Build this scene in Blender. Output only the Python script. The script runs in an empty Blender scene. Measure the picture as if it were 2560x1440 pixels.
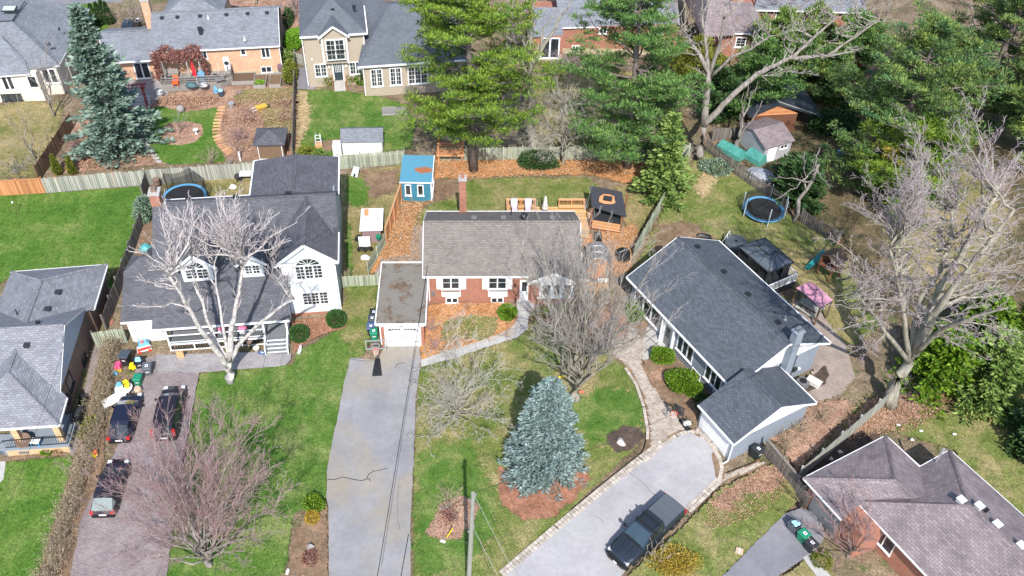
import bpy,math,random
import numpy as np
R=math.radians
SC=bpy.context.scene
COL=SC.collection
random.seed(7);rng=np.random.default_rng(7)

# ---------------------------------------------------------------- camera, sky, sun, exposure
F_PX,TILT,ROLL,ALT=2320.0,R(43.8),R(1.9),57.0 # drone camera: focal length (in 2560-wide pixels), pitch, roll, altitude
cam=bpy.data.cameras.new('camera');camo=bpy.data.objects.new('camera',cam);COL.objects.link(camo)
cam.sensor_width=36.0;cam.lens=F_PX/2560*36;cam.clip_start=1.0;cam.clip_end=1500
from mathutils import Matrix,Vector
camo.matrix_world=Matrix.Translation((0,0,ALT))@Matrix.Rotation(math.pi/2-TILT,4,'X')@Matrix.Rotation(ROLL,4,'Z')
SC.camera=camo
world=bpy.data.worlds.new('World');SC.world=world;world.use_nodes=True
SUN_EL,SHADOW_DIR=R(47),R(97)
nt=world.node_tree;bg=nt.nodes['Background'];sky=nt.nodes.new('ShaderNodeTexSky')
sky.sky_type='NISHITA';sky.sun_disc=False;sky.sun_elevation=SUN_EL;sky.sun_rotation=R(173)
nt.links.new(sky.outputs[0],bg.inputs[0]);bg.inputs[1].default_value=0.15
sun=bpy.data.lights.new('sun','SUN');sun.energy=4.0;sun.angle=R(0.6);sun.color=(1.0,0.955,0.89)
suno=bpy.data.objects.new('sun',sun);COL.objects.link(suno)
_d=Vector((math.cos(SHADOW_DIR)*math.cos(SUN_EL),math.sin(SHADOW_DIR)*math.cos(SUN_EL),-math.sin(SUN_EL)))
suno.rotation_euler=_d.to_track_quat('-Z','Y').to_euler();suno.location=(0,-40,80)
SC.view_settings.view_transform='Standard';SC.view_settings.look='None'
SC.view_settings.exposure=0.66;SC.view_settings.gamma=1.0

# ---------------------------------------------------------------- survey: photo point -> ground (or a known height / distance)
def ray(px,py):
    a=px-1280;b=py-720
    u=a*math.cos(ROLL)+b*math.sin(ROLL);v=-a*math.sin(ROLL)+b*math.cos(ROLL)
    return(u,F_PX*math.cos(TILT)-v*math.sin(TILT),-F_PX*math.sin(TILT)-v*math.cos(TILT))
def P(px,py,z=0.0):
    d=ray(px,py);t=(z-ALT)/d[2]
    return Vector((d[0]*t,d[1]*t,z))
def PY(px,py,y):
    d=ray(px,py);t=y/d[1]
    return Vector((d[0]*t,y,ALT+d[2]*t))
class Frame:
    def __init__(s,o,deg):s.o=Vector((o[0],o[1],0));s.a=R(deg);s.c=math.cos(s.a);s.s=math.sin(s.a)
    def to(s,p):
        x=p[0]-s.o.x;y=p[1]-s.o.y
        return Vector((x*s.c+y*s.s,-x*s.s+y*s.c,p[2]))
    def L(s,px,py,z):return s.to(P(px,py,z))
    def onv(s,px,py,v): # photo point on the wall plane v = const -> (u, z)
        d=ray(px,py);e=s.to(Vector((s.o.x+d[0],s.o.y+d[1],0)));c=s.to(Vector((0,0,0)))
        t=(v-c[1])/e[1];return(c[0]+e[0]*t,ALT+d[2]*t)
    def onu(s,px,py,u):
        d=ray(px,py);e=s.to(Vector((s.o.x+d[0],s.o.y+d[1],0)));c=s.to(Vector((0,0,0)))
        t=(u-c[0])/e[0];return(c[1]+e[1]*t,ALT+d[2]*t)

# ---------------------------------------------------------------- objects, tags
def tag(o,label=None,cat=None,group=None,kind=None):
    if label:o['label']=label
    if cat:o['category']=cat
    if group:o['group']=group
    if kind:o['kind']=kind
    return o
def thing(name,label,cat,loc=(0,0,0),deg=0,group=None):
    o=bpy.data.objects.new(name,None);COL.objects.link(o);o.empty_display_size=.3
    o.location=loc;o.rotation_euler=(0,0,R(deg))
    return tag(o,label,cat,group)
def link(name,me,parent=None,loc=None,deg=None,rot=None,scale=None):
    o=bpy.data.objects.new(name,me);COL.objects.link(o)
    if parent is not None:o.parent=parent
    if loc is not None:o.location=loc
    if deg is not None:o.rotation_euler=(0,0,R(deg))
    if rot is not None:o.rotation_euler=rot
    if scale is not None:o.scale=scale
    return o
def copy_tree(o,parent=None):
    c=o.copy();COL.objects.link(c)
    if parent is not None:c.parent=parent
    for ch in o.children:copy_tree(ch,c)
    return c
def dup(o,loc,deg=None,label=None,group=None,scale=None):
    c=copy_tree(o);c.location=loc
    if deg is not None:c.rotation_euler=(0,0,R(deg))
    if label:c['label']=label
    if group:c['group']=group
    if scale is not None:c.scale=(scale,)*3 if not hasattr(scale,'__len__')else scale
    return c

class MB:
    def __init__(s):s.v=[];s.f=[]
    def add(s,pts,faces):
        b=len(s.v);s.v+=[tuple(p)for p in pts];s.f+=[tuple(i+b for i in f)for f in faces];return s
    def poly(s,*pts):return s.add(pts,[range(len(pts))])
    def box(s,x0,x1,y0,y1,z0,z1):
        return s.add([(x0,y0,z0),(x1,y0,z0),(x1,y1,z0),(x0,y1,z0),(x0,y0,z1),(x1,y0,z1),(x1,y1,z1),(x0,y1,z1)],
                     [(3,2,1,0),(4,5,6,7),(0,1,5,4),(1,2,6,5),(2,3,7,6),(3,0,4,7)])
    def cbox(s,cx,cy,cz,sx,sy,sz):return s.box(cx-sx/2,cx+sx/2,cy-sy/2,cy+sy/2,cz-sz/2,cz+sz/2)
    def bar(s,p,q,w,h=None):
        p=Vector(p);q=Vector(q);h=h or w;d=(q-p).normalized()
        t=d.cross(Vector((0,0,1)));
        if t.length<1e-4:t=Vector((1,0,0))
        t.normalize();n=t.cross(d);a=t*(w/2);b=n*(h/2)
        return s.add([p-a-b,p+a-b,p+a+b,p-a+b,q-a-b,q+a-b,q+a+b,q-a+b],
                     [(0,1,2,3),(7,6,5,4),(0,4,5,1),(1,5,6,2),(2,6,7,3),(3,7,4,0)])
    def prism(s,pts,dz): # polygon (3D points) with a thickness of dz below it
        n=len(pts);top=[Vector(p)for p in pts];bot=[p-Vector((0,0,dz))for p in top]
        nz=sum((top[i].x*top[(i+1)%n].y-top[(i+1)%n].x*top[i].y)for i in range(n))
        if nz<0:top.reverse();bot.reverse()
        return s.add(top+bot,[tuple(range(n)),tuple(range(2*n-1,n-1,-1))]+[(i,i+n,(i+1)%n+n,(i+1)%n)for i in range(n)])
    def tube(s,pts,r,n=6,cap=True):
        pts=[Vector(p)for p in pts];m=len(pts);rr=r if hasattr(r,'__len__')else[r]*m;vs=[];fs=[]
        for i,p in enumerate(pts):
            d=(pts[min(i+1,m-1)]-pts[max(i-1,0)]).normalized()
            t=d.cross(Vector((0.03,0.02,1)));
            if t.length<1e-3:t=Vector((1,0,0))
            t.normalize();b=d.cross(t)
            for k in range(n):
                a=2*math.pi*k/n;vs.append(p+(t*math.cos(a)+b*math.sin(a))*rr[i])
        for i in range(m-1):
            for k in range(n):
                fs.append((i*n+k,i*n+(k+1)%n,(i+1)*n+(k+1)%n,(i+1)*n+k))
        if cap:fs+=[tuple(range(n-1,-1,-1)),tuple(range((m-1)*n,m*n))]
        return s.add(vs,fs)
    def lathe(s,prof,n=16,c=(0,0,0),cap=True): # profile of (radius, z)
        vs=[];fs=[]
        for r,z in prof:
            for k in range(n):
                a=2*math.pi*k/n;vs.append((c[0]+r*math.cos(a),c[1]+r*math.sin(a),c[2]+z))
        for i in range(len(prof)-1):
            for k in range(n):fs.append((i*n+k,i*n+(k+1)%n,(i+1)*n+(k+1)%n,(i+1)*n+k))
        if cap:fs+=[tuple(range(n-1,-1,-1)),tuple(range((len(prof)-1)*n,len(prof)*n))]
        return s.add(vs,fs)
    def loft(s,rings,cap=True):
        n=len(rings[0]);vs=[p for r in rings for p in r];fs=[]
        for i in range(len(rings)-1):
            for k in range(n):fs.append((i*n+k,i*n+(k+1)%n,(i+1)*n+(k+1)%n,(i+1)*n+k))
        if cap:fs+=[tuple(range(n-1,-1,-1)),tuple(range((len(rings)-1)*n,len(rings)*n))]
        return s.add(vs,fs)
    def mesh(s,name,mat,smooth=False):
        me=bpy.data.meshes.new(name);me.from_pydata(s.v,[],s.f);me.materials.append(mat)
        box_uv(me)
        if smooth:me.shade_smooth()
        return me
    def build(s,name,mat,parent=None,loc=None,deg=None,smooth=False):
        return link(name,s.mesh(name,mat,smooth),parent,loc,deg)
def box_uv(me):
    n=len(me.polygons);nl=len(me.loops)
    if n==0:return
    co=np.empty(len(me.vertices)*3);me.vertices.foreach_get('co',co);co=co.reshape(-1,3)
    nor=np.empty(n*3);me.polygons.foreach_get('normal',nor);nor=nor.reshape(-1,3)
    tot=np.empty(n,dtype=np.int32);me.polygons.foreach_get('loop_total',tot)
    li=np.empty(nl,dtype=np.int32);me.loops.foreach_get('vertex_index',li)
    t=np.stack([-nor[:,1],nor[:,0],np.zeros(n)],1);l=np.linalg.norm(t,axis=1);flat=l<1e-3
    t[flat]=(1,0,0);l[flat]=1;t/=l[:,None];b=np.cross(nor,t)
    fi=np.repeat(np.arange(n),tot);p=co[li]
    uv=np.stack([(p*t[fi]).sum(1),(p*b[fi]).sum(1)],1).astype(np.float32)
    me.uv_layers.new(name='UVMap').data.foreach_set('uv',uv.ravel())
def raw_mesh(name,verts,tris,mat,smooth=False):
    me=bpy.data.meshes.new(name);verts=np.asarray(verts,dtype=np.float32);tris=np.asarray(tris,dtype=np.int32);k=tris.shape[1]
    me.vertices.add(len(verts));me.vertices.foreach_set('co',verts.ravel())
    me.loops.add(tris.size);me.loops.foreach_set('vertex_index',tris.ravel())
    me.polygons.add(len(tris));me.polygons.foreach_set('loop_start',np.arange(0,tris.size,k,dtype=np.int32))
    try:me.polygons.foreach_set('loop_total',np.full(len(tris),k,dtype=np.int32))
    except Exception:pass
    me.update(calc_edges=True);me.materials.append(mat)
    if smooth:me.shade_smooth()
    return me

# ---------------------------------------------------------------- materials
def _new(name):
    m=bpy.data.materials.new(name);m.use_nodes=True;t=m.node_tree
    return m,t,t.nodes['Principled BSDF']
def c4(c):return(c[0],c[1],c[2],1)
def plain(name,col,rough=.6,metal=0,spec=.5):
    m,t,b=_new(name);b.inputs['Base Color'].default_value=c4(col);b.inputs['Roughness'].default_value=rough
    b.inputs['Metallic'].default_value=metal;b.inputs['Specular IOR Level'].default_value=spec
    return m
def N(t,kind,**kw):
    n=t.nodes.new('ShaderNode'+kind)
    for k,v in kw.items():
        if k in n.inputs:n.inputs[k].default_value=v
        else:setattr(n,k,v)
    return n
def ramp(t,src,stops):
    r=t.nodes.new('ShaderNodeValToRGB');e=r.color_ramp.elements
    while len(e)<len(stops):e.new(.5)
    for el,(p,c)in zip(e,stops):el.position=p;el.color=c4(c)
    t.links.new(src,r.inputs[0]);return r.outputs[0]
def mix(t,fac,a,b,mode='MIX'):
    m=t.nodes.new('ShaderNodeMix');m.data_type='RGBA';m.blend_type=mode
    for sock,v in((m.inputs[0],fac),(m.inputs[6],a),(m.inputs[7],b)):
        if hasattr(v,'is_output'):t.links.new(v,sock)
        elif isinstance(v,(int,float)):sock.default_value=v
        else:sock.default_value=c4(v)
    return m.outputs[2]
def coord(t,kind):
    return t.nodes.new('ShaderNodeTexCoord').outputs[kind]
def noise(t,vec,scale,detail=4,rough=.6,dist=0,stretch=None):
    if stretch:
        mp=N(t,'Mapping');mp.inputs['Scale'].default_value=stretch;t.links.new(vec,mp.inputs[0]);vec=mp.outputs[0]
    n=N(t,'TexNoise',Scale=scale,Detail=detail,Roughness=rough,Distortion=dist);t.links.new(vec,n.inputs['Vector'])
    return n.outputs['Fac']
def bump(t,b,h,strength=.4,dist=.02):
    n=N(t,'Bump',Strength=strength,Distance=dist);t.links.new(h,n.inputs['Height']);t.links.new(n.outputs[0],b.inputs['Normal'])
def grain(name,stops,scale=3,fine=40,famt=.35,rough=.8,bmp=.3,space='Object',stretch=None,detail=6):
    """two scales of variation: a ramp over broad noise, multiplied by a fine grain"""
    m,t,b=_new(name);v=coord(t,space)
    c=ramp(t,noise(t,v,scale,detail,.65,0,stretch),stops)
    g=noise(t,v,fine,3,.7,0,stretch)
    c=mix(t,1.0,c,ramp(t,g,[(.3,(1-famt,)*3),(.7,(1+famt,)*3)]),'MULTIPLY')
    t.links.new(c,b.inputs['Base Color']);b.inputs['Roughness'].default_value=rough;b.inputs['Specular IOR Level'].default_value=.25
    if bmp:bump(t,b,g,bmp,.03)
    return m
def shingles(name,a,bcol,w=.30,h=.145,blot=.25,gap=.42):
    bcol=[y*.6+x*.4 for x,y in zip(a,bcol)]
    m,t,b=_new(name);v=coord(t,'UV')
    br=N(t,'TexBrick');br.offset=.5;br.squash=1;t.links.new(v,br.inputs['Vector'])
    br.inputs['Color1'].default_value=c4(a);br.inputs['Color2'].default_value=c4(bcol)
    br.inputs['Mortar'].default_value=c4([x*gap for x in a]);br.inputs['Scale'].default_value=1
    br.inputs['Mortar Size'].default_value=.016;br.inputs['Brick Width'].default_value=w;br.inputs['Row Height'].default_value=h
    br.inputs['Bias'].default_value=0;br.inputs['Mortar Smooth'].default_value=.3
    big=noise(t,v,.45,5,.6);c=mix(t,1.0,br.outputs[0],ramp(t,big,[(.3,(1-blot,)*3),(.7,(1+blot,)*3)]),'MULTIPLY')
    fine=noise(t,v,22,3,.7);c=mix(t,1.0,c,ramp(t,fine,[(.25,(.72,)*3),(.75,(1.28,)*3)]),'MULTIPLY')
    t.links.new(c,b.inputs['Base Color']);b.inputs['Roughness'].default_value=.85;b.inputs['Specular IOR Level'].default_value=.3
    bump(t,b,br.outputs[1],-.6,.02);return m
def bricks(name,a,bcol,mortar,w=.215,h=.075,ms=.010,blot=.15):
    m,t,b=_new(name);v=coord(t,'UV')
    br=N(t,'TexBrick');br.offset=.5;t.links.new(v,br.inputs['Vector'])
    for k,c in(('Color1',a),('Color2',bcol),('Mortar',mortar)):br.inputs[k].default_value=c4(c)
    br.inputs['Scale'].default_value=1;br.inputs['Mortar Size'].default_value=ms;br.inputs['Brick Width'].default_value=w;br.inputs['Row Height'].default_value=h
    big=noise(t,v,.8,6,.65);c=mix(t,1.0,br.outputs[0],ramp(t,big,[(.3,(1-blot,)*3),(.7,(1+blot,)*3)]),'MULTIPLY')
    t.links.new(c,b.inputs['Base Color']);b.inputs['Roughness'].default_value=.85
    bump(t,b,br.outputs[1],-.5,.012);return m
def siding(name,col,pitch=.14,dark=.72,rough=.5,vertical=False,var=.06):
    m,t,b=_new(name);v=coord(t,'UV');s=N(t,'SeparateXYZ');t.links.new(v,s.inputs[0])
    d=N(t,'Math',operation='DIVIDE');d.inputs[1].default_value=pitch;t.links.new(s.outputs[0 if vertical else 1],d.inputs[0])
    f=N(t,'Math',operation='FRACT');t.links.new(d.outputs[0],f.inputs[0])
    c=ramp(t,f.outputs[0],[(0,[x*dark for x in col]),(.12,[x*(dark+.12)for x in col]),(.2,col),(1,col)])
    c=mix(t,1.0,c,ramp(t,noise(t,v,1.6,6,.7),[(.3,(1-var,)*3),(.7,(1+var,)*3)]),'MULTIPLY')
    t.links.new(c,b.inputs['Base Color']);b.inputs['Roughness'].default_value=rough;bump(t,b,f.outputs[0],.35,.02);return m
def wood(name,a,bcol,rough=.75,scale=1.0):
    m,t,b=_new(name);v=coord(t,'Object');oi=N(t,'ObjectInfo')
    n=noise(t,v,3*scale,5,.65,.4,(6,6,.8));c=ramp(t,n,[(.3,a),(.7,bcol)])
    c=mix(t,1.0,c,ramp(t,oi.outputs['Random'],[(0,(.68,)*3),(1,(1.25,1.22,1.2))]),'MULTIPLY')
    t.links.new(c,b.inputs['Base Color']);b.inputs['Roughness'].default_value=rough;b.inputs['Specular IOR Level'].default_value=.25;return m
def leafmat(name,stops,rough=.6,big=None):
    m,t,b=_new(name);g=N(t,'NewGeometry');c=ramp(t,g.outputs['Random Per Island'],stops)
    if big:
        n=noise(t,coord(t,'Object'),big[0],3,.6);c=mix(t,ramp(t,n,[(.42,(0,)*3),(.62,(1,)*3)]),c,big[1],'MIX')if len(big)<3 else mix(t,1.0,c,ramp(t,n,[(.35,big[1]),(.65,big[2])]),'MULTIPLY')
    t.links.new(c,b.inputs['Base Color']);b.inputs['Roughness'].default_value=rough;b.inputs['Specular IOR Level'].default_value=.25
    return m
def glassy(name,col,rough=.06):
    m,t,b=_new(name);n=noise(t,coord(t,'Object'),.9,3,.6)
    t.links.new(ramp(t,n,[(.35,[x*.4 for x in col]),(.7,[x*1.7 for x in col])]),b.inputs['Base Color'])
    b.inputs['Roughness'].default_value=rough;b.inputs['Specular IOR Level'].default_value=.7;return m
M={}
M['white']=plain('white_trim',(.80,.81,.82),.45)
M['offwhite']=plain('off_white_paint',(.62,.62,.60),.6)
M['glass']=glassy('window_glass',(.035,.042,.05))
M['black']=plain('black_plastic',(.014,.015,.017),.5)
M['dark']=plain('dark_metal',(.03,.032,.036),.45)
M['grey']=plain('grey_metal',(.25,.26,.27),.4,.4)
M['steel']=plain('galvanised_steel',(.55,.56,.57),.35,.6)
M['rubber']=plain('tyre_rubber',(.016,.016,.016),.85)
M['slate']=shingles('slate_blue_shingles',(.105,.120,.145),(.040,.048,.062),w=.33,h=.16,blot=.10)
M['taupe']=shingles('taupe_shingles',(.225,.202,.185),(.120,.106,.097),w=.33,h=.155,blot=.12)
M['mauve']=shingles('mauve_brown_shingles',(.27,.225,.235),(.125,.105,.112),w=.38,h=.19)
M['blue_grey']=shingles('pale_blue_grey_shingles',(.225,.24,.27),(.115,.125,.145),w=.36,h=.18,blot=.12)
M['grey_sh']=shingles('mid_grey_shingles',(.25,.255,.285),(.12,.125,.145),w=.36,h=.18,blot=.15)
M['charcoal']=shingles('charcoal_shingles',(.118,.120,.135),(.055,.056,.066),w=.34,h=.16,blot=.15)
M['steelblue']=shingles('steel_blue_shingles',(.135,.15,.175),(.085,.095,.115),blot=.12)
M['red_brick']=bricks('orange_red_brick',(.36,.105,.05),(.24,.06,.03),(.42,.30,.24))
M['yel_brick']=bricks('salmon_yellow_brick',(.60,.34,.19),(.50,.25,.14),(.58,.46,.36))
M['brown_brick']=bricks('brown_brick',(.20,.125,.09),(.14,.085,.062),(.24,.18,.15))
M['stone_tan']=bricks('tan_stone_veneer',(.62,.42,.22),(.50,.34,.19),(.45,.36,.27),w=.6,h=.14)
M['beige_sid']=siding('beige_siding',(.43,.365,.29),.16)
M['white_sid']=siding('white_siding',(.66,.72,.76),.13,.8)
M['white_sid_shade']=siding('shaded_white_siding',(.34,.40,.47),.16,.8)  # white siding of side and rear walls, shade put into the colour
M['stucco']=grain('blue_grey_stucco',[(.3,(.20,.235,.28)),(.7,(.25,.285,.335))],.6,30,.08,.85,.15)
M['cream']=grain('cream_stucco',[(.3,(.60,.55,.47)),(.7,(.72,.67,.58))],.8,30,.08,.85,.1)
M['concrete']=grain('pale_concrete',[(.3,(.34,.33,.32)),(.7,(.46,.45,.43))],.9,45,.15,.85,.1)
M['founda']=grain('foundation_block',[(.3,(.40,.33,.22)),(.7,(.50,.42,.29))],.9,30,.12,.85,.1)
M['flat_roof']=None
def _flat():
    m,t,b=_new('mossy_gravel_roof');v=coord(t,'Object')
    base=ramp(t,noise(t,v,26,3,.7),[(.3,(.10,.092,.08)),(.7,(.27,.252,.222))])
    moss=ramp(t,noise(t,v,.9,8,.72,.6),[(.50,(0,)*3),(.60,(1,)*3)])
    mc=ramp(t,noise(t,v,3,5,.7),[(.35,(.085,.055,.045)),(.65,(.17,.12,.075))])
    t.links.new(mix(t,moss,base,mc),b.inputs['Base Color']);b.inputs['Roughness'].default_value=.95;bump(t,b,noise(t,v,26,3,.7),.5,.03);return m
M['flat_roof']=_flat()
M['fence_grey']=wood('weathered_fence_wood',(.27,.285,.245),(.42,.43,.39))
M['fence_green']=wood('mossy_fence_wood',(.25,.30,.22),(.43,.46,.37))
M['fence_dark']=wood('dark_grey_fence_wood',(.13,.12,.11),(.24,.22,.20))
M['fence_brown']=wood('brown_fence_wood',(.13,.085,.055),(.22,.15,.10))
M['fence_new']=wood('new_cedar_wood',(.50,.27,.13),(.62,.37,.20))
M['fence_or']=wood('orange_cedar_wood',(.40,.17,.07),(.55,.27,.13))
M['deck_grey']=wood('grey_deck_wood',(.24,.225,.21),(.36,.345,.33))
M['deck_or']=wood('orange_deck_wood',(.52,.29,.12),(.66,.42,.21))
M['red_wood']=wood('red_stained_wood',(.24,.035,.03),(.33,.06,.05))
M['brown_wood']=wood('brown_stained_wood',(.17,.075,.045),(.25,.12,.075))
M['porch_grey']=plain('grey_porch_paint',(.16,.17,.185),.6)
M['birch']=grain('white_birch_bark',[(.35,(.26,.235,.22)),(.6,(.60,.57,.56))],2.5,12,.25,.8,.2)
M['bark_grey']=grain('grey_bark',[(.35,(.13,.115,.10)),(.65,(.34,.31,.285))],1.5,14,.45,.9,.5,'Object',(3,3,.6))
M['bark_lich']=grain('lichen_grey_bark',[(.35,(.15,.135,.11)),(.65,(.37,.35,.28))],1.2,14,.45,.9,.5,'Object',(3,3,.6))
M['bark_brown']=grain('brown_bark',[(.3,(.11,.09,.08)),(.7,(.22,.185,.165))],1.5,14,.3,.9,.5,'Object',(3,3,.6))
M['twig_grey']=plain('grey_twigs',(.36,.33,.31),.85,0,.2)
M['twig_pale']=plain('pale_twigs',(.44,.41,.36),.85,0,.2)
M['twig_purple']=plain('purple_grey_twigs',(.37,.315,.325),.85,0,.2)
M['twig_red']=plain('reddish_twigs',(.33,.225,.225),.85,0,.2)
M['twig_tan']=plain('tan_twigs',(.38,.31,.22),.85,0,.2)
M['twig_white']=plain('birch_twigs',(.54,.48,.49),.85,0,.2)
M['blue_spruce']=leafmat('blue_spruce_needles',[(0,(.085,.14,.13)),(.45,(.165,.24,.23)),(.8,(.24,.32,.31)),(1,(.34,.42,.41))],.6)
M['teal_spruce']=leafmat('green_blue_spruce_needles',[(0,(.05,.095,.07)),(.5,(.13,.20,.155)),(1,(.27,.36,.30))],.6)
M['pine']=leafmat('yellow_green_pine_needles',[(0,(.04,.095,.012)),(.5,(.11,.20,.022)),(1,(.24,.33,.045))],.6,(.5,(.75,.85,.9),(1.25,1.12,1.0)))
M['pine_b']=leafmat('bright_green_pine_needles',[(0,(.035,.09,.02)),(.5,(.085,.185,.045)),(1,(.19,.30,.09))],.6,(.5,(.75,.85,.9),(1.2,1.12,1.0)))
M['pine_d']=leafmat('deep_green_pine_needles',[(0,(.03,.075,.025)),(.5,(.085,.16,.055)),(1,(.20,.29,.10))],.6,(.45,(.65,.85,.95),(1.6,1.3,.8)))
M['pine_y']=leafmat('golden_pine_needles',[(0,(.10,.13,.02)),(.5,(.26,.25,.03)),(1,(.48,.36,.06))],.6)
M['fir']=leafmat('lime_fir_needles',[(0,(.055,.11,.022)),(.5,(.13,.21,.045)),(1,(.27,.35,.10))],.6)
M['ever_d']=leafmat('dark_evergreen_leaves',[(0,(.012,.035,.012)),(.5,(.03,.075,.02)),(1,(.08,.14,.045))],.6)
M['box']=leafmat('boxwood_leaves',[(0,(.014,.045,.01)),(.5,(.03,.085,.018)),(1,(.07,.14,.04))],.5)
M['yew']=leafmat('yew_leaves',[(0,(.035,.085,.006)),(.5,(.09,.18,.012)),(1,(.20,.31,.03))],.5)
M['cedar']=leafmat('yellow_cedar_leaves',[(0,(.06,.08,.01)),(.5,(.14,.17,.02)),(1,(.24,.25,.04))],.6)
M['hedge_g']=leafmat('bright_hedge_leaves',[(0,(.07,.17,.01)),(.5,(.14,.32,.02)),(1,(.22,.43,.04))],.6)
M['dry_leaf']=leafmat('dead_leaves',[(0,(.16,.075,.04)),(.5,(.34,.20,.12)),(1,(.56,.40,.28))],.8)
M['leaf_tan']=leafmat('tan_leaf_litter',[(0,(.22,.12,.06)),(.5,(.42,.27,.15)),(1,(.62,.47,.33))],.8)
M['vine']=leafmat('dry_vine_leaves',[(0,(.09,.03,.025)),(.5,(.20,.085,.07)),(1,(.33,.17,.14))],.8)
M['gold_bush']=leafmat('golden_shrub_leaves',[(0,(.16,.13,.02)),(.5,(.33,.23,.03)),(1,(.50,.34,.06))],.7)
M['hedge_b']=leafmat('brown_hedge_leaves',[(0,(.13,.10,.06)),(.5,(.27,.22,.13)),(1,(.42,.36,.24))],.8)
M['juniper']=leafmat('grey_green_juniper',[(0,(.06,.11,.07)),(.5,(.14,.21,.14)),(1,(.26,.34,.25))],.7)
# ---------------------------------------------------------------- ground sheets with ragged edges
def pts_in(poly,X,Y):
    ins=np.zeros(X.shape,bool);dist=np.full(X.shape,1e9);n=len(poly)
    for i in range(n):
        x0,y0=poly[i];x1,y1=poly[(i+1)%n]
        cond=((y0>Y)!=(y1>Y));xi=(x1-x0)*(Y-y0)/((y1-y0)if abs(y1-y0)>1e-9 else 1e-9)+x0
        ins^=cond&(X<xi)
        dx,dy=x1-x0,y1-y0;t=np.clip(((X-x0)*dx+(Y-y0)*dy)/max(dx*dx+dy*dy,1e-9),0,1)
        dist=np.minimum(dist,np.hypot(X-(x0+t*dx),Y-(y0+t*dy)))
    return ins,dist
_layer=[0]
def sheet(name,pix,mat,soft=.5,step=None,label=None,z=None,world_pts=None):
    """a flat patch of ground outlined by photo points; its edge fades raggedly over `soft` metres"""
    poly=world_pts or[P(*p)[:2]for p in pix]
    _layer[0]+=1;z=.004*_layer[0]if z is None else z
    a=np.array(poly);lo=a.min(0)-soft;hi=a.max(0)+soft
    st=step or max(.22,min(.6,(hi-lo).max()/90));nx,ny=np.ceil((hi-lo)/st).astype(int)+1
    gx,gy=np.meshgrid(lo[0]+np.arange(nx)*st,lo[1]+np.arange(ny)*st)
    ins,d=pts_in(poly,gx,gy);sd=np.where(ins,d,-d)
    keep=sd>-soft;q=keep[:-1,:-1]|keep[1:,:-1]|keep[:-1,1:]|keep[1:,1:]
    idx=np.arange(nx*ny).reshape(ny,nx);jj,ii=np.nonzero(q)
    quads=np.stack([idx[jj,ii],idx[jj,ii+1],idx[jj+1,ii+1],idx[jj+1,ii]],1)
    used,inv=np.unique(quads,return_inverse=True)
    v=np.stack([gx.ravel()[used],gy.ravel()[used],np.full(len(used),z)],1)
    me=raw_mesh(name,v,inv.reshape(-1,4),mat)
    at=me.attributes.new('edge','FLOAT','POINT');at.data.foreach_set('value',(sd.ravel()[used]/max(soft,.01)).astype(np.float32))
    o=link(name,me);o['kind']='structure'
    if label:o['label']=label
    return o
def flat(name,pix,mat,z=None,thick=0,world_pts=None,parent=None,kind='structure'):
    """a crisp-edged slab (asphalt, concrete) outlined by photo points"""
    _layer[0]+=1;z=.004*_layer[0]if z is None else z
    w0=world_pts or[P(*p)[:2]for p in pix];w=[];rj=random.Random(len(w0))
    for(xa,ya),(xb,yb)in zip(w0,w0[1:]+w0[:1]):
        k=max(1,int(math.hypot(xb-xa,yb-ya)/.45));w+=[(xa+(xb-xa)*i/k+rj.gauss(0,.022),ya+(yb-ya)*i/k+rj.gauss(0,.022))for i in range(k)]
    m=MB();m.prism([(x,y,z)for x,y in w],max(thick,.003))
    o=m.build(name,mat,parent)
    if kind and parent is None:o['kind']=kind
    return o
def ground_mat(name,cols,scale=.5,fine=9,famt=.55,leaf=None,leaf_amt=.5,soft=True,patch=None,bmp=.5):
    """turf or litter: broad patches, grain a few cm wide, scattered pale leaves; alpha fades along the sheet's ragged edge"""
    m,t,b=_new(name);v=coord(t,'Object')
    c=ramp(t,noise(t,v,scale,7,.62,.3),cols)
    if patch:c=mix(t,ramp(t,noise(t,v,patch[0],6,.7,.5),[(patch[2],(0,)*3),(patch[2]+.14,(1,)*3)]),c,patch[1])
    g=noise(t,v,fine,5,.75);c=mix(t,1.0,c,ramp(t,g,[(.36,(1-famt,)*3),(.64,(1+famt,)*3)]),'MULTIPLY');c=mix(t,1.0,c,ramp(t,noise(t,v,2.6,6,.7),[(.34,(.70,.74,.72)),(.66,(1.28,1.22,1.2))]),'MULTIPLY')
    if leaf:
        vo=N(t,'TexVoronoi',Scale=7.0,feature='F1');t.links.new(v,vo.inputs['Vector'])
        spot=ramp(t,vo.outputs['Distance'],[(.16,(1,)*3),(.24,(0,)*3)])
        area=ramp(t,noise(t,v,.8,5,.7),[(.62-.3*leaf_amt,(0,)*3),(.78-.3*leaf_amt,(1,)*3)])
        c=mix(t,mix(t,1.0,spot,area,'MULTIPLY'),c,leaf)
    t.links.new(c,b.inputs['Base Color']);b.inputs['Roughness'].default_value=.95;b.inputs['Specular IOR Level'].default_value=.15
    if bmp:bump(t,b,g,bmp,.08)
    if soft:
        at=N(t,'Attribute',attribute_name='edge');n=noise(t,v,2.2,6,.75)
        ad=N(t,'Math',operation='MULTIPLY_ADD');t.links.new(n,ad.inputs[0]);ad.inputs[1].default_value=3.2;ad.inputs[2].default_value=-1.6
        su=N(t,'Math',operation='ADD');t.links.new(at.outputs['Fac'],su.inputs[0]);t.links.new(ad.outputs[0],su.inputs[1])
        al=ramp(t,su.outputs[0],[(.0,(0,)*3),(.12,(1,)*3)]);t.links.new(al,b.inputs['Alpha'])
    return m
G={}
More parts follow.
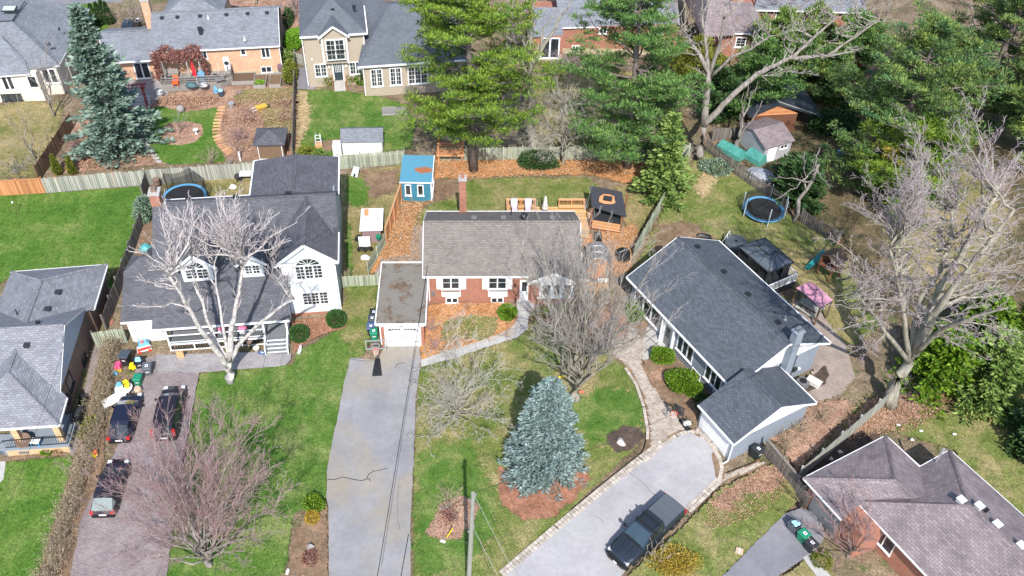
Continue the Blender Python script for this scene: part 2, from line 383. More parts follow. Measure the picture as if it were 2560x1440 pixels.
G['base']=ground_mat('leaf_litter_ground',[(.3,(.10,.075,.05)),(.5,(.19,.145,.10)),(.7,(.28,.22,.155))],.35,8,.5,(.42,.30,.20),.5,False,(.5,(.10,.12,.045),.52))
G['lawn']=ground_mat('green_lawn',[(.30,(.042,.112,.014)),(.5,(.078,.155,.025)),(.68,(.15,.20,.055))],.30,9,.5,None)
G['lawn2']=ground_mat('green_lawn_with_straw',[(.28,(.042,.115,.014)),(.48,(.085,.155,.03)),(.68,(.175,.205,.07))],.42,9,.5,(.36,.37,.20),.12)
G['mixed']=ground_mat('worn_spring_lawn',[(.28,(.075,.12,.022)),(.46,(.135,.165,.045)),(.6,(.215,.20,.085)),(.74,(.30,.25,.13))],.40,9,.5,(.45,.40,.26),.5)
G['tan']=ground_mat('tan_winter_lawn',[(.28,(.11,.13,.035)),(.5,(.22,.19,.085)),(.72,(.33,.26,.14))],.40,9,.5,(.50,.42,.28),.4)
G['soil']=ground_mat('bare_brown_soil',[(.3,(.14,.095,.062)),(.7,(.27,.185,.125))],.5,12,.35,(.40,.30,.2),.2)
G['mulch']=ground_mat('cedar_chip_mulch',[(.3,(.33,.15,.06)),(.7,(.52,.27,.12))],.6,11,.6,(.66,.43,.24),.7)
G['needle']=ground_mat('red_needle_litter',[(.3,(.19,.09,.055)),(.7,(.38,.19,.13))],.8,12,.5,None)
G['leaves']=ground_mat('pinkish_leaf_litter',[(.3,(.20,.115,.08)),(.7,(.40,.26,.19))],.6,9,.6,(.55,.38,.29),.8)
G['straw']=ground_mat('straw_coloured_grass',[(.3,(.28,.21,.11)),(.7,(.46,.36,.21))],.8,10,.4)
G['wild']=ground_mat('dark_olive_wild_ground',[(.3,(.05,.06,.028)),(.5,(.11,.09,.05)),(.7,(.19,.145,.09))],.4,9,.5,(.36,.26,.16),.4)  # ground's own tone, a darker brown-olive than the base litter
G['dark']=ground_mat('dark_soil',[(.3,(.05,.038,.032)),(.7,(.12,.09,.075))],.9,12,.4)
def asphalt(name,a,bcol,stain=None):
    m,t,b=_new(name);v=coord(t,'Object')
    c=ramp(t,noise(t,v,.35,7,.6,.3),[(.3,a),(.7,bcol)])
    if stain:c=mix(t,ramp(t,noise(t,v,.16,6,.6,.4),[(.47,(0,)*3),(.64,(.75,)*3)]),c,stain)
    g=noise(t,v,30,4,.8);c=mix(t,1.0,c,ramp(t,g,[(.3,(.78,)*3),(.7,(1.22,)*3)]),'MULTIPLY')
    s=noise(t,v,2.5,8,.7);c=mix(t,1.0,c,ramp(t,s,[(.3,(.90,)*3),(.7,(1.08,)*3)]),'MULTIPLY')
    t.links.new(c,b.inputs['Base Color']);b.inputs['Roughness'].default_value=.9;b.inputs['Specular IOR Level'].default_value=.25;bump(t,b,g,.35,.015);return m
G['asphalt']=asphalt('worn_grey_asphalt',(.205,.205,.215),(.285,.283,.292),(.30,.26,.20))
G['asphalt2']=asphalt('dark_grey_asphalt',(.16,.16,.18),(.235,.23,.25))
G['drive_r']=asphalt('pale_lilac_concrete',(.30,.292,.305),(.40,.385,.395),(.36,.36,.36))
G['road']=asphalt('road_asphalt',(.22,.22,.24),(.28,.28,.30))
def pavermat(name,a,bcol,joint,w,h,ang=0):
    m,t,b=_new(name);v=coord(t,'Object');mp=N(t,'Mapping');mp.inputs['Rotation'].default_value=(0,0,R(ang));t.links.new(v,mp.inputs[0])
    br=N(t,'TexBrick');t.links.new(mp.outputs[0],br.inputs['Vector'])
    for k,c in(('Color1',a),('Color2',bcol),('Mortar',joint)):br.inputs[k].default_value=c4(c)
    br.inputs['Scale'].default_value=1;br.inputs['Mortar Size'].default_value=.012;br.inputs['Brick Width'].default_value=w;br.inputs['Row Height'].default_value=h
    n=noise(t,v,.7,6,.65);c=mix(t,1.0,br.outputs[0],ramp(t,n,[(.3,(.78,)*3),(.7,(1.2,)*3)]),'MULTIPLY')
    t.links.new(c,b.inputs['Base Color']);b.inputs['Roughness'].default_value=.88;bump(t,b,br.outputs[1],-.5,.015);return m
M['paver']=grain('buff_paver',[(.3,(.30,.255,.215)),(.7,(.42,.365,.31))],1.2,30,.15,.88,.1)
def _pv():
    m,t,b=_new('buff_paver_stone');oi=N(t,'ObjectInfo');v=coord(t,'Object')
    c=ramp(t,oi.outputs['Random'],[(0,(.32,.28,.24)),(.5,(.41,.36,.31)),(1,(.50,.45,.39))])
    c=mix(t,1.0,c,ramp(t,noise(t,v,20,3,.7),[(.3,(.85,)*3),(.7,(1.15,)*3)]),'MULTIPLY')
    t.links.new(c,b.inputs['Base Color']);b.inputs['Roughness'].default_value=.88;return m
M['paver_i']=_pv()
def _pvs():
    m,t,b=_new('buff_paver_field');g=N(t,'NewGeometry')
    c=ramp(t,g.outputs['Random Per Island'],[(0,(.31,.265,.225)),(.5,(.39,.34,.29)),(1,(.47,.42,.36))])
    c=mix(t,1.0,c,ramp(t,noise(t,coord(t,'Object'),.8,6,.65),[(.3,(.82,)*3),(.7,(1.18,)*3)]),'MULTIPLY')
    t.links.new(c,b.inputs['Base Color']);b.inputs['Roughness'].default_value=.88;return m
M['paver_s']=_pvs()
G['pav_purple']=pavermat('purple_grey_pavers',(.30,.255,.25),(.225,.185,.19),(.12,.10,.10),.22,.11,8)
G['pav_grey']=pavermat('grey_porch_pavers',(.34,.32,.32),(.27,.255,.26),(.16,.15,.15),.24,.16,8)
G['pav_buff']=pavermat('buff_back_pavers',(.37,.30,.255),(.29,.235,.20),(.15,.125,.11),.21,.14,31)

# ---------------------------------------------------------------- trees
def seg_mesh(name,segs,mat,n=3):
    """all branch pieces (p0, p1, r0, r1) as tapered n-sided sticks in one mesh"""
    s=np.array(segs,dtype=np.float64);p0=s[:,0:3];p1=s[:,3:6];r0=s[:,6];r1=s[:,7]
    d=p1-p0;d/=np.maximum(np.linalg.norm(d,axis=1),1e-6)[:,None]
    ref=np.where(np.abs(d[:,2:3])>.9,np.array([[1.,0,0]]),np.array([[0,0,1.]]));t=np.cross(d,ref);t/=np.linalg.norm(t,axis=1)[:,None];b=np.cross(d,t)
    m=len(s);V=np.empty((m,2*n,3))
    for k in range(n):
        a=2*math.pi*k/n;o=t*math.cos(a)+b*math.sin(a);V[:,k]=p0+o*r0[:,None];V[:,n+k]=p1+o*r1[:,None]
    base=np.arange(m)[:,None]*2*n
    q=np.concatenate([base+np.array([[k,(k+1)%n,n+(k+1)%n,n+k]])for k in range(n)])
    return raw_mesh(name,V.reshape(-1,3),q,mat,smooth=n>3)
def curve_pts(a,b,bow,k,jit):
    a=Vector(a);b=Vector(b);L=(b-a).length;out=[]
    for i in range(k+1):
        t=i/k;p=a.lerp(b,t)+Vector(bow)*(4*t*(1-t))
        if 0<i<k:p+=Vector((random.gauss(0,jit),random.gauss(0,jit),random.gauss(0,jit)))*L
        out.append(p)
    return out
def emit(segs,pts,r0,r1):
    n=len(pts)-1
    for i in range(n):
        a,b=pts[i],pts[i+1];segs.append((*a,*b,r0+(r1-r0)*i/n,r0+(r1-r0)*(i+1)/n))
def rdir(d,spread,up):
    v=Vector((random.gauss(0,1),random.gauss(0,1),random.gauss(0,1))).normalized()
    w=(Vector(d).normalized()*(1-spread)+v*spread);w.z+=up;return w.normalized()
TWMIN=[.0095]
def twigs(segs,pts,r,L,lvl,dens,up,spread,droop=0):
    """side shoots along a branch, each with shoots of its own"""
    tot=sum((pts[i+1]-pts[i]).length for i in range(len(pts)-1));n=max(2,int(tot*dens*(1 if lvl>1 else 1.2)))
    for _ in range(n):
        t=random.uniform(.12,1.0);f=t*(len(pts)-1);i=min(int(f),len(pts)-2);p=pts[i].lerp(pts[i+1],f-i)
        l=L*random.uniform(.45,1.1)*(1-.45*t)
        d=rdir(pts[i+1]-pts[i],spread,up);q=p+d*l
        cp=curve_pts(p,q,(0,0,(.06 if not droop else-droop)*l),2 if l<1.2 else 3,.05)
        rr=max(r*(1-.6*t)*.62,TWMIN[0]);emit(segs,cp,rr,max(rr*.45,TWMIN[0]*.8))
        if lvl>1:twigs(segs,cp,rr,L*.52,lvl-1,dens*1.15,up*.9,spread,droop)
def bare_tree(name,label,base,tips,r=.25,fork=(1.5,3.0),bark='bark_grey',twig='twig_grey',lvl=3,dens=1.1,up=.25,spread=.45,L2=.36,
              lean=(0,0),bow=.10,cat='tree',group=None,droop=0,limb_r=.55,tip_r=.02,stems=(),trunk_top=None,hang=.35,more=0,tw_min=.0095):
    """base and tips are photo points; every tip is (px, py, metres nearer(-)/farther(+) than the base)"""
    B=P(*base)if not isinstance(base,Vector)else base
    root=thing(name,label,cat,B,0,group)
    top=PY(trunk_top[0],trunk_top[1],B.y+trunk_top[2])-B if isinstance(trunk_top,tuple)else Vector((lean[0],lean[1],trunk_top or fork[1]));tp=curve_pts((0,0,-.1),top,(0,0,0),5,.025)
    MB().tube(tp,[r*1.35]+[r*(1-.09*i)for i in range(1,6)],9).build('trunk',M[bark],root,smooth=True)
    tw=[];nodes=[];TWMIN[0]=tw_min;tips=list(tips);cxm=sum(t[0]for t in tips)/len(tips);cym=sum(t[1]for t in tips)/len(tips);t0=tips[:]
    for _ in range(more):
        i=random.randrange(len(t0));u,w_=t0[i],random.choice(t0);f=random.uniform(0,.55);g=random.uniform(.0,.35);tips.append((u[0]+(w_[0]-u[0])*f*.6+(cxm-u[0])*g+random.gauss(0,8),u[1]+(w_[1]-u[1])*f*.6+(cym-u[1])*g+random.gauss(0,8),u[2]+(w_[2]-u[2])*f+random.gauss(0,1.6)))
    for st in stems: # thick stems traced point by point: (px, py, dy)... then start and end radius
        sp=[PY(x,y,B.y+dy)-B for x,y,dy in st[0]];m=len(sp)-1
        if st[3]:sp[0]=tp[st[3]]
        fine=[sp[i].lerp(sp[i+1],k/3)+Vector((random.gauss(0,1),random.gauss(0,1),random.gauss(0,.5)))*(.04 if k else 0)for i in range(m)for k in range(3)]+[sp[-1]];n=len(fine)-1
        MB().tube(fine,[st[1]+(st[2]-st[1])*i/n for i in range(n+1)],8).build('limb',M[bark],root,smooth=True)
        nodes+=[(fine[i],st[1]+(st[2]-st[1])*i/n)for i in range(int(n*hang),n+1)];twigs(tw,fine[int(n*.4):],st[1]*.3,1.6,lvl-1,dens*.8,up,spread,droop)
    for tx in tips:
        q=PY(tx[0],tx[1],B.y+tx[2])-B;s=random.uniform(fork[0],fork[1])/top.z
        f=min(s,.999)*5;i=min(int(f),4);a=tp[i].lerp(tp[i+1],f-i);sr=r
        if nodes:a,sr=min(nodes,key=lambda nd:(nd[0]-q).length+max(0,nd[0].z-q.z+1)*1.5+random.random()*1.5);sr*=1.6
        l=(q-a).length
        bw=Vector((q.x*-.12,q.y*-.12,0))*1.0+Vector((0,0,-bow*l*.3))
        side=Vector((random.gauss(0,.03),random.gauss(0,.03),0))*l
        cp=curve_pts(a,q,bw+side,7,.022);w=min(limb_r*r*min(1.1,.35+l/16),sr*.5)*(tx[3]if len(tx)>3 else 1)
        MB().tube(cp,[w*(1-i/7)**1.15+tip_r for i in range(8)],6).build('limb',M[bark],root,smooth=True)
        for k in range(max(4,int(l*.9))): # boughs
            t=random.uniform(.18,.98);f=t*7;i=min(int(f),6);p=cp[i].lerp(cp[i+1],f-i)
            bl=l*L2*random.uniform(.5,1.1)*(1-.35*t)+.3;d=rdir(cp[i+1]-cp[i],spread*.85,up*.8);e=p+d*bl
            c2=curve_pts(p,e,(0,0,(.05 if not droop else-droop)*bl),4,.03);rr=max(w*(1-t)*.42,.014)
            emit(tw,c2,rr,max(.3*rr,.009));twigs(tw,c2,rr*.7,bl*.42,lvl-1,dens,up,spread,droop)
        twigs(tw,cp[2:],w*.25,min(l*.16,1.6),max(1,lvl-1),dens,up,spread,droop)
    link('crown',seg_mesh('crown',tw,M[twig]),root)
    return root
def leaf_tris(C,D,L,W,flat=None):
    """one thin triangle per point C along direction D"""
    C=np.asarray(C);D=np.asarray(D);n=len(C);D=D/np.maximum(np.linalg.norm(D,axis=1),1e-6)[:,None]
    rv=rng.normal(size=(n,3));t=np.cross(D,rv);t/=np.maximum(np.linalg.norm(t,axis=1),1e-6)[:,None]
    L=np.broadcast_to(L,n)[:,None];W=np.broadcast_to(W,n)[:,None]
    mid=C+D*L*.45
    V=np.stack([C,mid+t*W*.5,C+D*L,mid-t*W*.5],1).reshape(-1,3)
    F=np.arange(n)[:,None]*4+np.array([[0,1,2,3]])
    return V,F
def conifer(name,label,base,h,rad,mat,bark='bark_brown',dens=1.0,droop=.25,skirt=.3,spray=(.42,.12),shape=.85,group=None,gap=.0,cat='tree',irregular=.18,wh=.42,nb=9,step=.17):
    B=P(*base)if not isinstance(base,Vector)else base
    root=thing(name,label,cat,B,0,group)
    MB().tube([(0,0,-.1),(0,0,h*.5),(0,0,h*.98)],[h*.016+.05,h*.011+.03,.02],7).build('trunk',M[bark],root,smooth=True)
    C=[];D=[];S=[];br=[];z=skirt;ph=rng.random(4)*6.28
    while z<h-.15:
        t=(z-skirt)/(h-skirt);k=int((nb-4*t)*dens)+3;rm=rad*(1-t)**shape+.12
        for j in range(k):
            if random.random()<gap:continue
            az=random.uniform(0,6.283);l=rm*random.uniform(1-irregular*1.6,1+irregular*.5)*(1+irregular*.7*math.sin(az*3+ph[0]+z*1.1)*math.sin(z*1.7+ph[1]+az));dz=-droop*l*(1-.9*t)+.25*l*t+random.uniform(-.1,.1)
            n=max(2,int(l/step));a=np.array([0,0,z+random.uniform(-.18,.18)*wh/.42]);e=a+np.array([l*math.cos(az),l*math.sin(az),dz])
            br.append((*a,*e,.018+.012*l,.008))
            for i in range(n+1):
                f=(i+random.random())/(n+1);f=.12+.9*f
                p=a+(e-a)*f+np.array([0,0,.12*l*f*f]);o=np.array([math.cos(az),math.sin(az),0]);sd=np.array([-o[1],o[0],0])
                wdt=min(.55,.30*l*(1.15-f)+.1)
                for s in(-1,1,random.choice((-1,1)),0):
                    dd=o*.75+sd*s*random.uniform(.35,1.1)+np.array([0,0,random.uniform(-.12,.5)])
                    C.append(p+sd*s*random.uniform(0,wdt*.6)+np.array([0,0,random.uniform(-.06,.1)]));D.append(dd);S.append(.7+.6*random.random())
        z+=wh*(1-.45*t)
    for _ in range(14):C.append((0,0,h-random.random()*.5));D.append((random.gauss(0,.35),random.gauss(0,.35),1));S.append(.7)
    S=np.array(S);V,Fc=leaf_tris(C,D,spray[0]*S,spray[1]*S)
    link('branches',seg_mesh('branches',br,M[bark]),root);link('crown',raw_mesh('crown',V,Fc,M[mat]),root)
    return root
def pine(name,label,base,h,rad,mat,first=.3,levels=12,limbs=6,clump=.55,per=46,bark='bark_brown',tr=.28,lean=(0,0),group=None,top=1.0,flatness=.45,gap=.1,tips=None,ndl=(.34,.07),bands=None):
    B=P(*base)if not isinstance(base,Vector)else base
    root=thing(name,label,'tree',B,0,group);cx=lambda z:Vector((lean[0]*z/h,lean[1]*z/h,z))
    MB().tube([cx(-.1),cx(h*.25),cx(h*.5),cx(h*.75),cx(h)],[tr*1.2,tr*.9,tr*.7,tr*.42,.05],9).build('trunk',M[bark],root,smooth=True)
    br=[];cl=[]
    for lv in range(levels):
        t=lv/(levels-1);z=h*(first+(1-first)*t*.985);prof=math.sin(math.pi*(.22+.74*t))**.8 if top==1.0 else(1-t)**top+.08
        for j in range(limbs):
            if random.random()<gap:continue
            az=random.uniform(0,6.283);l=rad*prof*random.uniform(.35,1.18);a=cx(z+random.uniform(-.5,.5)*h/levels*.7)
            e=a+Vector((l*math.cos(az),l*math.sin(az),l*random.uniform(-.05,.28)+.3*l*t));cp=curve_pts(a,e,(0,0,-.07*l),4,.03)
            emit(br,cp,.025+.018*l,.02)
            k=int(3+l*3.2)
            for i in range(k):
                f=.35+.68*((i+random.random())/k);g=min(f,.999)*4;q=min(int(g),3);p=cp[q].lerp(cp[q+1],g-q)
                sd=Vector((-math.sin(az),math.cos(az),0))*random.uniform(-1,1)*l*.30*(1.1-abs(f-.75));c=p+sd+Vector((0,0,random.uniform(-.05,.25)))
                br.append((*p,*c,.02,.012));cl.append((*c,clump*random.choice((.5,.7,.85,1.0,1.25))))
    for _ in range(int(levels*1.2)): # dead, bare inner branches
        z=random.uniform(.3,first+.3)*h*.9;az=random.uniform(0,6.283);l=rad*random.uniform(.15,.5);a=cx(z);e=a+Vector((l*math.cos(az),l*math.sin(az),l*random.uniform(-.2,.3)));emit(br,curve_pts(a,e,(0,0,.1*l),3,.05),.045,.012)
    cl=np.array(cl);n=len(cl);C=np.repeat(cl[:,:3],per,0);rr=np.repeat(cl[:,3],per)
    dv=rng.normal(size=(n*per,3));dv/=np.linalg.norm(dv,axis=1)[:,None];dv[:,2]=np.abs(dv[:,2])*.8+.12*rng.normal(size=n*per)
    off=rng.random(n*per)[:,None]**.5*dv*rr[:,None]*np.array([[1,1,flatness]])*.8
    V,Fc=leaf_tris(C+off,dv+np.array([[0,0,.35]])+.25*rng.normal(size=dv.shape),ndl[0]*rr/clump,ndl[1])
    link('limbs',seg_mesh('limbs',br,M[bark],4),root)
    if bands: # part of the crown has turned another colour
        sel=bands[1](C);s4=np.repeat(sel,4)
        for mk,msk in((mat,~sel),(bands[0],sel)):
            if msk.sum()==0:continue
            vv=V.reshape(-1,4,3)[msk].reshape(-1,3);ff=np.arange(msk.sum())[:,None]*4+np.array([[0,1,2,3]])
            link('crown' if mk==mat else 'golden_foliage',raw_mesh('crown',vv,ff,M[mk]),root)
    else:link('crown',raw_mesh('crown',V,Fc,M[mat]),root)
    return root
def leafy(name,label,base,size,mat,n=2500,leaf=(.16,.09),cat='shrub',group=None,bumpy=.25,stem=True,flat_bottom=.55,shell=.35,deg=0):
    """a clipped or loose leafy shrub: leaves through the outer shell of a lumpy ellipsoid"""
    B=P(*base)if not isinstance(base,Vector)else base
    root=thing(name,label,cat,B,deg,group);sx,sy,sz=size
    if stem:MB().tube([(0,0,-.05),(0.02,0,sz*.5)],[.06,.03],5).build('stem',M['bark_brown'],root)
    d=rng.normal(size=(n,3));d/=np.linalg.norm(d,axis=1)[:,None]
    ph=rng.random(6)*6.28;lump=1+bumpy*(np.sin(d[:,0]*4+ph[0])*np.sin(d[:,1]*4+ph[1])*.6+np.sin(d[:,2]*5+ph[2]+d[:,0]*3)*.4)
    rr=(1-shell*rng.random(n)**1.5)*lump
    C=d*rr[:,None]*np.array([[sx/2,sy/2,sz*.5]]);C[:,2]+=sz*.5;C[:,2]=np.maximum(C[:,2],.03)
    V,Fc=leaf_tris(C,d+.7*rng.normal(size=d.shape)+np.array([[0,0,.3]]),leaf[0]*(.6+.8*rng.random(n)),leaf[1])
    link('foliage',raw_mesh('foliage',V,Fc,M[mat]),root);return root
def columnar(name,label,base,h,rad,mat,n=1800,group=None,leaf=(.22,.10),cat='shrub'):
    B=P(*base)if not isinstance(base,Vector)else base
    root=thing(name,label,cat,B,0,group)
    MB().tube([(0,0,-.05),(0,0,h*.7)],[.05,.02],5).build('stem',M['bark_brown'],root)
    t=rng.random(n)**1.25;az=rng.random(n)*6.283;r=rad*np.minimum(1,(t+.08)*5)*(1-t)**.65*(.65+.4*rng.random(n))
    C=np.stack([r*np.cos(az),r*np.sin(az),t*h],1);D=np.stack([np.cos(az)*.5,np.sin(az)*.5,np.ones(n)],1)+.3*rng.normal(size=(n,3))
    V,Fc=leaf_tris(C,D,leaf[0]*(.6+.8*rng.random(n)),leaf[1]);link('foliage',raw_mesh('foliage',V,Fc,M[mat]),root);return root
def twig_bush(name,label,base,h,rad,twig='twig_tan',stems=26,group=None,leaf=None,cat='shrub',dens=2.2,spread=.5,stem_r=.018,nl=300,arch=0):
    B=P(*base)if not isinstance(base,Vector)else base
    root=thing(name,label,cat,B,0,group);tw=[];ends=[]
    for _ in range(stems):
        az=random.uniform(0,6.283);k=random.random()**.6;q=Vector((rad*k*math.cos(az),rad*k*math.sin(az),h*random.uniform(.65,1.05)*(1-.35*k)))
        a=Vector((random.uniform(-.12,.12)*rad,random.uniform(-.12,.12)*rad,-.02))
        cp=curve_pts(a,q,(0,0,h*(.12+arch)),4,.035);emit(tw,cp,stem_r*random.uniform(.7,1.2),.006);twigs(tw,cp[1:],stem_r*.6,h*.3,2 if h>1.2 else 1,dens/max(h,.6),.25,spread)
        ends+=cp[2:]
    link('stems',seg_mesh('stems',tw,M[twig]),root)
    if leaf:
        e=np.array([tuple(x)for x in ends]);C=e[rng.integers(0,len(e),nl)]+rng.normal(size=(nl,3))*.12*np.array([[rad,rad,h*.6]])
        C[:,2]=np.abs(C[:,2]);V,Fc=leaf_tris(C,rng.normal(size=(nl,3))+np.array([[0,0,.4]]),.14,.08);link('foliage',raw_mesh('foliage',V,Fc,M[leaf]),root)
    return root

# ---------------------------------------------------------------- building helpers
def rect_walls(m,u0,u1,v0,v1,z0,z1):
    m.box(u0,u1,v0,v1,z0,z1);return m
def window(H,face,val,a0,z0,a1,z1,cols=1,rows=1,sash=1,frame='white',sill=True,name='window',label=None,fw=.07,mun=.03,proud=.05,panes=True):
    """face 'v-','v+','u-','u+': the wall it sits on; a0..a1 along the wall, z0..z1"""
    sgn=-1 if face[1]=='-' else 1
    def bx(m,a,b,c,d,p0,p1):
        lo,hi=sorted((val+sgn*p0,val+sgn*p1))
        return m.box(a,b,lo,hi,c,d)if face[0]=='v' else m.box(lo,hi,a,b,c,d)
    a0,a1=sorted((a0,a1));z0,z1=sorted((z0,z1));m=MB();w=(a1-a0)/sash
    bx(m,a0-fw,a0,z0-fw,z1+fw,0,proud);bx(m,a1,a1+fw,z0-fw,z1+fw,0,proud)
    bx(m,a0,a1,z1,z1+fw,0,proud);bx(m,a0,a1,z0-fw,z0,0,proud)
    for i in range(1,sash):bx(m,a0+i*w-fw*.6,a0+i*w+fw*.6,z0,z1,0,proud*.95)
    for i in range(sash):
        for k in range(1,cols):x=a0+i*w+w*k/cols;bx(m,x-mun/2,x+mun/2,z0,z1,0,proud*.7)
        for k in range(1,rows):z=z0+(z1-z0)*k/rows;bx(m,a0+i*w,a0+(i+1)*w,z-mun/2,z+mun/2,0,proud*.65)
    if sill:bx(m,a0-fw*1.6,a1+fw*1.6,z0-fw-.06,z0-fw-.002,0,proud+.07)
    o=m.build(name,M[frame],H)
    if label:o['label']=label
    if panes:
        for i in range(sash):
            g=MB();bx(g,a0+i*w+.006,a0+(i+1)*w-.006,z0+.006,z1-.006,.002,.016);g.build('pane',M['glass'],o)
    return o
def roof_part(H,mat,planes,name='roof',t=.14):
    m=MB()
    for pl in planes:m.prism(pl,t)
    return m.build(name,M[mat],H)
def trim(H,lines,w=.12,h=.14,mat='white',name='gutter'):
    for ln in lines:
        m=MB()
        for a,b in zip(ln[:-1],ln[1:]):m.bar(a,b,w,h)
        m.build(name,M[mat],H)
def caps(H,lines,mat,name='ridge_caps',step=.24,w=.30):
    """overlapping ridge and hip cap shingles"""
    m=MB()
    for a,b in lines:
        a=Vector(a);b=Vector(b);n=max(2,int((b-a).length/step));d=(b-a)/n;dn=d.normalized()
        t=dn.cross(Vector((0,0,1))).normalized();up=t.cross(dn)
        for i in range(n):
            p=a+d*i;q=a+d*(i+1.1);o1=up*.055;o0=up*.03;jit=random.uniform(-.012,.012)
            m.add([p+t*(w/2+jit)-up*.045+o0,p+o0+up*.02,p-t*(w/2+jit)-up*.045+o0,q+t*(w/2)-up*.045+o1,q+o1+up*.02,q-t*w/2-up*.045+o1],[(0,1,4,3),(1,2,5,4),(0,3,5,2)])
    o=m.build(name,M[mat],H);o['kind']='stuff';return o
def vent(H,p,s=.32,mat='dark',name='roof_vent',deg=0,h=.16):
    p=Vector(p);MB().box(-s/2,s/2,-s/2,s/2,-.12,h*.6).box(-s*.62,s*.62,-s*.62,s*.62,h*.6,h).build(name,M[mat],H,loc=p,deg=deg)
def pipe(H,p,h=.5,r=.05,mat='dark',name='vent_pipe'):
    MB().lathe([(r*1.7,-.1),(r*1.7,.06),(r,.1),(r,h)],8).build(name,M[mat],H,loc=Vector(p))
def downspout(H,p,z0,z1,mat='white',kick=(0,0)):
    m=MB().bar((p[0],p[1],z1),(p[0],p[1],z0+.15),.09,.07)
    if kick!=(0,0):m.bar((p[0],p[1],z0+.17),(p[0]+kick[0],p[1]+kick[1],z0+.06),.09,.08)
    m.build('downspout',M[mat],H)
def fence(label,p0,p1,h=1.8,mat='fence_grey',bw=.14,gap=.015,name='wooden_fence',posts=2.4,cap=False,face=-1,top_jit=.04,group=None,rails=True,skip=None,post_mat=None,lattice=False,post_w=.11):
    """p0, p1 on the ground; every board its own part"""
    a=Vector((p0[0],p0[1],0))if len(p0)>2 else P(*p0);b=Vector((p1[0],p1[1],0))if len(p1)>2 else P(*p1)
    d=b-a;L=d.length;ang=math.atan2(d.y,d.x);root=thing(name,label,'fence',a,math.degrees(ang),group)
    n=max(1,int(L/(bw+gap)));step=L/n;base=MB().box(-bw/2,bw/2,-.011,.011,.05,h).mesh('board',M[mat])
    for i in range(n):
        o=link('board',base,root,((i+.5)*step,.035*face+random.uniform(-.006,.006),0));o.scale=(step/(bw+gap)*random.uniform(.95,1.03),1,1+random.uniform(-top_jit,top_jit));o.rotation_euler=(random.uniform(-.01,.01),random.uniform(-.012,.012),0)
    pm=MB().box(-post_w/2,post_w/2,-post_w/2,post_w/2,-.05,h+.10).box(-post_w*.65,post_w*.65,-post_w*.65,post_w*.65,h+.10,h+.14).mesh('post',M[post_mat or mat]);k=max(1,round(L/posts))
    for i in range(k+1):link('post',pm,root,(L*i/k,-.04*face*1.0,0))
    if rails:
        for z in(.35,h-.35):MB().box(0,L,-.06*face-.02,-.06*face+.02,z-.045,z+.045).build('rail',M[mat],root)
    if cap:MB().box(-.05,L+.05,-.08,.08,h+.005,h+.045).build('cap_rail',M[mat],root)
    return root
# ---------------------------------------------------------------- the ground
_g=MB();_g.poly((-260,12,-.03),(260,12,-.03),(260,330,-.03),(-260,330,-.03));_o=_g.build('ground',G['base']);_o['kind']='structure'
sheet('road',[(-120,-30),(330,-30),(300,3),(130,9),(-120,16)],G['asphalt2'],.2)
sheet('lawn',[(140,16),(262,4),(285,40),(262,85),(232,90),(205,30)],G['lawn'],.5) # far corner lawn
sheet('lawn',[(-20,270),(60,250),(160,262),(150,330),(90,440),(-20,450)],G['tan'],1.0)
sheet('leaf_litter',[(700,-20),(760,-20),(748,90),(714,92),(690,20),(560,15),(560,-20)],G['leaves'],.8)
# garden of the yellow brick bungalow
sheet('garden_bed',[(185,300),(300,215),(420,235),(570,215),(740,215),(742,395),(640,400),(380,412),(150,435)],G['leaves'],.5)
sheet('lawn',[(345,285),(395,265),(470,280),(545,268),(548,320),(536,345),(566,400),(560,405),(432,412),(398,404),(372,360)],G['lawn'],.4)
sheet('garden_bed',[(405,345),(400,325),(420,308),(470,303),(505,312),(509,335),(490,355),(450,364),(420,360)],G['leaves'],.25)
sheet('lawn',[(600,225),(735,218),(740,250),(700,262),(640,255),(600,262),(585,245)],G['tan'],.6)
sheet('lawn',[(640,268),(735,262),(738,335),(690,330),(660,315),(655,290)],G['tan'],.6)
sheet('patio',[(300,205),(395,200),(420,232),(372,262),(330,262),(305,240)],G['pav_grey'],.1)
# beige house
sheet('path',[(748,172),(780,170),(784,222),(750,222)],G['asphalt2'],.1)
sheet('lawn',[(748,226),(840,224),(960,244),(1010,262),(1040,300),(1030,372),(900,388),(744,402)],G['lawn2'],.4)
sheet('leaf_litter',[(744,226),(768,230),(778,280),(772,320),(752,360),(742,390)],G['straw'],.9)
sheet('garden_bed',[(782,352),(850,350),(858,376),(800,382)],G['soil'],.5)
sheet('lawn',[(1330,190),(1700,170),(1720,360),(1300,385)],G['tan'],1.6)
# left neighbour
sheet('lawn',[(-60,492),(120,484),(372,466),(352,575),(300,690),(278,740),(262,670),(30,690),(-60,760)],G['lawn'],.25)
sheet('lawn',[(-40,1160),(70,1152),(178,1140),(186,1165),(140,1300),(104,1445),(98,1480),(-40,1480)],G['lawn'],.3)
sheet('garden_bed',[(18,1143),(165,1122),(172,1138),(26,1152)],G['soil'],.15)
flat('path',[(-20,1155),(14,1155),(10,1200),(-20,1225)],M['concrete'])
sheet('garden_bed',[(235,850),(292,850),(262,1000),(262,1150),(180,1445),(95,1445),(170,1200),(215,1020)],G['soil'],.3)
flat('path',[(240,850),(262,850),(215,1020),(196,1120),(186,1140),(176,1140),(196,1050)],G['pav_purple'])
# behind the white house
sheet('lawn',[(395,452),(640,440),(640,500),(385,500)],G['tan'],.4)
sheet('garden_bed',[(352,560),(388,545),(392,650),(310,680)],G['soil'],.4)
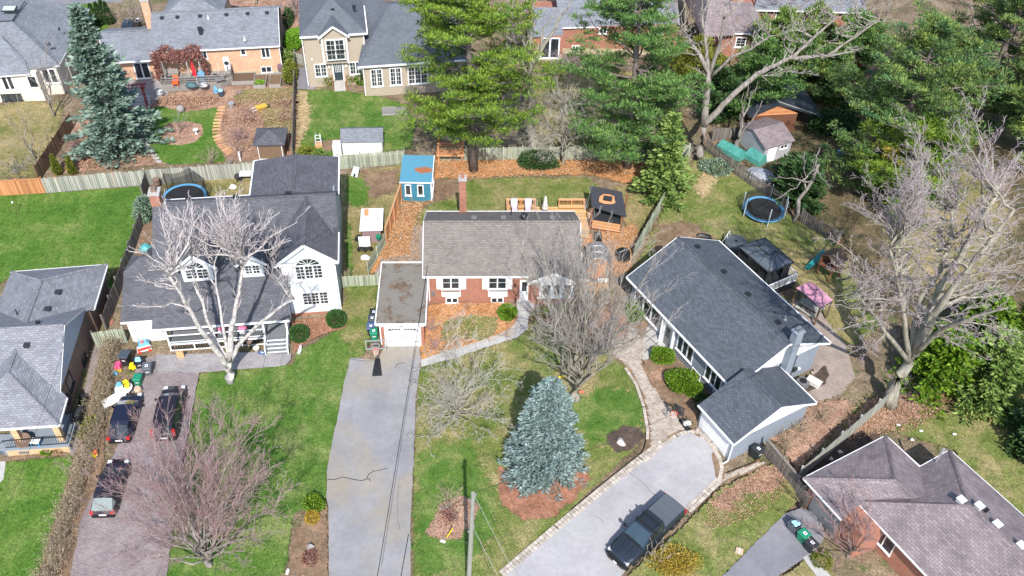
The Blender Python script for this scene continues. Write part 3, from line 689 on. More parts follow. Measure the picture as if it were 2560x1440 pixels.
# between white house and centre bungalow
sheet('lawn',[(850,440),(1010,412),(1000,505),(960,620),(918,680),(940,700),(852,712)],G['tan'],.3)
sheet('leaf_litter',[(888,430),(1000,425),(992,480),(930,500),(895,470)],G['soil'],1.0)
sheet('lawn',[(864,446),(905,442),(925,475),(915,515),(880,520),(862,500)],G['lawn'],1.0)
sheet('lawn',[(866,560),(880,560),(882,700),(864,700)],G['lawn2'],.5)
sheet('mulch_bed',[(1004,505),(1060,512),(1050,560),(1045,660),(985,668),(922,690),(942,640)],G['mulch'],.4)
sheet('mulch_bed',[(1090,388),(1300,400),(1480,405),(1600,400),(1650,430),(1600,470),(1480,440),(1300,440),(1160,450),(1100,448),(1082,500),(1040,525),(1010,515),(1082,505)],G['mulch'],.8)
sheet('lawn',[(1040,545),(1052,525),(1110,500),(1130,470),(1180,450),(1300,445),(1470,445),(1500,470),(1490,560),(1060,565),(1030,600)],G['mixed'],.7)
sheet('leaf_litter',[(1085,450),(1140,450),(1148,480),(1120,500),(1084,505)],G['soil'],.7)
sheet('lawn',[(1540,470),(1640,440),(1690,430),(1640,520),(1590,600),(1570,640),(1560,560)],G['tan'],.7)
sheet('mulch_bed',[(1455,590),(1590,560),(1600,600),(1575,680),(1530,690),(1500,660),(1455,650)],G['mulch'],.6)
sheet('path',[(1036,572),(1055,570),(1058,655),(1032,656)],G['pav_buff'],.15)
sheet('path',[(1000,648),(1035,642),(1056,650),(1030,662),(960,676),(940,700),(958,655)],G['pav_buff'],.15)
# between fence and grey house
sheet('lawn',[(1718,420),(1770,380),(1860,445),(1960,530),(2090,612),(2140,700),(2200,820),(2120,880),(2000,720),(1850,600),(1700,600),(1640,690),(1580,690),(1620,600)],G['mixed'],.6)
sheet('leaf_litter',[(1640,560),(1730,555),(1790,600),(1700,610),(1630,640)],G['soil'],1.1)
sheet('leaf_litter',[(1730,470),(1760,430),(1800,440),(1760,500)],G['straw'],1.0)
sheet('leaf_litter',[(1930,600),(1990,600),(2120,760),(2150,850),(2090,880),(2000,760)],G['tan'],1.3)
sheet('path',[(1990,760),(2030,770),(2100,860),(2130,940),(2090,985),(2010,1010),(2040,930),(1950,800)],G['pav_buff'],.15)
sheet('garden_bed',[(2040,935),(2062,915),(2072,940),(2060,965),(2010,985),(1985,970)],G['dark'],.15)
# the wild corner behind the two fences
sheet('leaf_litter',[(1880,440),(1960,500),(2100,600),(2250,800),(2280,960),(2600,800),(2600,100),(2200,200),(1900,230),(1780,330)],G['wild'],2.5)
sheet('lawn',[(2180,470),(2440,420),(2540,560),(2420,740),(2260,700)],G['tan'],2.5)
sheet('lawn',[(2100,1040),(2180,990),(2320,960),(2620,930),(2620,1420),(2380,1130),(2220,1080),(2120,1110)],G['mixed'],.9)
sheet('leaf_litter',[(2110,1050),(2200,985),(2350,960),(2420,1000),(2280,1060),(2190,1085),(2120,1105)],G['leaves'],1.4)
sheet('garden_bed',[(1985,1190),(2100,1090),(2210,1085),(2190,1110),(2010,1210)],G['dark'],.4)
sheet('leaf_litter',[(1910,1090),(2020,1010),(2120,1000),(2130,1030),(1990,1180),(1950,1120)],G['leaves'],.5)
# front lawns
sheet('lawn',[(498,938),(735,915),(742,880),(775,868),(850,825),(872,790),(862,716),(948,712),(938,800),(914,890),(880,902),(852,1010),(822,1170),(816,1250),(735,1290),(712,1445),(408,1450),(450,1240),(480,1050)],G['lawn2'],.3)
sheet('lawn',[(864,722),(945,716),(936,800),(915,880),(890,890),(850,850)],G['mixed'],.9)
sheet('mulch_bed',[(730,805),(862,790),(866,822),(800,842),(765,862),(735,885)],G['needle'],.2)
sheet('garden_bed',[(786,1255),(818,1260),(822,1445),(722,1445),(735,1340)],G['soil'],.25)
sheet('lawn',[(1048,925),(1110,900),(1235,868),(1300,846),(1325,812),(1345,800),(1420,850),(1530,872),(1550,905),(1590,960),(1615,1030),(1617,1080),(1590,1120),(1440,1265),(1265,1440),(1240,1470),(1032,1470),(1034,1180)],G['mixed'],.25)
sheet('lawn',[(1390,960),(1600,980),(1612,1070),(1480,1120),(1440,1080)],G['lawn2'],1.6)
sheet('lawn',[(1040,1140),(1170,1100),(1230,1200),(1240,1330),(1150,1440),(1034,1445)],G['lawn2'],1.6)
sheet('mulch_bed',[(1072,765),(1240,760),(1290,765),(1296,835),(1230,862),(1110,892),(1055,905),(1050,870),(1066,815)],G['mulch'],.25)
sheet('lawn',[(1110,808),(1180,790),(1245,800),(1240,835),(1205,858),(1150,850),(1100,860)],G['mixed'],.3)
sheet('needle_bed',[(1240,1170),(1330,1180),(1460,1165),(1478,1200),(1440,1250),(1380,1300),(1310,1305),(1255,1270)],G['needle'],.5)
sheet('needle_bed',[(1515,1090),(1560,1068),(1605,1075),(1610,1100),(1580,1125),(1545,1140),(1520,1120)],G['dark'],.35)
sheet('needle_bed',[(1095,1265),(1160,1240),(1200,1270),(1190,1300),(1150,1355),(1090,1350),(1060,1335),(1085,1305)],G['leaves'],.4)
sheet('leaf_litter',[(1395,985),(1380,940),(1440,900),(1500,930),(1480,990),(1430,1010)],G['tan'],1.0)
sheet('garden_bed',[(1310,770),(1450,760),(1580,780),(1560,850),(1540,870),(1430,850),(1345,808)],G['leaves'],.5)
sheet('garden_bed',[(1608,905),(1660,895),(1740,990),(1760,1060),(1735,1068),(1690,1020),(1640,1000),(1612,950)],G['soil'],.15)
sheet('leaf_litter',[(1615,940),(1655,925),(1662,955),(1625,965)],G['leaves'],.35)
sheet('lawn',[(1690,1335),(1800,1225),(1880,1185),(1960,1150),(1985,1200),(1990,1260),(1960,1290),(1800,1450),(1640,1470),(1560,1450)],G['mixed'],.25)
sheet('leaf_litter',[(1770,1260),(1880,1185),(1965,1152),(1970,1200),(1930,1240),(1860,1240),(1820,1290)],G['leaves'],.9)
sheet('lawn',[(1950,1450),(2050,1375),(2090,1450)],G['tan'],.25)

# driveways, paths, pavers
DRV=flat('driveway',[(878,900),(946,905),(962,872),(1050,872),(1052,905),(1040,1000),(1034,1150),(1026,1345),(1028,1475),(824,1475),(822,1275),(816,1255),(820,1170),(842,1060),(862,960)],G['asphalt'])
def crack(pix,w,parent=DRV,z=None):
    m=MB();z=DRV_TOP+.003 if z is None else z
    pts=[P(*p)for p in pix]
    for a,b in zip(pts[:-1],pts[1:]):
        d=(b-a).normalized();t=Vector((-d.y,d.x,0))*w/2;a=Vector((a.x,a.y,z));b=Vector((b.x,b.y,z))+d*w*.3;m.poly(a-t,b-t*.9,b+t*.9,a+t)
    m.build('crack',M['black'],parent)
DRV_TOP=.004*_layer[0]
crack([(820,1204),(838,1204),(858,1198),(885,1204),(905,1207),(917,1203),(925,1202)],.06);crack([(917,1203),(923,1190),(933,1184),(948,1181),(968,1176)],.05)
crack([(925,1202),(926,1208)],.06);crack([(1022,1340),(1013,1390),(1004,1440),(998,1475)],.06);crack([(996,1220),(994,1290),(1000,1330)],.018);crack([(988,925),(994,916),(1012,912)],.05)
crack([(878,903),(910,908),(946,908)],.04);crack([(945,912),(950,930),(940,940)],.02)
WALK=flat('path',[(1052,905),(1110,885),(1200,858),(1255,838),(1285,818),(1296,790),(1296,757),(1324,757),(1322,795),(1318,828),(1290,850),(1220,872),(1130,902),(1054,922)],M['concrete'])
DRV_TOP=.004*_layer[0]
for a,b in(((1112,884),(1124,903)),((1186,862),(1192,880)),((1256,838),(1270,857)),((1290,806),(1320,812)),((1296,782),(1324,784))):crack([a,b],.035,WALK)
flat('driveway',[(294,1128),(340,945),(345,905),(392,895),(398,930),(500,935),(478,1050),(452,1200),(414,1480),(172,1480),(205,1300)],G['pav_purple'])
flat('patio',[(392,893),(640,886),(728,892),(727,905),(716,917),(690,922),(500,937),(396,932)],G['pav_grey'])
DRR=flat('driveway',[(1800,1172),(1793,1150),(1775,1115),(1748,1092),(1720,1087),(1690,1098),(1658,1118),(1600,1160),(1500,1240),(1380,1340),(1285,1425),(1230,1475),(1525,1475),(1600,1390),(1790,1205)],G['drive_r'])
DRV_TOP=.004*_layer[0]
crack([(1570,1186),(1590,1200),(1612,1218),(1625,1235),(1640,1245)],.03,DRR);crack([(1487,1295),(1500,1303),(1508,1312)],.02,DRR)
flat('driveway',[(1960,1290),(2000,1275),(2045,1290),(2060,1350),(2035,1385),(1950,1440),(1880,1500),(1770,1500),(1800,1450)],G['asphalt2'])
flat('path',[(2005,1400),(2022,1388),(2075,1445),(2060,1475)],M['concrete'])
PAVE=sheet('paver_walkway',[(1562,850),(1570,812),(1625,805),(1600,870),(1608,920),(1628,960),(1662,1010),(1700,1050),(1735,1075),(1800,1160),(1812,1190),(1890,1160),(1915,1160),(1945,1148),(1870,1190),(1820,1205),(1790,1222),(1785,1180),(1770,1115),(1720,1082),(1690,1092),(1640,1125),(1600,1150),(1612,1120),(1618,1080),(1608,1020),(1590,965),(1560,920),(1525,895),(1530,868)],G['soil'],.03,.22)
PZ=.004*_layer[0]
_st=MB().box(-.095,.095,-.095,.095,0,.022);STONE=_st.mesh('paver',M['paver_i'])
def paver_band(path,rows,w,label_parent,count=[0]):
    """rows of single stones following a line (photo points)"""
    pts=[P(*p)for p in path];
    for r in range(rows):
        off=(r-(rows-1)/2)*w;carry=0
        for a,b in zip(pts[:-1],pts[1:]):
            d=b-a;L=d.length;dn=d/L;t=Vector((-dn.y,dn.x,0));x=carry+w/2;ang=math.atan2(dn.y,dn.x)
            while x<L:
                p=a+dn*x+t*off;o=link('paver',STONE,label_parent,(p.x,p.y,PZ+random.uniform(-.003,.004)));o.rotation_euler=(0,0,ang+random.uniform(-.05,.05));o.scale=(w/.2*random.uniform(.9,1.0),w/.2*random.uniform(.92,1.0),1);x+=w;count[0]+=1
            carry=max(0,x-L-w/2)
paver_band([(1655,1112),(1600,1153),(1500,1233),(1390,1325),(1255,1440)],2,.29,PAVE)
paver_band([(1797,1205),(1756,1245),(1715,1285)],2,.29,PAVE)
paver_band([(1610,1160),(1650,1122),(1690,1094),(1720,1084),(1750,1088),(1778,1112),(1797,1150),(1803,1175),(1797,1205)],1,.30,PAVE)
paver_band([(1617,1105),(1618,1080),(1608,1022),(1590,968),(1562,925)],1,.26,PAVE)
paver_band([(1740,1078),(1776,1118),(1800,1160)],1,.26,PAVE)
def paver_field(poly,ang,w=.235,h=.155):
    m=MB();pl=[P(*p)for p in poly];pa=[(p.x,p.y)for p in pl];c,s=math.cos(R(ang)),math.sin(R(ang))
    xs=[x*c+y*s for x,y in pa];ys=[-x*s+y*c for x,y in pa];cand=[]
    y=min(ys);r=0
    while y<max(ys):
        x=min(xs)+(w/2 if r%2 else 0)
        while x<max(xs):cand.append((x*c-y*s,x*s+y*c));x+=w
        y+=h;r+=1
    A=np.array(cand);ins,d=pts_in(pa,A[:,0],A[:,1]);T=Vector((c,s,0));B=Vector((-s,c,0))
    for(X,Y)in A[ins&(d>.07)]:
        p=Vector((X,Y,PZ+.012+random.uniform(-.003,.004)));a=T*(w*.5-.011);b=B*(h*.5-.011)
        m.poly(p-a-b,p+a-b,p+a+b,p-a+b)
        q=Vector((0,0,-.014));m.poly(p-a-b+q,p+a-b+q,p+a-b,p-a-b);m.poly(p+a-b+q,p+a+b+q,p+a+b,p+a-b)
    o=m.build('paver_field',M['paver_s'],PAVE);o['kind']='stuff'
paver_field([(1564,850),(1572,815),(1620,868),(1604,900),(1606,925),(1626,962),(1660,1010),(1698,1052),(1733,1078),(1716,1078),(1688,1088),(1650,1114),(1622,1134),(1624,1080),(1614,1020),(1596,965),(1568,922),(1530,893),(1534,870)],-20)
paver_field([(1806,1170),(1814,1190),(1890,1160),(1912,1160),(1940,1150),(1870,1186),(1822,1202),(1806,1215),(1800,1210),(1808,1190)],30)
# big flagstones at the grey house's entrance
FL=thing('flagstone_landing','pale flagstone landing of large slabs before the grey house entrance','landing')
_c=[P(1562,848),P(1612,812),P(1676,858),P(1610,908)]
for i in range(3):
    for j in range(4):
        q=lambda a,b:_c[0].lerp(_c[1],a).lerp(_c[3].lerp(_c[2],a),b)
        g=.035;m=MB();m.prism([q(i/3+g/2,j/4+g/2),q((i+1)/3-g/2,j/4+g/2),q((i+1)/3-g/2,(j+1)/4-g/2),q(i/3+g/2,(j+1)/4-g/2)],.1)
        for k in range(len(m.v)):m.v[k]=(m.v[k][0],m.v[k][1],m.v[k][2]+.13+random.uniform(-.004,.004))
        m.build('flagstone',M['concrete'],FL)
# stepping stones through the garden
SS=tag(link('stepping_stone_path',None),'curved row of narrow wooden stepping slabs through the brown garden','garden path')
_sp=[(556,268),(553,276),(550,284),(548,292),(545,300),(543,308),(542,316),(541,324),(541,332),(542,341),(545,349),(549,356),(553,363),(557,369),(563,374),(568,378),(574,382)]
_sm=MB().box(-.42,.42,-.14,.14,0,.07).mesh('stepping_slab',M['fence_new'])
for i,p in enumerate(_sp):
    a=P(*_sp[max(i-1,0)]);b=P(*_sp[min(i+1,len(_sp)-1)]);d=b-a;g=P(*p);link('stepping_slab',_sm,SS,(g.x,g.y,.01),math.degrees(math.atan2(d.y,d.x))+90+random.uniform(-6,6))
S2=tag(link('stepping_stone_path',None),'narrow line of grey stepping stones beside the tall blue-green spruce','garden path')
_sm2=MB().box(-.35,.35,-.16,.16,0,.06).mesh('stepping_stone',M['concrete'])
for p in[(344,275),(345,285),(346,296),(348,307),(351,318),(354,329),(358,340),(363,351),(368,361),(373,370),(378,379),(384,388),(390,396),(396,404)]:
    g=P(*p);link('stepping_stone',_sm2,S2,(g.x,g.y,.01),random.uniform(-12,12))

# ---------------------------------------------------------------- houses
def gable(H,mat,face,val,pts,th=.1,name='gable'):
    sg=(th if face[1]=='+' else-th);m=MB()
    mk=(lambda a,z,o:(a,val+o,z))if face[0]=='v' else(lambda a,z,o:(val+o,a,z))
    f=[mk(a,z,sg)for a,z in pts];b=[mk(a,z,0)for a,z in pts];n=len(pts)
    m.add(f+b,[tuple(range(n)),tuple(range(2*n-1,n-1,-1))]+[(i,(i+1)%n,(i+1)%n+n,i+n)for i in range(n)])
    return m.build(name,M[mat],H)
def house(F,name,label):return thing(name,label,'house',(F.o.x,F.o.y,0),math.degrees(F.a))

# grey house on the right (ridge runs away to the lower right)
F9=Frame(P(1817,955,3.3),-59);H=H9=house(F9,'grey_house','blue-grey stucco bungalow with slate-blue shingle roof, white trim and attached single garage')
w=MB();w.box(-12.9,.3,.45,9.3,-.1,3.36);w.box(.42,4.2,-2.5,4.7,-.1,2.82);w.build('wall',M['stucco'],H)
roof_part(H,'slate',[[(-13.3,0,3.3),(.75,0,3.3),(.75,4.97,5.75),(-13.3,4.97,5.75)],[(-13.3,4.97,5.75),(.75,4.97,5.75),(.75,9.93,3.3),(-13.3,9.93,3.3)]])
roof_part(H,'slate',[[(.4,-2.9,2.72),(4.55,-2.9,2.72),(4.55,1.1,4.6),(.4,1.1,4.6)],[(.4,1.1,4.6),(4.55,1.1,4.6),(4.55,5.1,2.72),(.4,5.1,2.72)]],'garage_roof')
for f,v in(('u+',.3),('u-',-12.9)):gable(H,'white',f,v,[(.1,3.12),(9.83,3.12),(4.97,5.5)])
gable(H,'white','u+',4.2,[(-2.8,2.55),(5.0,2.55),(1.1,4.38)])
trim(H,[[(-13.3,-.05,3.22),(.4,-.05,3.22)],[(-13.3,9.98,3.22),(.75,9.98,3.22)],[(.4,-2.95,2.64),(4.6,-2.95,2.64)],[(.5,5.15,2.64),(4.55,5.15,2.64)]])
trim(H,[[(.78,-.02,3.2),(.78,4.97,5.66),(.78,9.95,3.2)],[(-13.33,-.02,3.2),(-13.33,4.97,5.66),(-13.33,9.95,3.2)],[(4.58,-2.92,2.62),(4.58,1.1,4.51),(4.58,5.12,2.62)]],.05,.18,'white','bargeboard')
caps(H,[((-13.3,4.97,5.77),(.75,4.97,5.77)),((.42,1.1,4.62),(4.55,1.1,4.62))],'slate')
for px in((1737,619),(1805,681),(1867,737),(1942,808)):
    p=F9.L(*px,5.35);vent(H,(p.x,6.0,5.27),.34,'black')
pipe(H,(-2.1,7.3,4.65),.3,.09,'grey');pipe(H,(-3.0,7.0,4.75),.12,.07,'black')
m=MB();m.box(.425,1.0,5.15,5.85,0,6.75);m.box(.36,1.06,5.08,5.92,6.75,6.9);CH=m.build('chimney',M['stucco'],H);MB().box(.52,.92,5.3,5.7,6.9,7.12).build('flue',M['grey'],CH)
for tl,br in(((1700,834),(1727,906)),((1770,908),(1797,978))):
    a0,z1=F9.onv(*tl,.45);a1,z0=F9.onv(*br,.45);window(H,'v-',.45,a0,max(z0,.9),a1,min(z1,3.0),sash=3,fw=.1)
a0,z1=F9.onv(1584,727,.45);a1,z0=F9.onv(1628,799,.45);window(H,'v-',.45,-12.3,.75,-8.9,2.85,sash=3,fw=.12)
for u in(-3.6,-.9):window(H,'v-',.45,u-.5,.12,u+.5,.62,sash=2,fw=.07)
m=MB();m.box(-8.15,-6.75,.28,.45,.05,3.0);D=m.build('door_surround',M['white'],H);MB().box(-7.8,-7.1,.24,.28,.25,2.35).build('door',M['grey'],H);MB().box(-7.7,-7.2,.225,.24,1.2,2.2).build('pane',M['glass'],D)
for u in(-8.2,-6.7):MB().lathe([(.12,0),(.10,.1),(.085,2.9),(.12,3.1)],10).build('column',M['white'],H,loc=(u,.16,.1))
m=MB()
for i in range(4):m.box(.85,3.75,-2.57,-2.5,.02+i*.53,.53+i*.53)
GD=m.build('garage_door',M['white'],H)
for i in range(4):
    for j in range(4):MB().box(1.0+j*.7,1.58+j*.7,-2.585,-2.57,.12+i*.53,.42+i*.53).build('door_panel',M['white'],GD)
m=MB();m.box(.62,.85,-2.56,-2.49,0,2.35);m.box(3.75,3.95,-2.56,-2.49,0,2.35);m.box(.85,3.75,-2.56,-2.49,2.14,2.35);m.build('door_frame',M['white'],H)
downspout(H,(4.33,-2.72),.1,2.62,'white',(0,-1.0));MB().tube([(.335,6.9,3.9),(.335,6.95,.4)],.035,6).build('meter_pipe',M['dark'],H);MB().box(.3,.45,6.95,7.3,1.0,1.45).build('meter_box',M['dark'],H);MB().lathe([(.12,0),(.12,.12)],12,(.5,7.5,1.2)).build('meter',M['white'],H)
MB().tube([(.42,3.2,4.5),(.44,3.9,4.25),(.44,4.6,4.55),(.44,5.0,4.0),(.44,6.2,4.1),(.44,7.0,4.35)],.025,5).build('service_cable',M['steel'],H)
def text(name,body,size,mat,parent,loc,rot,ext=.006):
    cu=bpy.data.curves.new(name,'FONT');cu.body=body;cu.size=size;cu.extrude=ext;cu.align_x='CENTER';cu.align_y='CENTER'
    t=bpy.data.objects.new('lettering',cu);COL.objects.link(t);bpy.context.view_layer.update()
    me=bpy.data.meshes.new_from_object(t.evaluated_get(bpy.context.evaluated_depsgraph_get()));bpy.data.objects.remove(t)
    me.materials.clear();me.materials.append(M[mat]);return link(name,me,parent,loc,rot=rot)
text('house_number','1360',.26,'black',H,(3.85,-2.575,2.02),(R(90),0,0))
# brown-roofed house at the bottom right
F10=Frame(P(2009,1195,3.0),-60);H=H10=house(F10,'brick_house','orange brick bungalow with mauve-brown hipped shingle roof, rows of roof vents')
T=lambda F,*ps:[F.L(*p)for p in ps]
A,B,C,A2,Rw,Rw2=T(F10,(2009,1195,3),(2215,1089,3),(2299,1165,3),(2104,1299,3),(2238,1200,4.55),(2288,1243,4.55))
D1,D2,E1,E2,K,K2=T(F10,(2143,1255,3),(2375,1125,3),(2334,1456,3),(2600,1326,3),(2422,1264,5.2),(2600,1418,5.2))
E1=D1+(E1-D1)*2.0;E2=D2+(E2-D2)*2.2;K2=K+(K2-K)*2.0
roof_part(H,'mauve',[[A,B,Rw],[A,Rw,Rw2,D1+Vector((.2,.6,.2)),A2],[B,C+Vector((2.2,0,0)),Rw2,Rw]],'wing_roof')
roof_part(H,'mauve',[[D1,D2,K],[D1,K,K2,E1],[D2,E2,K2,K]])
caps(H,[(A,Rw),(B,Rw),(Rw,Rw2),(D1,K),(D2,K),(K,K2)],'mauve')
dz=Vector((0,0,-.08));trim(H,[[A2+dz,A+dz,B+dz,C+dz],[D1+(D2-D1)*.62+dz,D2+dz,E2+dz],[E1+dz,D1+dz]],.13,.13)
m=MB();n=.45
q0=Vector((A.x+n,A.y+n,0));w1=[(A.x+n,A.y+n),(A2.x+1.5,A2.y+n),(Rw2.x+1,C.y-.5),(B.x+n,B.y-n)]
m.prism([Vector((x,y,2.95))for x,y in w1],3.0);w2=[(D1.x+.5,D1.y+.5),(E1.x,E1.y+.5),(E2.x,E2.y-.6),(D2.x+.4,D2.y-.6)];m.prism([Vector((x,y,2.95))for x,y in w2],3.0);m.build('wall',M['red_brick'],H)
MB().box(A.x+1.0,A.x+3.6,A.y+n-.07,A.y+n-.01,.03,2.2).build('garage_door',M['grey'],H)
window(H,'v-',D1.y+.5,D1.x+1.1,.9,D1.x+3.4,2.5,sash=3)
for px in((2402,1252),(2447,1267),(2492,1313),(2552,1366)):p=F10.L(*px,5.1);vent(H,p,.42,'offwhite',deg=0,h=.22)
p=F10.L(2466,1276,5.05);vent(H,p,.2,'black')
MS=thing('antenna_mast','bare galvanised antenna mast leaning up from the mauve roof edge','antenna',P(2338,1155,3.1));MB().tube([(0,0,-.3),(.1,0,1.2)],.06,6).build('mast',M['steel'],MS);MB().tube([(.05,0,.9),(.14,.05,1.5)],.1,6).build('head',M['steel'],MS);MB().bar((-.25,-.1,-.02),(.3,.1,-.02),.1,.05).build('bracket',M['grey'],MS)
# centre bungalow
F8=Frame(P(1058,690,3.2),3);H=H8=house(F8,'brick_bungalow','orange-red brick bungalow with taupe shingle roof and white shuttered windows, in the centre')
w=MB();w.box(.3,13.1,-.05,7.9,-.1,3.55);w.box(9.15,12.6,-.42,-.05,-.1,2.95);w.build('wall',M['red_brick'],H)
RZ=5.9;RV=3.95
roof_part(H,'taupe',[[(0,-.36,3.5),(13.45,-.36,3.5),(13.45,RV,RZ),(0,RV,RZ)],[(0,RV,RZ),(13.45,RV,RZ),(13.45,8.25,3.5),(0,8.25,3.5)]])
caps(H,[((0,RV,RZ+.02),(13.45,RV,RZ+.02))],'taupe')
roof_part(H,'taupe',[[(8.85,-.75,3.05),(10.95,-.75,4.2),(10.95,1.0,4.24),(8.85,1.0,3.65)],[(10.95,-.75,4.2),(12.95,-.75,3.1),(12.95,1.0,3.66),(10.95,1.0,4.24)]],'entry_roof')
gable(H,'white','v-',-.42,[(8.95,2.86),(12.85,2.9),(12.85,3.05),(10.95,4.06),(8.95,3.0)],.2)
trim(H,[[(8.85,-.8,2.98),(10.95,-.8,4.13),(12.95,-.8,3.03)]],.06,.2,'white','bargeboard')
for f,v in(('u+',13.1),('u-',.3)):gable(H,'white_sid',f,v,[(-.05,3.4),(7.9,3.4),(RV,5.65)])
trim(H,[[(-.05,-.41,3.42),(8.9,-.41,3.42)],[(-.05,8.3,3.42),(13.5,8.3,3.42)]]);trim(H,[[(13.48,-.36,3.42),(13.48,RV,5.82),(13.48,8.25,3.42)],[(-.03,-.36,3.42),(-.03,RV,5.82),(-.03,8.25,3.42)]],.05,.16,'white','bargeboard')
def shutter(H,u0,u1,v,z0,z1):
    m=MB();m.box(u0,u1,v-.05,v,z0,z1);o=m.build('shutter',M['white'],H)
    for k in range(2):MB().box(u0+.08,u1-.08,v-.065,v-.05,z0+.1+k*(z1-z0)/2,z0+(k+1)*(z1-z0)/2-.1).build('shutter_panel',M['white'],o)
VW=-.05
for(x0,y0,x1,y1),sh,bx_,bs in(((1107,695,1147,717),(1091,1165),(1104,725,1152,737),(1117,748,1143,760)),((1223,694,1264,717),(1206,1281),(1220,724,1268,737),(1230,747,1256,759))):
    a0,z1=F8.onv(x0,y0,VW);a1,z0=F8.onv(x1,y1,VW);z0-=.15;z1=min(3.2,z1+.1);window(H,'v-',VW,a0,z0,a1,z1,rows=2,sash=2,fw=.09)
    s0,_=F8.onv(sh[0],706,VW);s1,_=F8.onv(sh[1],706,VW);shutter(H,s0,a0-.1,VW,z0-.1,z1+.06);shutter(H,a1+.1,s1,VW,z0-.1,z1+.06)
    b0,bz1=F8.onv(bx_[0],bx_[1],VW);b1,bz0=F8.onv(bx_[2],bx_[3],VW);fb=MB().box(b0,b1,VW-.28,VW,bz0+.05,bz1).build('flower_box',M['white'],H);MB().box(b0+.04,b1-.04,VW-.25,VW-.03,bz1,bz1+.02).build('potting_soil',M['fence_brown'],fb)
    c0,cz1=F8.onv(bs[0],bs[1],VW);c1,cz0=F8.onv(bs[2],bs[3],VW);window(H,'v-',VW,c0,max(cz0,.12),c1,max(cz1,.62),sash=2,fw=.1)
    arch=MB();mid=(c0+c1)/2;
    for k in range(9):t=(k-4)/4;arch.box(mid+t*.62-.06,mid+t*.62+.06,VW-.02,VW,max(cz1,.62)+.16-.08*t*t,max(cz1,.62)+.36-.08*t*t)
    arch.build('brick_arch',M['red_brick'],H)
a0,z1=F8.onv(1345,712,-.42);a1,z0=F8.onv(1434,742,-.42);window(H,'v-',-.42,a0+.45,z0+.25,a1-.3,min(z1,2.75),sash=3,fw=.3)
a0,z1=F8.onv(1300,692,VW);a1,z0=F8.onv(1320,740,VW);d=MB().box(a0,a1,VW-.08,VW,.35,2.75).build('door',M['white'],H);MB().box(a0+.2,a1-.15,VW-.095,VW-.08,1.5,2.6).build('pane',M['glass'],d);MB().box(a1-.14,a1-.09,VW-.14,VW-.08,1.2,1.4).build('handle',M['dark'],d)
m=MB();m.box(a0-.25,a1+.55,-1.25,VW,-.05,.36);m.box(a0-.25,a1+.35,-1.6,-1.25,-.05,.18);m.build('doorstep',M['concrete'],H)
m=MB();[m.tube([(a0-.3,y,.3),(a0-.3,y,1.2)],.02,5)for y in(-.3,-1.2,-1.7)];m.tube([(a0-.3,-.2,1.2),(a0-.3,-1.2,1.2),(a0-.3,-1.75,.95)],.022,5);m.build('handrail',M['black'],H)
lm=MB().lathe([(.04,.2),(.09,.12),(.09,-.1),(.03,-.16)],8,(a0-.42,VW-.12,2.2)).build('porch_lamp',M['dark'],H);MB().box(.62,.92,VW-.16,VW,1.0,1.5).build('meter_box',M['grey'],H)
m=MB();m.box(3.0,3.6,7.92,8.55,0,7.2);CH=m.build('chimney',M['red_brick'],H);MB().box(2.93,3.67,7.85,8.62,7.2,7.36).build('chimney_cap',M['concrete'],CH);MB().lathe([(.16,0),(.14,.4)],8,(3.3,8.2,7.36)).build('flue',M['red_brick'],CH)
for u in(4.2,6.75,11.0):vent(H,(u+.1,RV+1.0,RZ-.5),.36,'grey')
m=MB();m.lathe([(.12,-.4),(.12,.12),(.27,.14),(.33,.3),(.30,.45),(.16,.55),(.02,.57)],14,(8.65,RV+.75,RZ-.3));m.build('turbine_vent',M['black'],H);pipe(H,(7.6,RV+2.8,RZ-1.5),.45,.05)
downspout(H,(.45,-.2),.3,3.4);
m=MB();m.box(-3.3,.2,-5.1,1.75,-.1,2.75);m.build('garage_wall',M['red_brick'],H)
m=MB();m.prism([(-3.62,-5.38,2.92),(.36,-5.38,2.92),(.36,-.08,2.92),(-.03,-.08,2.92),(-.03,1.95,2.92),(-3.62,1.95,2.92)],.17);m.build('garage_roof',M['flat_roof'],H)
trim(H,[[(-3.66,2.0,2.9),(-3.66,-5.42,2.9),(.40,-5.42,2.9),(.40,-.1,2.9)],[(-3.66,1.99,2.9),(-.03,1.99,2.9)]],.09,.2,'white','roof_edge')
m=MB();m.box(-3.35,.25,-5.16,-5.1,2.38,2.74);m.box(-3.02,-2.86,-5.17,-5.1,0,2.38);m.box(-.22,-.06,-5.17,-5.1,0,2.38);m.build('door_frame',M['white'],H)
GD=MB().box(-2.86,-.22,-5.13,-5.1,.06,2.37).build('garage_door',M['white'],H)
for i in range(4):
    for j in range(2):MB().box(-2.80+j*1.28,-1.60+j*1.28,-5.145,-5.13,.11+i*.57,.62+i*.57).build('door_panel',M['white'],GD)
for j in range(2):
    for k in range(4):MB().box(-2.68+j*1.28+k*.25,-2.47+j*1.28+k*.25,-5.155,-5.145,2.0,2.17).build('pane',M['glass'],GD)
for z in(.62,1.95):
    for x0,x1 in((-2.84,-2.35),(-.73,-.24)):MB().box(x0,x1,-5.16,-5.145,z-.025,z+.025).build('strap_hinge',M['black'],GD)
for x in(-1.6,-1.48):MB().box(x,x+.05,-5.175,-5.145,1.1,1.4).build('handle',M['black'],GD)
MB().box(-1.68,-1.48,-5.24,-5.16,2.46,2.7).build('wall_lamp',M['black'],H);downspout(H,(-3.34,-5.15),.15,2.8)
MB().box(-3.1,.1,-5.4,-5.1,-.05,.035).build('threshold',M['concrete'],H)
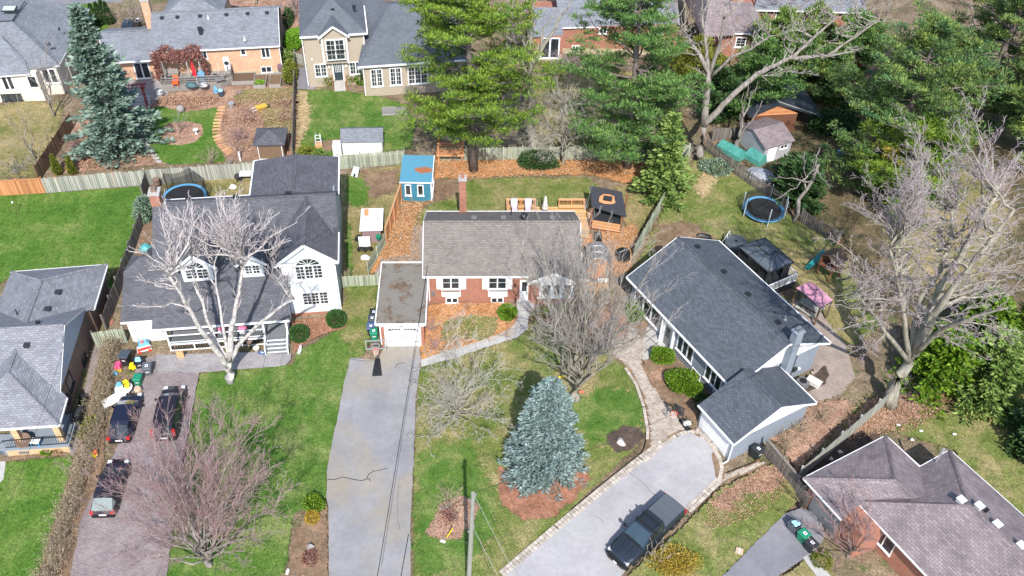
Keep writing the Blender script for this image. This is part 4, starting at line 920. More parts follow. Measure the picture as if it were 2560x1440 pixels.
# white Cape Cod house on the left of centre
F6=Frame(P(690,665,5.5),8.4);H=H6=house(F6,'white_house','large white-sided house with charcoal roof, two dormers, arched gable window and long porch')
S6=.612;z6=lambda v:8.3-S6*(5.5-v)
m=MB();m.box(-9.6,.5,-1.2,7.2,-.1,3.9);m.build('wall',M['white_sid'],H);m=MB();m.box(-2.1,4.6,7.2,12.6,-.1,6.7);m.build('rear_wall',M['white_sid_shade'],H)
m=MB();m.box(.55,4.62,-.35,7.15,.28,6.15);m.build('gable_wing_wall',M['white_sid'],H);MB().box(.5,4.66,-.38,7.1,-.1,.28).build('brick_base',M['red_brick'],H)
gable(H,'white_sid','v-',-.35,[(.45,6.1),(4.7,6.1),(2.55,7.95)],.02,'gable')
gable(H,'white_sid','u-',-9.6,[(-1.2,3.8),(7.2,3.8),(7.2,7.0),(5.5,8.1)]);gable(H,'white_sid_shade','u+',4.62,[(-.33,-.05),(12.6,-.05),(12.6,6.7),(7.2,6.9),(5.5,7.9),(2.5,6.1),(-.33,6.1)],.1)
roof_part(H,'charcoal',[[(-9.9,-3.55,z6(-3.55)),(.8,-3.55,z6(-3.55)),(.8,0,z6(0)),(4.72,0,z6(0)),(4.72,3.0,z6(3)),(5.05,3.0,z6(3)),(5.05,5.5,8.3),(-9.9,5.5,8.3)],
    [(-9.9,5.5,8.3),(5.05,5.5,8.3),(5.05,7.6,7.02),(-9.9,7.6,7.02)]])
roof_part(H,'charcoal',[[(.02,-.75,6.18),(2.55,-.75,8.2),(2.55,5.4,8.22),(.02,2.2,6.22)],[(2.55,-.75,8.2),(5.05,-.75,6.18),(5.05,2.9,6.2),(2.55,5.4,8.22)]],'gable_roof')
roof_part(H,'charcoal',[[(-2.45,7.4,6.8),(1.3,7.4,7.3),(1.3,12.9,7.3),(-2.45,12.9,6.8)],[(1.3,7.4,7.3),(5.05,7.4,6.8),(5.05,12.9,6.8),(1.3,12.9,7.3)]],'rear_roof')
roof_part(H,'charcoal',[[(-12.5,-2.5,2.78),(-9.85,-2.5,2.78),(-9.85,2.4,5.35),(-11.1,2.4,5.35),(-12.4,1.3,4.75)],[(-11.1,2.4,5.35),(-9.85,2.4,5.35),(-9.85,5,4.0),(-11.1,5,4.0)],[(-12.4,1.3,4.75),(-11.1,2.4,5.35),(-12.4,4.5,3.9)]],'side_roof')
caps(H,[((-9.9,5.5,8.33),(5.05,5.5,8.33)),((2.55,-.75,8.22),(2.55,5.4,8.24)),((1.3,7.4,7.32),(1.3,12.9,7.32))],'charcoal')
trim(H,[[(-9.9,-3.6,z6(-3.55)-.08),(.85,-3.6,z6(-3.55)-.08)],[(-9.9,7.65,6.95),(-2.4,7.65,6.95)],[(-2.5,7.6,6.74),(-2.5,12.9,6.74)],[(5.1,7.5,6.74),(5.1,12.95,6.74),(-2.5,12.95,6.74)],[(-12.5,-2.55,2.7),(-9.9,-2.55,2.7)],[(5.1,-.7,6.1),(5.1,3.0,6.1)]])
trim(H,[[(-.02,-.8,6.08),(2.55,-.8,8.12),(5.1,-.8,6.08)]],.07,.24,'white','bargeboard');trim(H,[[(.35,-.72,6.02),(.75,-.4,6.02)],[(4.5,-.4,6.02),(4.8,-.72,6.02)]],.2,.16,'white','soffit')
m=MB();m.box(-12.15,-9.6,-2.1,2.0,-.1,2.75);m.build('side_wall',M['white_sid'],H);gable(H,'white_sid','u-',-12.15,[(-2.1,2.6),(2.0,2.6),(1.6,4.7),(1.2,4.55)],.05)
for k in range(9):MB().box(-12.22,-11.75,-2.2,-2.1,.15+k*.28,.37+k*.28).build('wall_slat',M['offwhite'],H)
def arch_window(H,v,uc,z0,wd,hh,rad):
    window(H,'v-',v,uc-wd/2,z0,uc+wd/2,z0+hh,cols=2,rows=4,sash=3,fw=.12,mun=.035)
    z=z0+hh+.14;m=MB();n=12
    for k in range(n):
        a,b=math.pi*k/n,math.pi*(k+1)/n;m.poly((uc,v-.012,z),(uc+rad*math.cos(a),v-.012,z+rad*.75*math.sin(a)),(uc+rad*math.cos(b),v-.012,z+rad*.75*math.sin(b)))
    fr=MB()
    for k in range(n):
        a,b=math.pi*k/n,math.pi*(k+1)/n;fr.bar((uc+rad*math.cos(a),v-.03,z+rad*.75*math.sin(a)),(uc+rad*math.cos(b),v-.03,z+rad*.75*math.sin(b)),.06,.1)
    for k in range(1,6):a=math.pi*k/6;fr.bar((uc,v-.025,z),(uc+rad*math.cos(a),v-.025,z+rad*.75*math.sin(a)),.03,.04)
    o=fr.build('arched_window',M['white'],H);m.build('pane',M['glass'],o)
arch_window(H,-.37,2.6,4.25,2.05,1.35,.98)
window(H,'v-',-.35,1.75,1.25,3.75,2.55,cols=2,rows=4,sash=3,fw=.12,mun=.035)
def dormer(uc,hw,rw,vz,zb,ze,za,wide):
    m=MB();m.box(uc-hw,uc+hw,vz,vz+2.6,zb-.4,ze);D=m.build('dormer',M['white_sid'],H)
    ev=lambda z:5.5-(8.3-z)/S6;rf=MB()
    for s in(-1,1):rf.prism([(uc+s*rw,vz-.3,ze-.05),(uc,vz-.3,za),(uc,ev(za),za),(uc+s*rw,ev(ze-.05),ze-.05)],.1)
    rf.build('dormer_roof',M['charcoal'],D);gable(D,'white_sid','v-',vz,[(uc-hw,ze-.05),(uc+hw,ze-.05),(uc,za-.15)],.01);tr=MB();
    for s in(-1,1):tr.bar((uc+s*(rw+.02),vz-.33,ze-.1),(uc,vz-.33,za-.06),.07,.2)
    tr.build('bargeboard',M['white'],D);window(D,'v-',vz,uc-wide/2,zb+.35,uc+wide/2,ze-.35,cols=2,rows=3,sash=2,fw=.1,mun=.035)
    if wide>1.3:
        z=ze-.22;fr=MB();g=MB();rd=wide*.42
        for k in range(8):a,b=math.pi*k/8,math.pi*(k+1)/8;g.poly((uc,vz-.02,z),(uc+rd*math.cos(a),vz-.02,z+rd*math.sin(a)),(uc+rd*math.cos(b),vz-.02,z+rd*math.sin(b)));fr.bar((uc+rd*math.cos(a),vz-.03,z+rd*math.sin(a)),(uc+rd*math.cos(b),vz-.03,z+rd*math.sin(b)),.05,.09)
        for k in range(1,5):a=math.pi*k/5;fr.bar((uc,vz-.03,z),(uc+rd*math.cos(a),vz-.03,z+rd*math.sin(a)),.03,.03)
        g.build('fanlight',M['glass'],D);fr.build('fanlight_frame',M['white'],D)
dormer(-6.2,1.2,1.65,-.35,4.7,6.35,7.75,1.7);dormer(-1.85,.85,1.2,-.3,4.8,6.35,7.4,1.1)
m=MB();m.box(-9.95,-9.15,5.3,6.2,6.5,9.3);CH=m.build('chimney',M['red_brick'],H);MB().box(-10.02,-9.08,5.23,6.27,9.3,9.45).build('chimney_cap',M['concrete'],CH);MB().box(-9.75,-9.35,5.55,5.95,9.45,9.8).build('flue',M['brown_brick'],CH)
vent(H,(-7.2,6.3,7.82),.4,'black');vent(H,(-3.3,6.2,7.9),.4,'black');vent(H,(1.0,6.4,7.8),.4,'black');pipe(H,(-4.2,6.2,7.9),.35,.05,'dark')
m=MB();m.box(-9.1,.55,-3.4,-1.2,.72,.85);DK=m.build('porch_deck',M['porch_grey'],H);m=MB()
for k in range(46):m.box(-9.0+k*.205,-8.93+k*.205,-3.42,-3.38,.02,.72)
o=m.build('porch_skirting',M['dark'],H);o['kind']='stuff'
for u in(-9.0,-5.35,-1.35,.5):MB().box(u-.07,u+.07,-3.45,-3.31,.85,z6(-3.4)-.12).build('porch_post',M['white'],H)
for u0,u1 in((-9.0,-5.35),(-5.35,-1.35)):
    m=MB();m.box(u0,u1,-3.42,-3.34,1.68,1.75);m.box(u0,u1,-3.41,-3.35,.95,1.0);m.build('porch_rail',M['white'],H);b=MB()
    for k in range(int((u1-u0)/.16)):b.box(u0+.1+k*.16,u0+.13+k*.16,-3.395,-3.365,1.0,1.68)
    o=b.build('balusters',M['dark'],H);o['kind']='stuff'
m=MB();m.box(-9.1,-1.25,-3.47,-3.4,.68,.80);m.box(-9.1,-1.25,-3.47,-3.4,0,.08);m.build('deck_trim',M['white'],H);[MB().box(u-.05,u+.05,-3.48,-3.4,.08,.68).build('skirting_post',M['white'],H)for u in(-9.0,-7.1,-5.2,-3.3,-1.4)]
for k in range(5):MB().box(-1.22,.42,-3.42-.30*k-.3,-3.42-.30*k,.0,.72-.155*k).build('step',M['porch_grey'],H);MB().box(-1.25,.45,-3.42-.30*k-.32,-3.42-.30*k-.28,.62-.155*k,.735-.155*k).build('step_nosing',M['white'],H)
for u in(-1.3,.5):MB().bar((u,-3.4,1.75),(u,-4.9,1.0),.07,.07).bar((u,-3.4,1.0),(u,-4.9,.3),.05).bar((u,-4.9,0),(u,-4.9,1.05),.09).build('stair_rail',M['white'],H)
window(H,'v-',-1.2,-8.6,1.4,-6.8,2.6,sash=2,rows=2);window(H,'v-',-1.2,-4.9,1.4,-2.9,2.6,sash=2,rows=2);d=MB().box(-1.05,-.1,-1.26,-1.2,.86,2.9).build('door',M['brown_wood'],H);MB().box(-.22,-.17,-1.3,-1.26,1.75,1.9).build('handle',M['steel'],d)
downspout(H,(4.74,-.42),.1,6.0);downspout(H,(.5,-.42),z6(-.4),6.0)
# grey-roofed house at the left edge
F7=Frame(P(28,680,3.0),7.5);H=H7=house(F7,'brown_brick_house','brown brick house with grey hipped roof and stone-faced front porch, at the left edge')
roof_part(H,'grey_sh',[[(7.72,.3,3),(7.72,-5,3),(3.86,-8.15,4.95),(3.86,-3.4,4.95)],[(0,0,3),(7.72,.3,3),(3.86,-3.4,4.95)],[(0,0,3),(3.86,-3.4,4.95),(3.86,-8.6,4.95),(0,-9,3)]])
roof_part(H,'grey_sh',[[(-6,-9.3,5.6),(7.15,-9.3,5.6),(7.15,-4.55,3),(-6,-4.55,3)],[(-6,-9.3,5.6),(-6,-14.15,3),(7.15,-14.15,3),(7.15,-9.3,5.6)]],'main_roof')
roof_part(H,'grey_sh',[[(3.78,-10.6,4.75),(3.78,-13,4.72),(7.65,-16.65,2.8),(7.65,-14.1,2.9)],[(3.78,-13,4.72),(0,-16.65,2.8),(7.65,-16.65,2.8)],[(3.78,-10.6,4.75),(0,-14.1,2.9),(0,-16.65,2.8),(3.78,-13,4.72)]],'porch_roof')
caps(H,[((3.86,-3.4,4.97),(3.86,-8.15,4.97)),((3.86,-3.4,4.97),(7.72,.3,3.03)),((3.86,-3.4,4.97),(0,0,3.03)),((-6,-9.3,5.62),(7.15,-9.3,5.62)),((3.78,-10.6,4.77),(3.78,-13,4.74)),((3.78,-13,4.74),(7.65,-16.65,2.83))],'grey_sh')
trim(H,[[(0,.05,2.92),(7.77,.35,2.92)],[(7.77,.3,2.92),(7.77,-5.0,2.92)],[(7.7,-14.2,2.8),(7.7,-16.7,2.72),(0,-16.7,2.72)]],.12,.13,'offwhite');trim(H,[[(7.2,-4.55,2.9),(7.2,-9.3,5.5),(7.2,-14.15,2.9)]],.05,.12,'offwhite','bargeboard')
m=MB();m.box(.4,6.9,-14.0,-.3,-.1,2.95);m.box(6.9,7.3,-4.9,-.3,-.1,2.95);m.build('wall',M['brown_brick'],H)
gable(H,'white_sid_shade','u+',6.9,[(-4.6,2.9),(-14.0,2.9),(-9.3,5.42)],.2);MB().box(6.6,7.7,-5.0,-4.55,2.78,2.86).build('soffit',M['white'],H)
vent(H,(5.2,-4.3,4.3),.38,'dark');vent(H,(4.9,-6.3,4.42),.38,'dark');pipe(H,(2.7,-6.6,4.4),.5,.05,'black');vent(H,(5.0,-8.6,5.25),.22,'black');vent(H,(4.6,-10.6,4.9),.36,'dark')
m=MB();m.box(3.3,7.85,-17.0,-14.0,-.1,.78);m.build('porch_floor',M['stucco'],H);MB().box(3.4,7.75,-17.03,-17.0,-.1,.6).build('stone_facing',M['stone_tan'],H);MB().box(4.2,4.9,-17.06,-17.03,.2,.5).build('crawl_vent',M['grey'],H)
for u in(7.25,4.35):MB().box(u-.22,u+.22,-16.6,-16.2,.78,2.75).build('porch_pillar',M['stone_tan'],H)
m=MB();m.bar((3.4,-16.9,1.7),(7.75,-16.9,1.7),.05).bar((3.4,-16.9,.9),(7.75,-16.9,.9),.04).bar((7.75,-16.9,1.7),(7.75,-14.1,1.7),.05).bar((7.75,-16.9,.9),(7.75,-14.1,.9),.04)
for k in range(26):m.bar((3.45+k*.17,-16.9,.9),(3.55+k*.17,-16.9,1.7),.02)
for k in range(16):m.bar((7.75,-16.85+k*.17,.9),(7.75,-16.75+k*.17,1.7),.02)
m.build('porch_railing',M['black'],H)
for k in range(4):MB().box(2.2,3.35,-16.8-.0,-15.4,-.05,.6-.18*k).build('step',M['stucco'],H,loc=(-.28*k,0,0))
MB().bar((1.6,-16.95,.8),(3.3,-16.95,1.7),.05).bar((1.6,-16.95,.1),(1.6,-16.95,.85),.05).bar((2.4,-16.95,.3),(2.4,-16.95,1.2),.04).build('stair_rail',M['black'],H)
for v0,z0,z1 in((-8.6,.2,.75),(-12.0,1.0,2.2)):window(H,'u+',6.9,v0,z0,v0+1.0,z1,frame='dark',fw=.08)
MB().tube([(7.15,-10.6,4.6),(7.25,-10.5,6.2)],.045,6).tube([(7.25,-10.5,6.2),(7.5,-10.7,6.3)],.05,6).build('service_mast',M['steel'],H);downspout(H,(7.05,-14.1),.1,2.8,'dark')
MB().box(6.9,7.08,-13.2,-12.6,.9,1.6).build('meter_box',M['dark'],H)
# yellow-brick bungalow at the top left
F2=Frame(P(378,128,3),10);H=H2=house(F2,'yellow_brick_bungalow','salmon-yellow brick bungalow with long pale blue-grey roof, row of roof vents and white back door')
roof_part(H,'blue_grey',[[(.3,-1.6,3.75),(14.3,-1.6,3.75),(14.3,3.2,6.0),(.3,3.2,6.0)],[(.3,3.2,6.0),(14.3,3.2,6.0),(14.3,8,3.75),(.3,8,3.75)]])
roof_part(H,'blue_grey',[[(-4.6,-1.6,2.8),(.45,-1.6,2.8),(.45,2.3,4.4),(-5.8,2.3,4.4)],[(-5.8,2.3,4.4),(.45,2.3,4.4),(.45,6.2,2.8),(-5.8,6.2,2.8)]],'wing_roof')
roof_part(H,'blue_grey',[[(1.2,3.6,5.2),(4.5,6.0,6.9),(4.5,11,6.9),(1.2,12,4)],[(4.5,6.0,6.9),(8.0,3.8,5.2),(8.0,12,4),(4.5,11,6.9)],[(1.2,3.6,5.2),(8.0,3.8,5.2),(4.5,6.0,6.9)]],'front_roof')
caps(H,[((.3,3.2,6.02),(14.3,3.2,6.02)),((-5.8,2.3,4.42),(.3,2.3,4.42))],'blue_grey')
m=MB();m.box(.5,14.1,-1.25,7.6,-.1,3.78);m.build('wall',M['yel_brick'],H);MB().box(-4.4,.5,-.7,5.8,-.1,2.9).build('wing_wall',M['yel_brick'],H);m=MB();m.box(1.5,7.8,7.5,11.8,0,3.9);m.build('front_wall',M['yel_brick'],H)
gable(H,'brown_brick','u+',14.1,[(-1.25,-.05),(7.6,-.05),(7.6,3.7),(3.2,5.85),(-1.25,3.7)],.06);MB().box(.52,14.12,-1.29,-1.25,-.1,.55).build('foundation',M['founda'],H)  # end wall is the same yellow brick; its shade painted as brown brick
trim(H,[[(.3,-1.65,3.66),(14.35,-1.65,3.66)],[(-4.6,-1.65,2.72),(.3,-1.65,2.72)]]);trim(H,[[(14.33,-1.6,3.65),(14.33,3.2,5.9),(14.33,8,3.65)],[(-4.63,-1.6,2.7),(-5.83,2.3,4.3)]],.05,.16,'white','bargeboard')
for(x0,y0,x1,y1),s in(((498,126,518,145),2),((601,119,614,136),1),((652,117,675,142),2)):
    a0,z1=F2.onv(x0,y0,-1.25);a1,z0=F2.onv(x1,y1,-1.25);window(H,'v-',-1.25,a0,z0,a1,min(z1,3.55),sash=s,fw=.09)
a0,z1=F2.onv(653,168,-1.29);a1,z0=F2.onv(679,179,-1.29);window(H,'v-',-1.29,a0,max(z0,.15),a1,max(z1,.75),sash=2)
a0,z1=F2.onv(556,143,-1.25);a1,z0=F2.onv(579,183,-1.25);d=MB().box(a0,a1,-1.33,-1.25,max(z0,.1),z1).build('door',M['white'],H);MB().lathe([(.01,-.02),(.27,-.02),(.27,0),(.01,0)],14,(0,0,0)).build('pane',M['glass'],d,loc=((a0+a1)/2,-1.335,z1-.75)).rotation_euler=(R(90),0,0);MB().box(a0+.22,a1-.22,-1.345,-1.33,.45,1.35).build('door_panel',M['grey'],d)
a0,z1=F2.onv(334,159,-.7);a1,z0=F2.onv(378,195,-.7);window(H,'v-',-.7,a0,max(z0,.15),a1,min(z1,2.5),sash=2,fw=.12,name='patio_door')
for x in(407,445,501,566,619,667):p=F2.L(x,36,5.7);vent(H,(p.x,2.45,5.65),.34,'dark')
m=MB().lathe([(.25,-.3),(.25,.35),(.3,.36),(.3,.45),(.02,.5)],12,tuple(F2.L(501,78,5.0)));m.build('chimney_pot',M['dark'],H);pipe(H,F2.L(612,100,4.4),.4,.1,'offwhite');pipe(H,F2.L(521,46,5.6),.35,.06,'white')
m=MB();m.box(-.6,.25,3.4,4.2,0,7.3);CH=m.build('chimney',M['yel_brick'],H);MB().box(-.68,.33,3.32,4.28,7.3,7.45).build('chimney_cap',M['concrete'],CH);MB().box(-.35,0,3.6,4.0,7.45,7.8).build('flue',M['red_brick'],CH)
downspout(H,(14.2,-1.45),.9,3.6)
# beige house
F3=Frame(P(750,92,6),11);H=H3=house(F3,'beige_house','two-storey beige-sided house with steel-blue hipped roof, white trim and juliet balcony')
AP=(3.7,3.1,8.9)
roof_part(H,'steelblue',[[(0,-.95,6.5),(7.25,-.95,6.5),AP],[(7.25,-.95,6.5),(7.25,8.5,6.5),(3.7,6.5,8.9),AP],[(0,-.95,6.5),AP,(3.7,6.5,8.9),(0,8.5,6.5)]])
roof_part(H,'steelblue',[[(2.0,-1.4,6.5),(3.65,-1.4,7.75),(3.65,2.2,7.78),(2.0,.3,6.6)],[(3.65,-1.4,7.75),(5.25,-1.4,6.5),(5.25,.3,6.6),(3.65,2.2,7.78)]],'gable_roof')
m=MB();m.box(.3,6.95,-.55,8.2,-.1,6.5);m.build('wall',M['beige_sid'],H);m=MB();m.box(2.3,4.95,-1.05,-.55,3.05,6.5);B_=m.build('bay',M['beige_sid'],H);gable(B_,'beige_sid','v-',-1.05,[(2.3,6.45),(4.95,6.45),(3.65,7.55)],.02)
m=MB();[m.box(u-.09,u+.09,-1.09,-1.02,3.0,6.45)for u in(2.3,4.95)];m.build('corner_trim',M['white'],H)
trim(H,[[(0,-1.0,6.42),(2.0,-1.0,6.42)],[(5.25,-1.0,6.42),(7.3,-1.0,6.42)],[(7.3,-.95,6.42),(7.3,8.5,6.42)]],.13,.18);trim(H,[[(1.95,-1.45,6.38),(3.65,-1.45,7.68),(5.3,-1.45,6.38)]],.07,.2,'white','bargeboard')
a0,z1=F3.onv(815,98,-1.05);a1,z0=F3.onv(858,137,-1.05);W_=window(H,'v-',-1.05,2.75,3.6,4.6,5.9,cols=2,rows=4,sash=2,fw=.12);m=MB();m.bar((2.6,-1.3,4.75),(4.75,-1.3,4.75),.05).bar((2.6,-1.3,3.55),(4.75,-1.3,3.55),.05);[m.bar((2.6+k*.14,-1.3,3.55),(2.6+k*.14,-1.3,4.75),.018)for k in range(16)];m.build('balcony_railing',M['dark'],H)
for u0,u1 in((1.2,2.35),(5.05,6.25)):window(H,'v-',-.55,u0,1.35,u1,2.75,cols=2,rows=3,sash=2,fw=.1)
d=MB().box(3.2,4.15,-.62,-.55,.7,3.0).build('door',plain('slate_blue_door',(.03,.045,.06),.5),H);MB().box(3.38,3.97,-.635,-.62,1.75,2.75).build('pane',M['glass'],d);m=MB();[m.box(3.38+k*.197-.02,3.38+k*.197+.02,-.645,-.62,1.75,2.75)for k in range(4)];[m.box(3.38,3.97,-.645,-.62,1.75+k*.25-.02,1.75+k*.25+.02)for k in range(5)];m.build('muntins',M['white'],d)
m=MB();m.box(3.05,3.2,-.64,-.55,.6,3.12);m.box(4.15,4.3,-.64,-.55,.6,3.12);m.box(3.05,4.3,-.64,-.55,3.0,3.14);m.build('door_frame',M['white'],H)
for u in(2.75,4.6):MB().lathe([(.04,.2),(.11,.1),(.11,-.15),(.04,-.2)],8,(u,-.7,2.45)).build('wall_lamp',M['offwhite'],H)
for k in range(4):MB().box(3.05,4.3,-.75-.3*k-.3,-.6,-.05,.62-.155*k).build('step',M['concrete'],H)
for u in(2.95,4.4):MB().bar((u,-.8,1.5),(u,-1.85,.95),.06).bar((u,-.8,0),(u,-.8,1.55),.08).bar((u,-1.85,0),(u,-1.85,1.0),.08).bar((u,-.8,.9),(u,-1.85,.4),.05).build('handrail',M['fence_or'],H)
downspout(H,(.2,-.75),.1,6.4);downspout(H,(6.85,-.7),4.6,6.4);MB().box(.9,1.05,-.58,-.55,3.4,3.6).build('wall_vent',M['white'],H)
roof_part(H,'steelblue',[[(5.85,-3.75,4.05),(18.5,-3.75,4.05),(18.5,3.2,7.6),(10.2,3.2,7.6)],[(5.85,-3.75,4.05),(10.2,3.2,7.6),(6.95,8.0,7.0),(6.95,1,5.2)],[(10.2,3.2,7.6),(18.5,3.2,7.6),(18.5,10,4.5),(6.95,9,5.0)]],'wing_roof')
m=MB();m.box(6.4,18.1,-3.35,9,-.1,4.05);m.build('wing_wall',M['beige_sid'],H);trim(H,[[(5.85,-3.8,3.97),(18.55,-3.8,3.97)]],.13,.18);caps(H,[((5.85,-3.75,4.08),(10.2,3.2,7.63))],'steelblue');downspout(H,(6.45,-3.55),.1,3.9)
for u0,u1,s in((7.3,8.4,2),(9.4,10.5,2),(11.4,13.4,3),(14.6,16.2,2)):window(H,'v-',-3.35,u0,1.3,u1,3.3,cols=2,rows=4,sash=s,fw=.12)
for p in((814,20),(832,25),(885,18)):q=F3.L(*p,8.0);vent(H,q,.34,'black')
# house with the skylight, top-left corner
F1=Frame(P(147,162,3.6),8);H=H1=house(F1,'cream_house','cream-walled house with pale blue-grey hipped roof and skylight, in the top-left corner')
L1=lambda*a:F1.L(*a)
TR,BR,BL_,AP1,TL1=L1(222,22,3.6),L1(147,163,3.6),L1(-120,190,3.6),L1(28,52,6.3),L1(70,-6,5.6)
roof_part(H,'blue_grey',[[TR,BR,AP1,TL1],[BR,L1(75,172,3.6),L1(-120,190,3.6),L1(-120,60,6.3),AP1],[AP1,TL1,L1(60,-60,6.3),L1(-120,-20,6.3),L1(-120,60,6.3)]])
roof_part(H,'blue_grey',[[L1(75,184,3.45),L1(-90,196,3.45),L1(-90,75,6.0),L1(-2,85,6.05),L1(62,150,4.2)]],'front_roof')
dz=Vector((0,0,-.09));trim(H,[[TR+dz,BR+dz,L1(76,170,3.5)],[L1(76,186,3.36),L1(-90,198,3.36)]],.13,.15,'offwhite');caps(H,[(AP1,BR)],'blue_grey');trim(H,[[L1(62,3,6.0),L1(31,52,6.35),L1(-20,54,6.35)]],.1,.06,'dark','flashing')
sk=L1(24,24,6.5);SK=MB().box(-.75,.75,-.5,.5,0,.18).build('skylight',M['dark'],H,loc=sk,deg=-4);SK.rotation_euler[0]=R(6);MB().box(-.66,.66,-.42,.42,.18,.2).build('pane',plain('skylight_glass',(.45,.52,.52),.1),SK)
fw_=L1(147,270,0);m=MB();b0=L1(100,270,0);m.box(-12,-2.2,-1.2,8,-.1,3.4);m.box(-2.2,-.4,.0,8,-.1,3.5);m.build('wall',M['cream'],H)
for px in((2,190,38,222),):a0,z1=F1.onv(px[0],px[1],-1.2);a1,z0=F1.onv(px[2],px[3],-1.2);window(H,'v-',-1.2,a0,z0,a1,min(z1,3.2),sash=2,fw=.12)
a0,z1=F1.onv(8,249,-1.2);a1,z0=F1.onv(62,265,-1.2);window(H,'v-',-1.2,a0,max(z0,.2),a1,max(z1,.9),sash=3,fw=.1,frame='dark');window(H,'v-',-1.2,-3.2,1.7,-2.4,3.0,sash=1,fw=.12);window(H,'v-',0,-1.9,1.5,-.7,3.1,sash=2,fw=.12)
for q in((148,73),(118,113),(124,111)):pipe(H,L1(*q,5.0),.25,.07,'black')
m=MB();[m.bar((.3,k*1.6,0),(.3,k*1.6,3.4),.1)for k in range(1,5)];m.bar((.3,1.6,1.0),(.3,6.4,1.0),.08).bar((.3,1.6,2.2),(.3,6.4,2.2),.08);m.build('side_trellis',M['fence_grey'],H)
# red brick house behind the pines
F4=Frame(P(1325,92,3.2),2);H=H4=house(F4,'red_brick_house','red brick house with pale grey roof and white sliding door, half hidden behind the pines');L4=F4.L
roof_part(H,'blue_grey',[[L4(1325,92,3.2),L4(1409,88,3.2),L4(1400,18,4.8),L4(1330,18,4.8)]],'wing_roof')
e0,e1=L4(1398,68,3.6),L4(1700,60,3.6);r0,r1=L4(1388,-30,6.2),L4(1690,-30,6.2)
roof_part(H,'blue_grey',[[e0,e1,r1,r0],[r0,r1,r1+Vector((0,6,-2.5)),r0+Vector((0,6,-2.5))]])
m=MB();m.box(.25,e0.x+.5,.35,9,-.1,3.2);m.box(e0.x+.2,e1.x-.3,e0.y+.3,e0.y+11,-.1,3.6);m.build('wall',M['red_brick'],H);m=MB();m.box(.24,e0.x+.51,.3,.35,-.1,.75);m.box(e0.x+.5,e1.x-.3,e0.y+.25,e0.y+.3,-.1,.7);m.build('foundation',M['founda'],H)
trim(H,[[L4(1325,92,3.1)+Vector((0,-.05,0)),L4(1409,88,3.1)+Vector((0,-.05,0))],[e0+Vector((0,-.05,-.1)),e1+Vector((0,-.05,-.1))]])
a0,z1=F4.onv(1355,96,.35);a1,z0=F4.onv(1395,128,.35);window(H,'v-',.3,a0,.4,a1,min(z1,2.9),sash=2,fw=.16,name='patio_door');yv=e0.y+.25
for(x0,y0,x1,y1),s in(((1432,115,1445,125),2),((1500,72,1515,82),2),((1640,72,1656,82),2)):a0,z1=F4.onv(x0,y0,yv);a1,z0=F4.onv(x1,y1,yv);window(H,'v-',yv,a0,max(z0,.15),a1,max(z1,.8),sash=s,fw=.12)
# two more brick houses under the bare branches, top right
F5=Frame(P(1765,96,3.2),0);H=H5=house(F5,'red_brick_house','brick house with lilac-grey hipped roof behind the forked bare tree');L5=F5.L
a,b,c,d_=L5(1756,92,3.3),L5(1838,86,3.3),L5(1818,-10,6.8),L5(1775,-10,6.8)
roof_part(H,'mauve',[[a,b,c,d_],[b,b+Vector((1.5,14,0)),c+Vector((0,6,0)),c],[a+Vector((-1.5,14,0)),a,d_,d_+Vector((0,6,0))]])
q0,q1=L5(1790,140,0),L5(1893,132,0);m=MB();m.box(q0.x,q1.x,q0.y,q0.y+9,-.1,3.2);m.build('wall',M['red_brick'],H);roof_part(H,'mauve',[[(b.x-.5,q0.y-.3,3.3),(q1.x+.4,q0.y-.3,3.3),(q1.x-1,q0.y+5,4.6),(b.x,q0.y+5,4.6)]],'wing_roof')
a0,z1=F5.onv(1843,96,q0.y);a1,z0=F5.onv(1860,116,q0.y);window(H,'v-',q0.y,a0,max(z0,.8),a1,max(2.5,z1),cols=2,rows=3,fw=.14);trim(H,[[(b.x-.5,q0.y-.35,3.2),(q1.x+.4,q0.y-.35,3.2)]]);downspout(H,(q0.x+.1,q0.y-.1),.1,3.1)
F5b=Frame(P(1886,24,3.4),1);H=H5b=house(F5b,'orange_brick_house','long orange brick house with white eaves at the far top right behind branches');L5b=F5b.L
e0,e1=L5b(1884,26,3.4),L5b(2150,18,3.4);m=MB();m.box(e0.x+.4,e1.x,.4,10,-.1,3.5);m.build('wall',M['red_brick'],H);roof_part(H,'blue_grey',[[(e0.x,-.1,3.45),(e1.x+.5,-.1,3.45),(e1.x,5,6),(e0.x+2,5,6)],[(e0.x+2,5,6),(e1.x,5,6),(e1.x,11,3.4),(e0.x,11,3.4)]]);trim(H,[[(e0.x,-.15,3.36),(e1.x+.5,-.15,3.36)]])
for u in(3.0,8.5):window(H,'v-',.4,u,1.2,u+1.6,2.7,sash=2,fw=.12)
m=MB();m.prism([L5b(1960,105,2.6),L5b(2010,112,2.6),L5b(2030,62,3.2),L5b(1985,58,3.2)],.15);m.build('carport_roof',M['blue_grey'],H);m=MB();[m.bar((*L5b(x,y,2.5)[:2],0),L5b(x,y,2.5),.12)for x,y in((1962,103),(2008,110),(1986,60),(2028,64))];m.build('carport_post',M['white'],H)

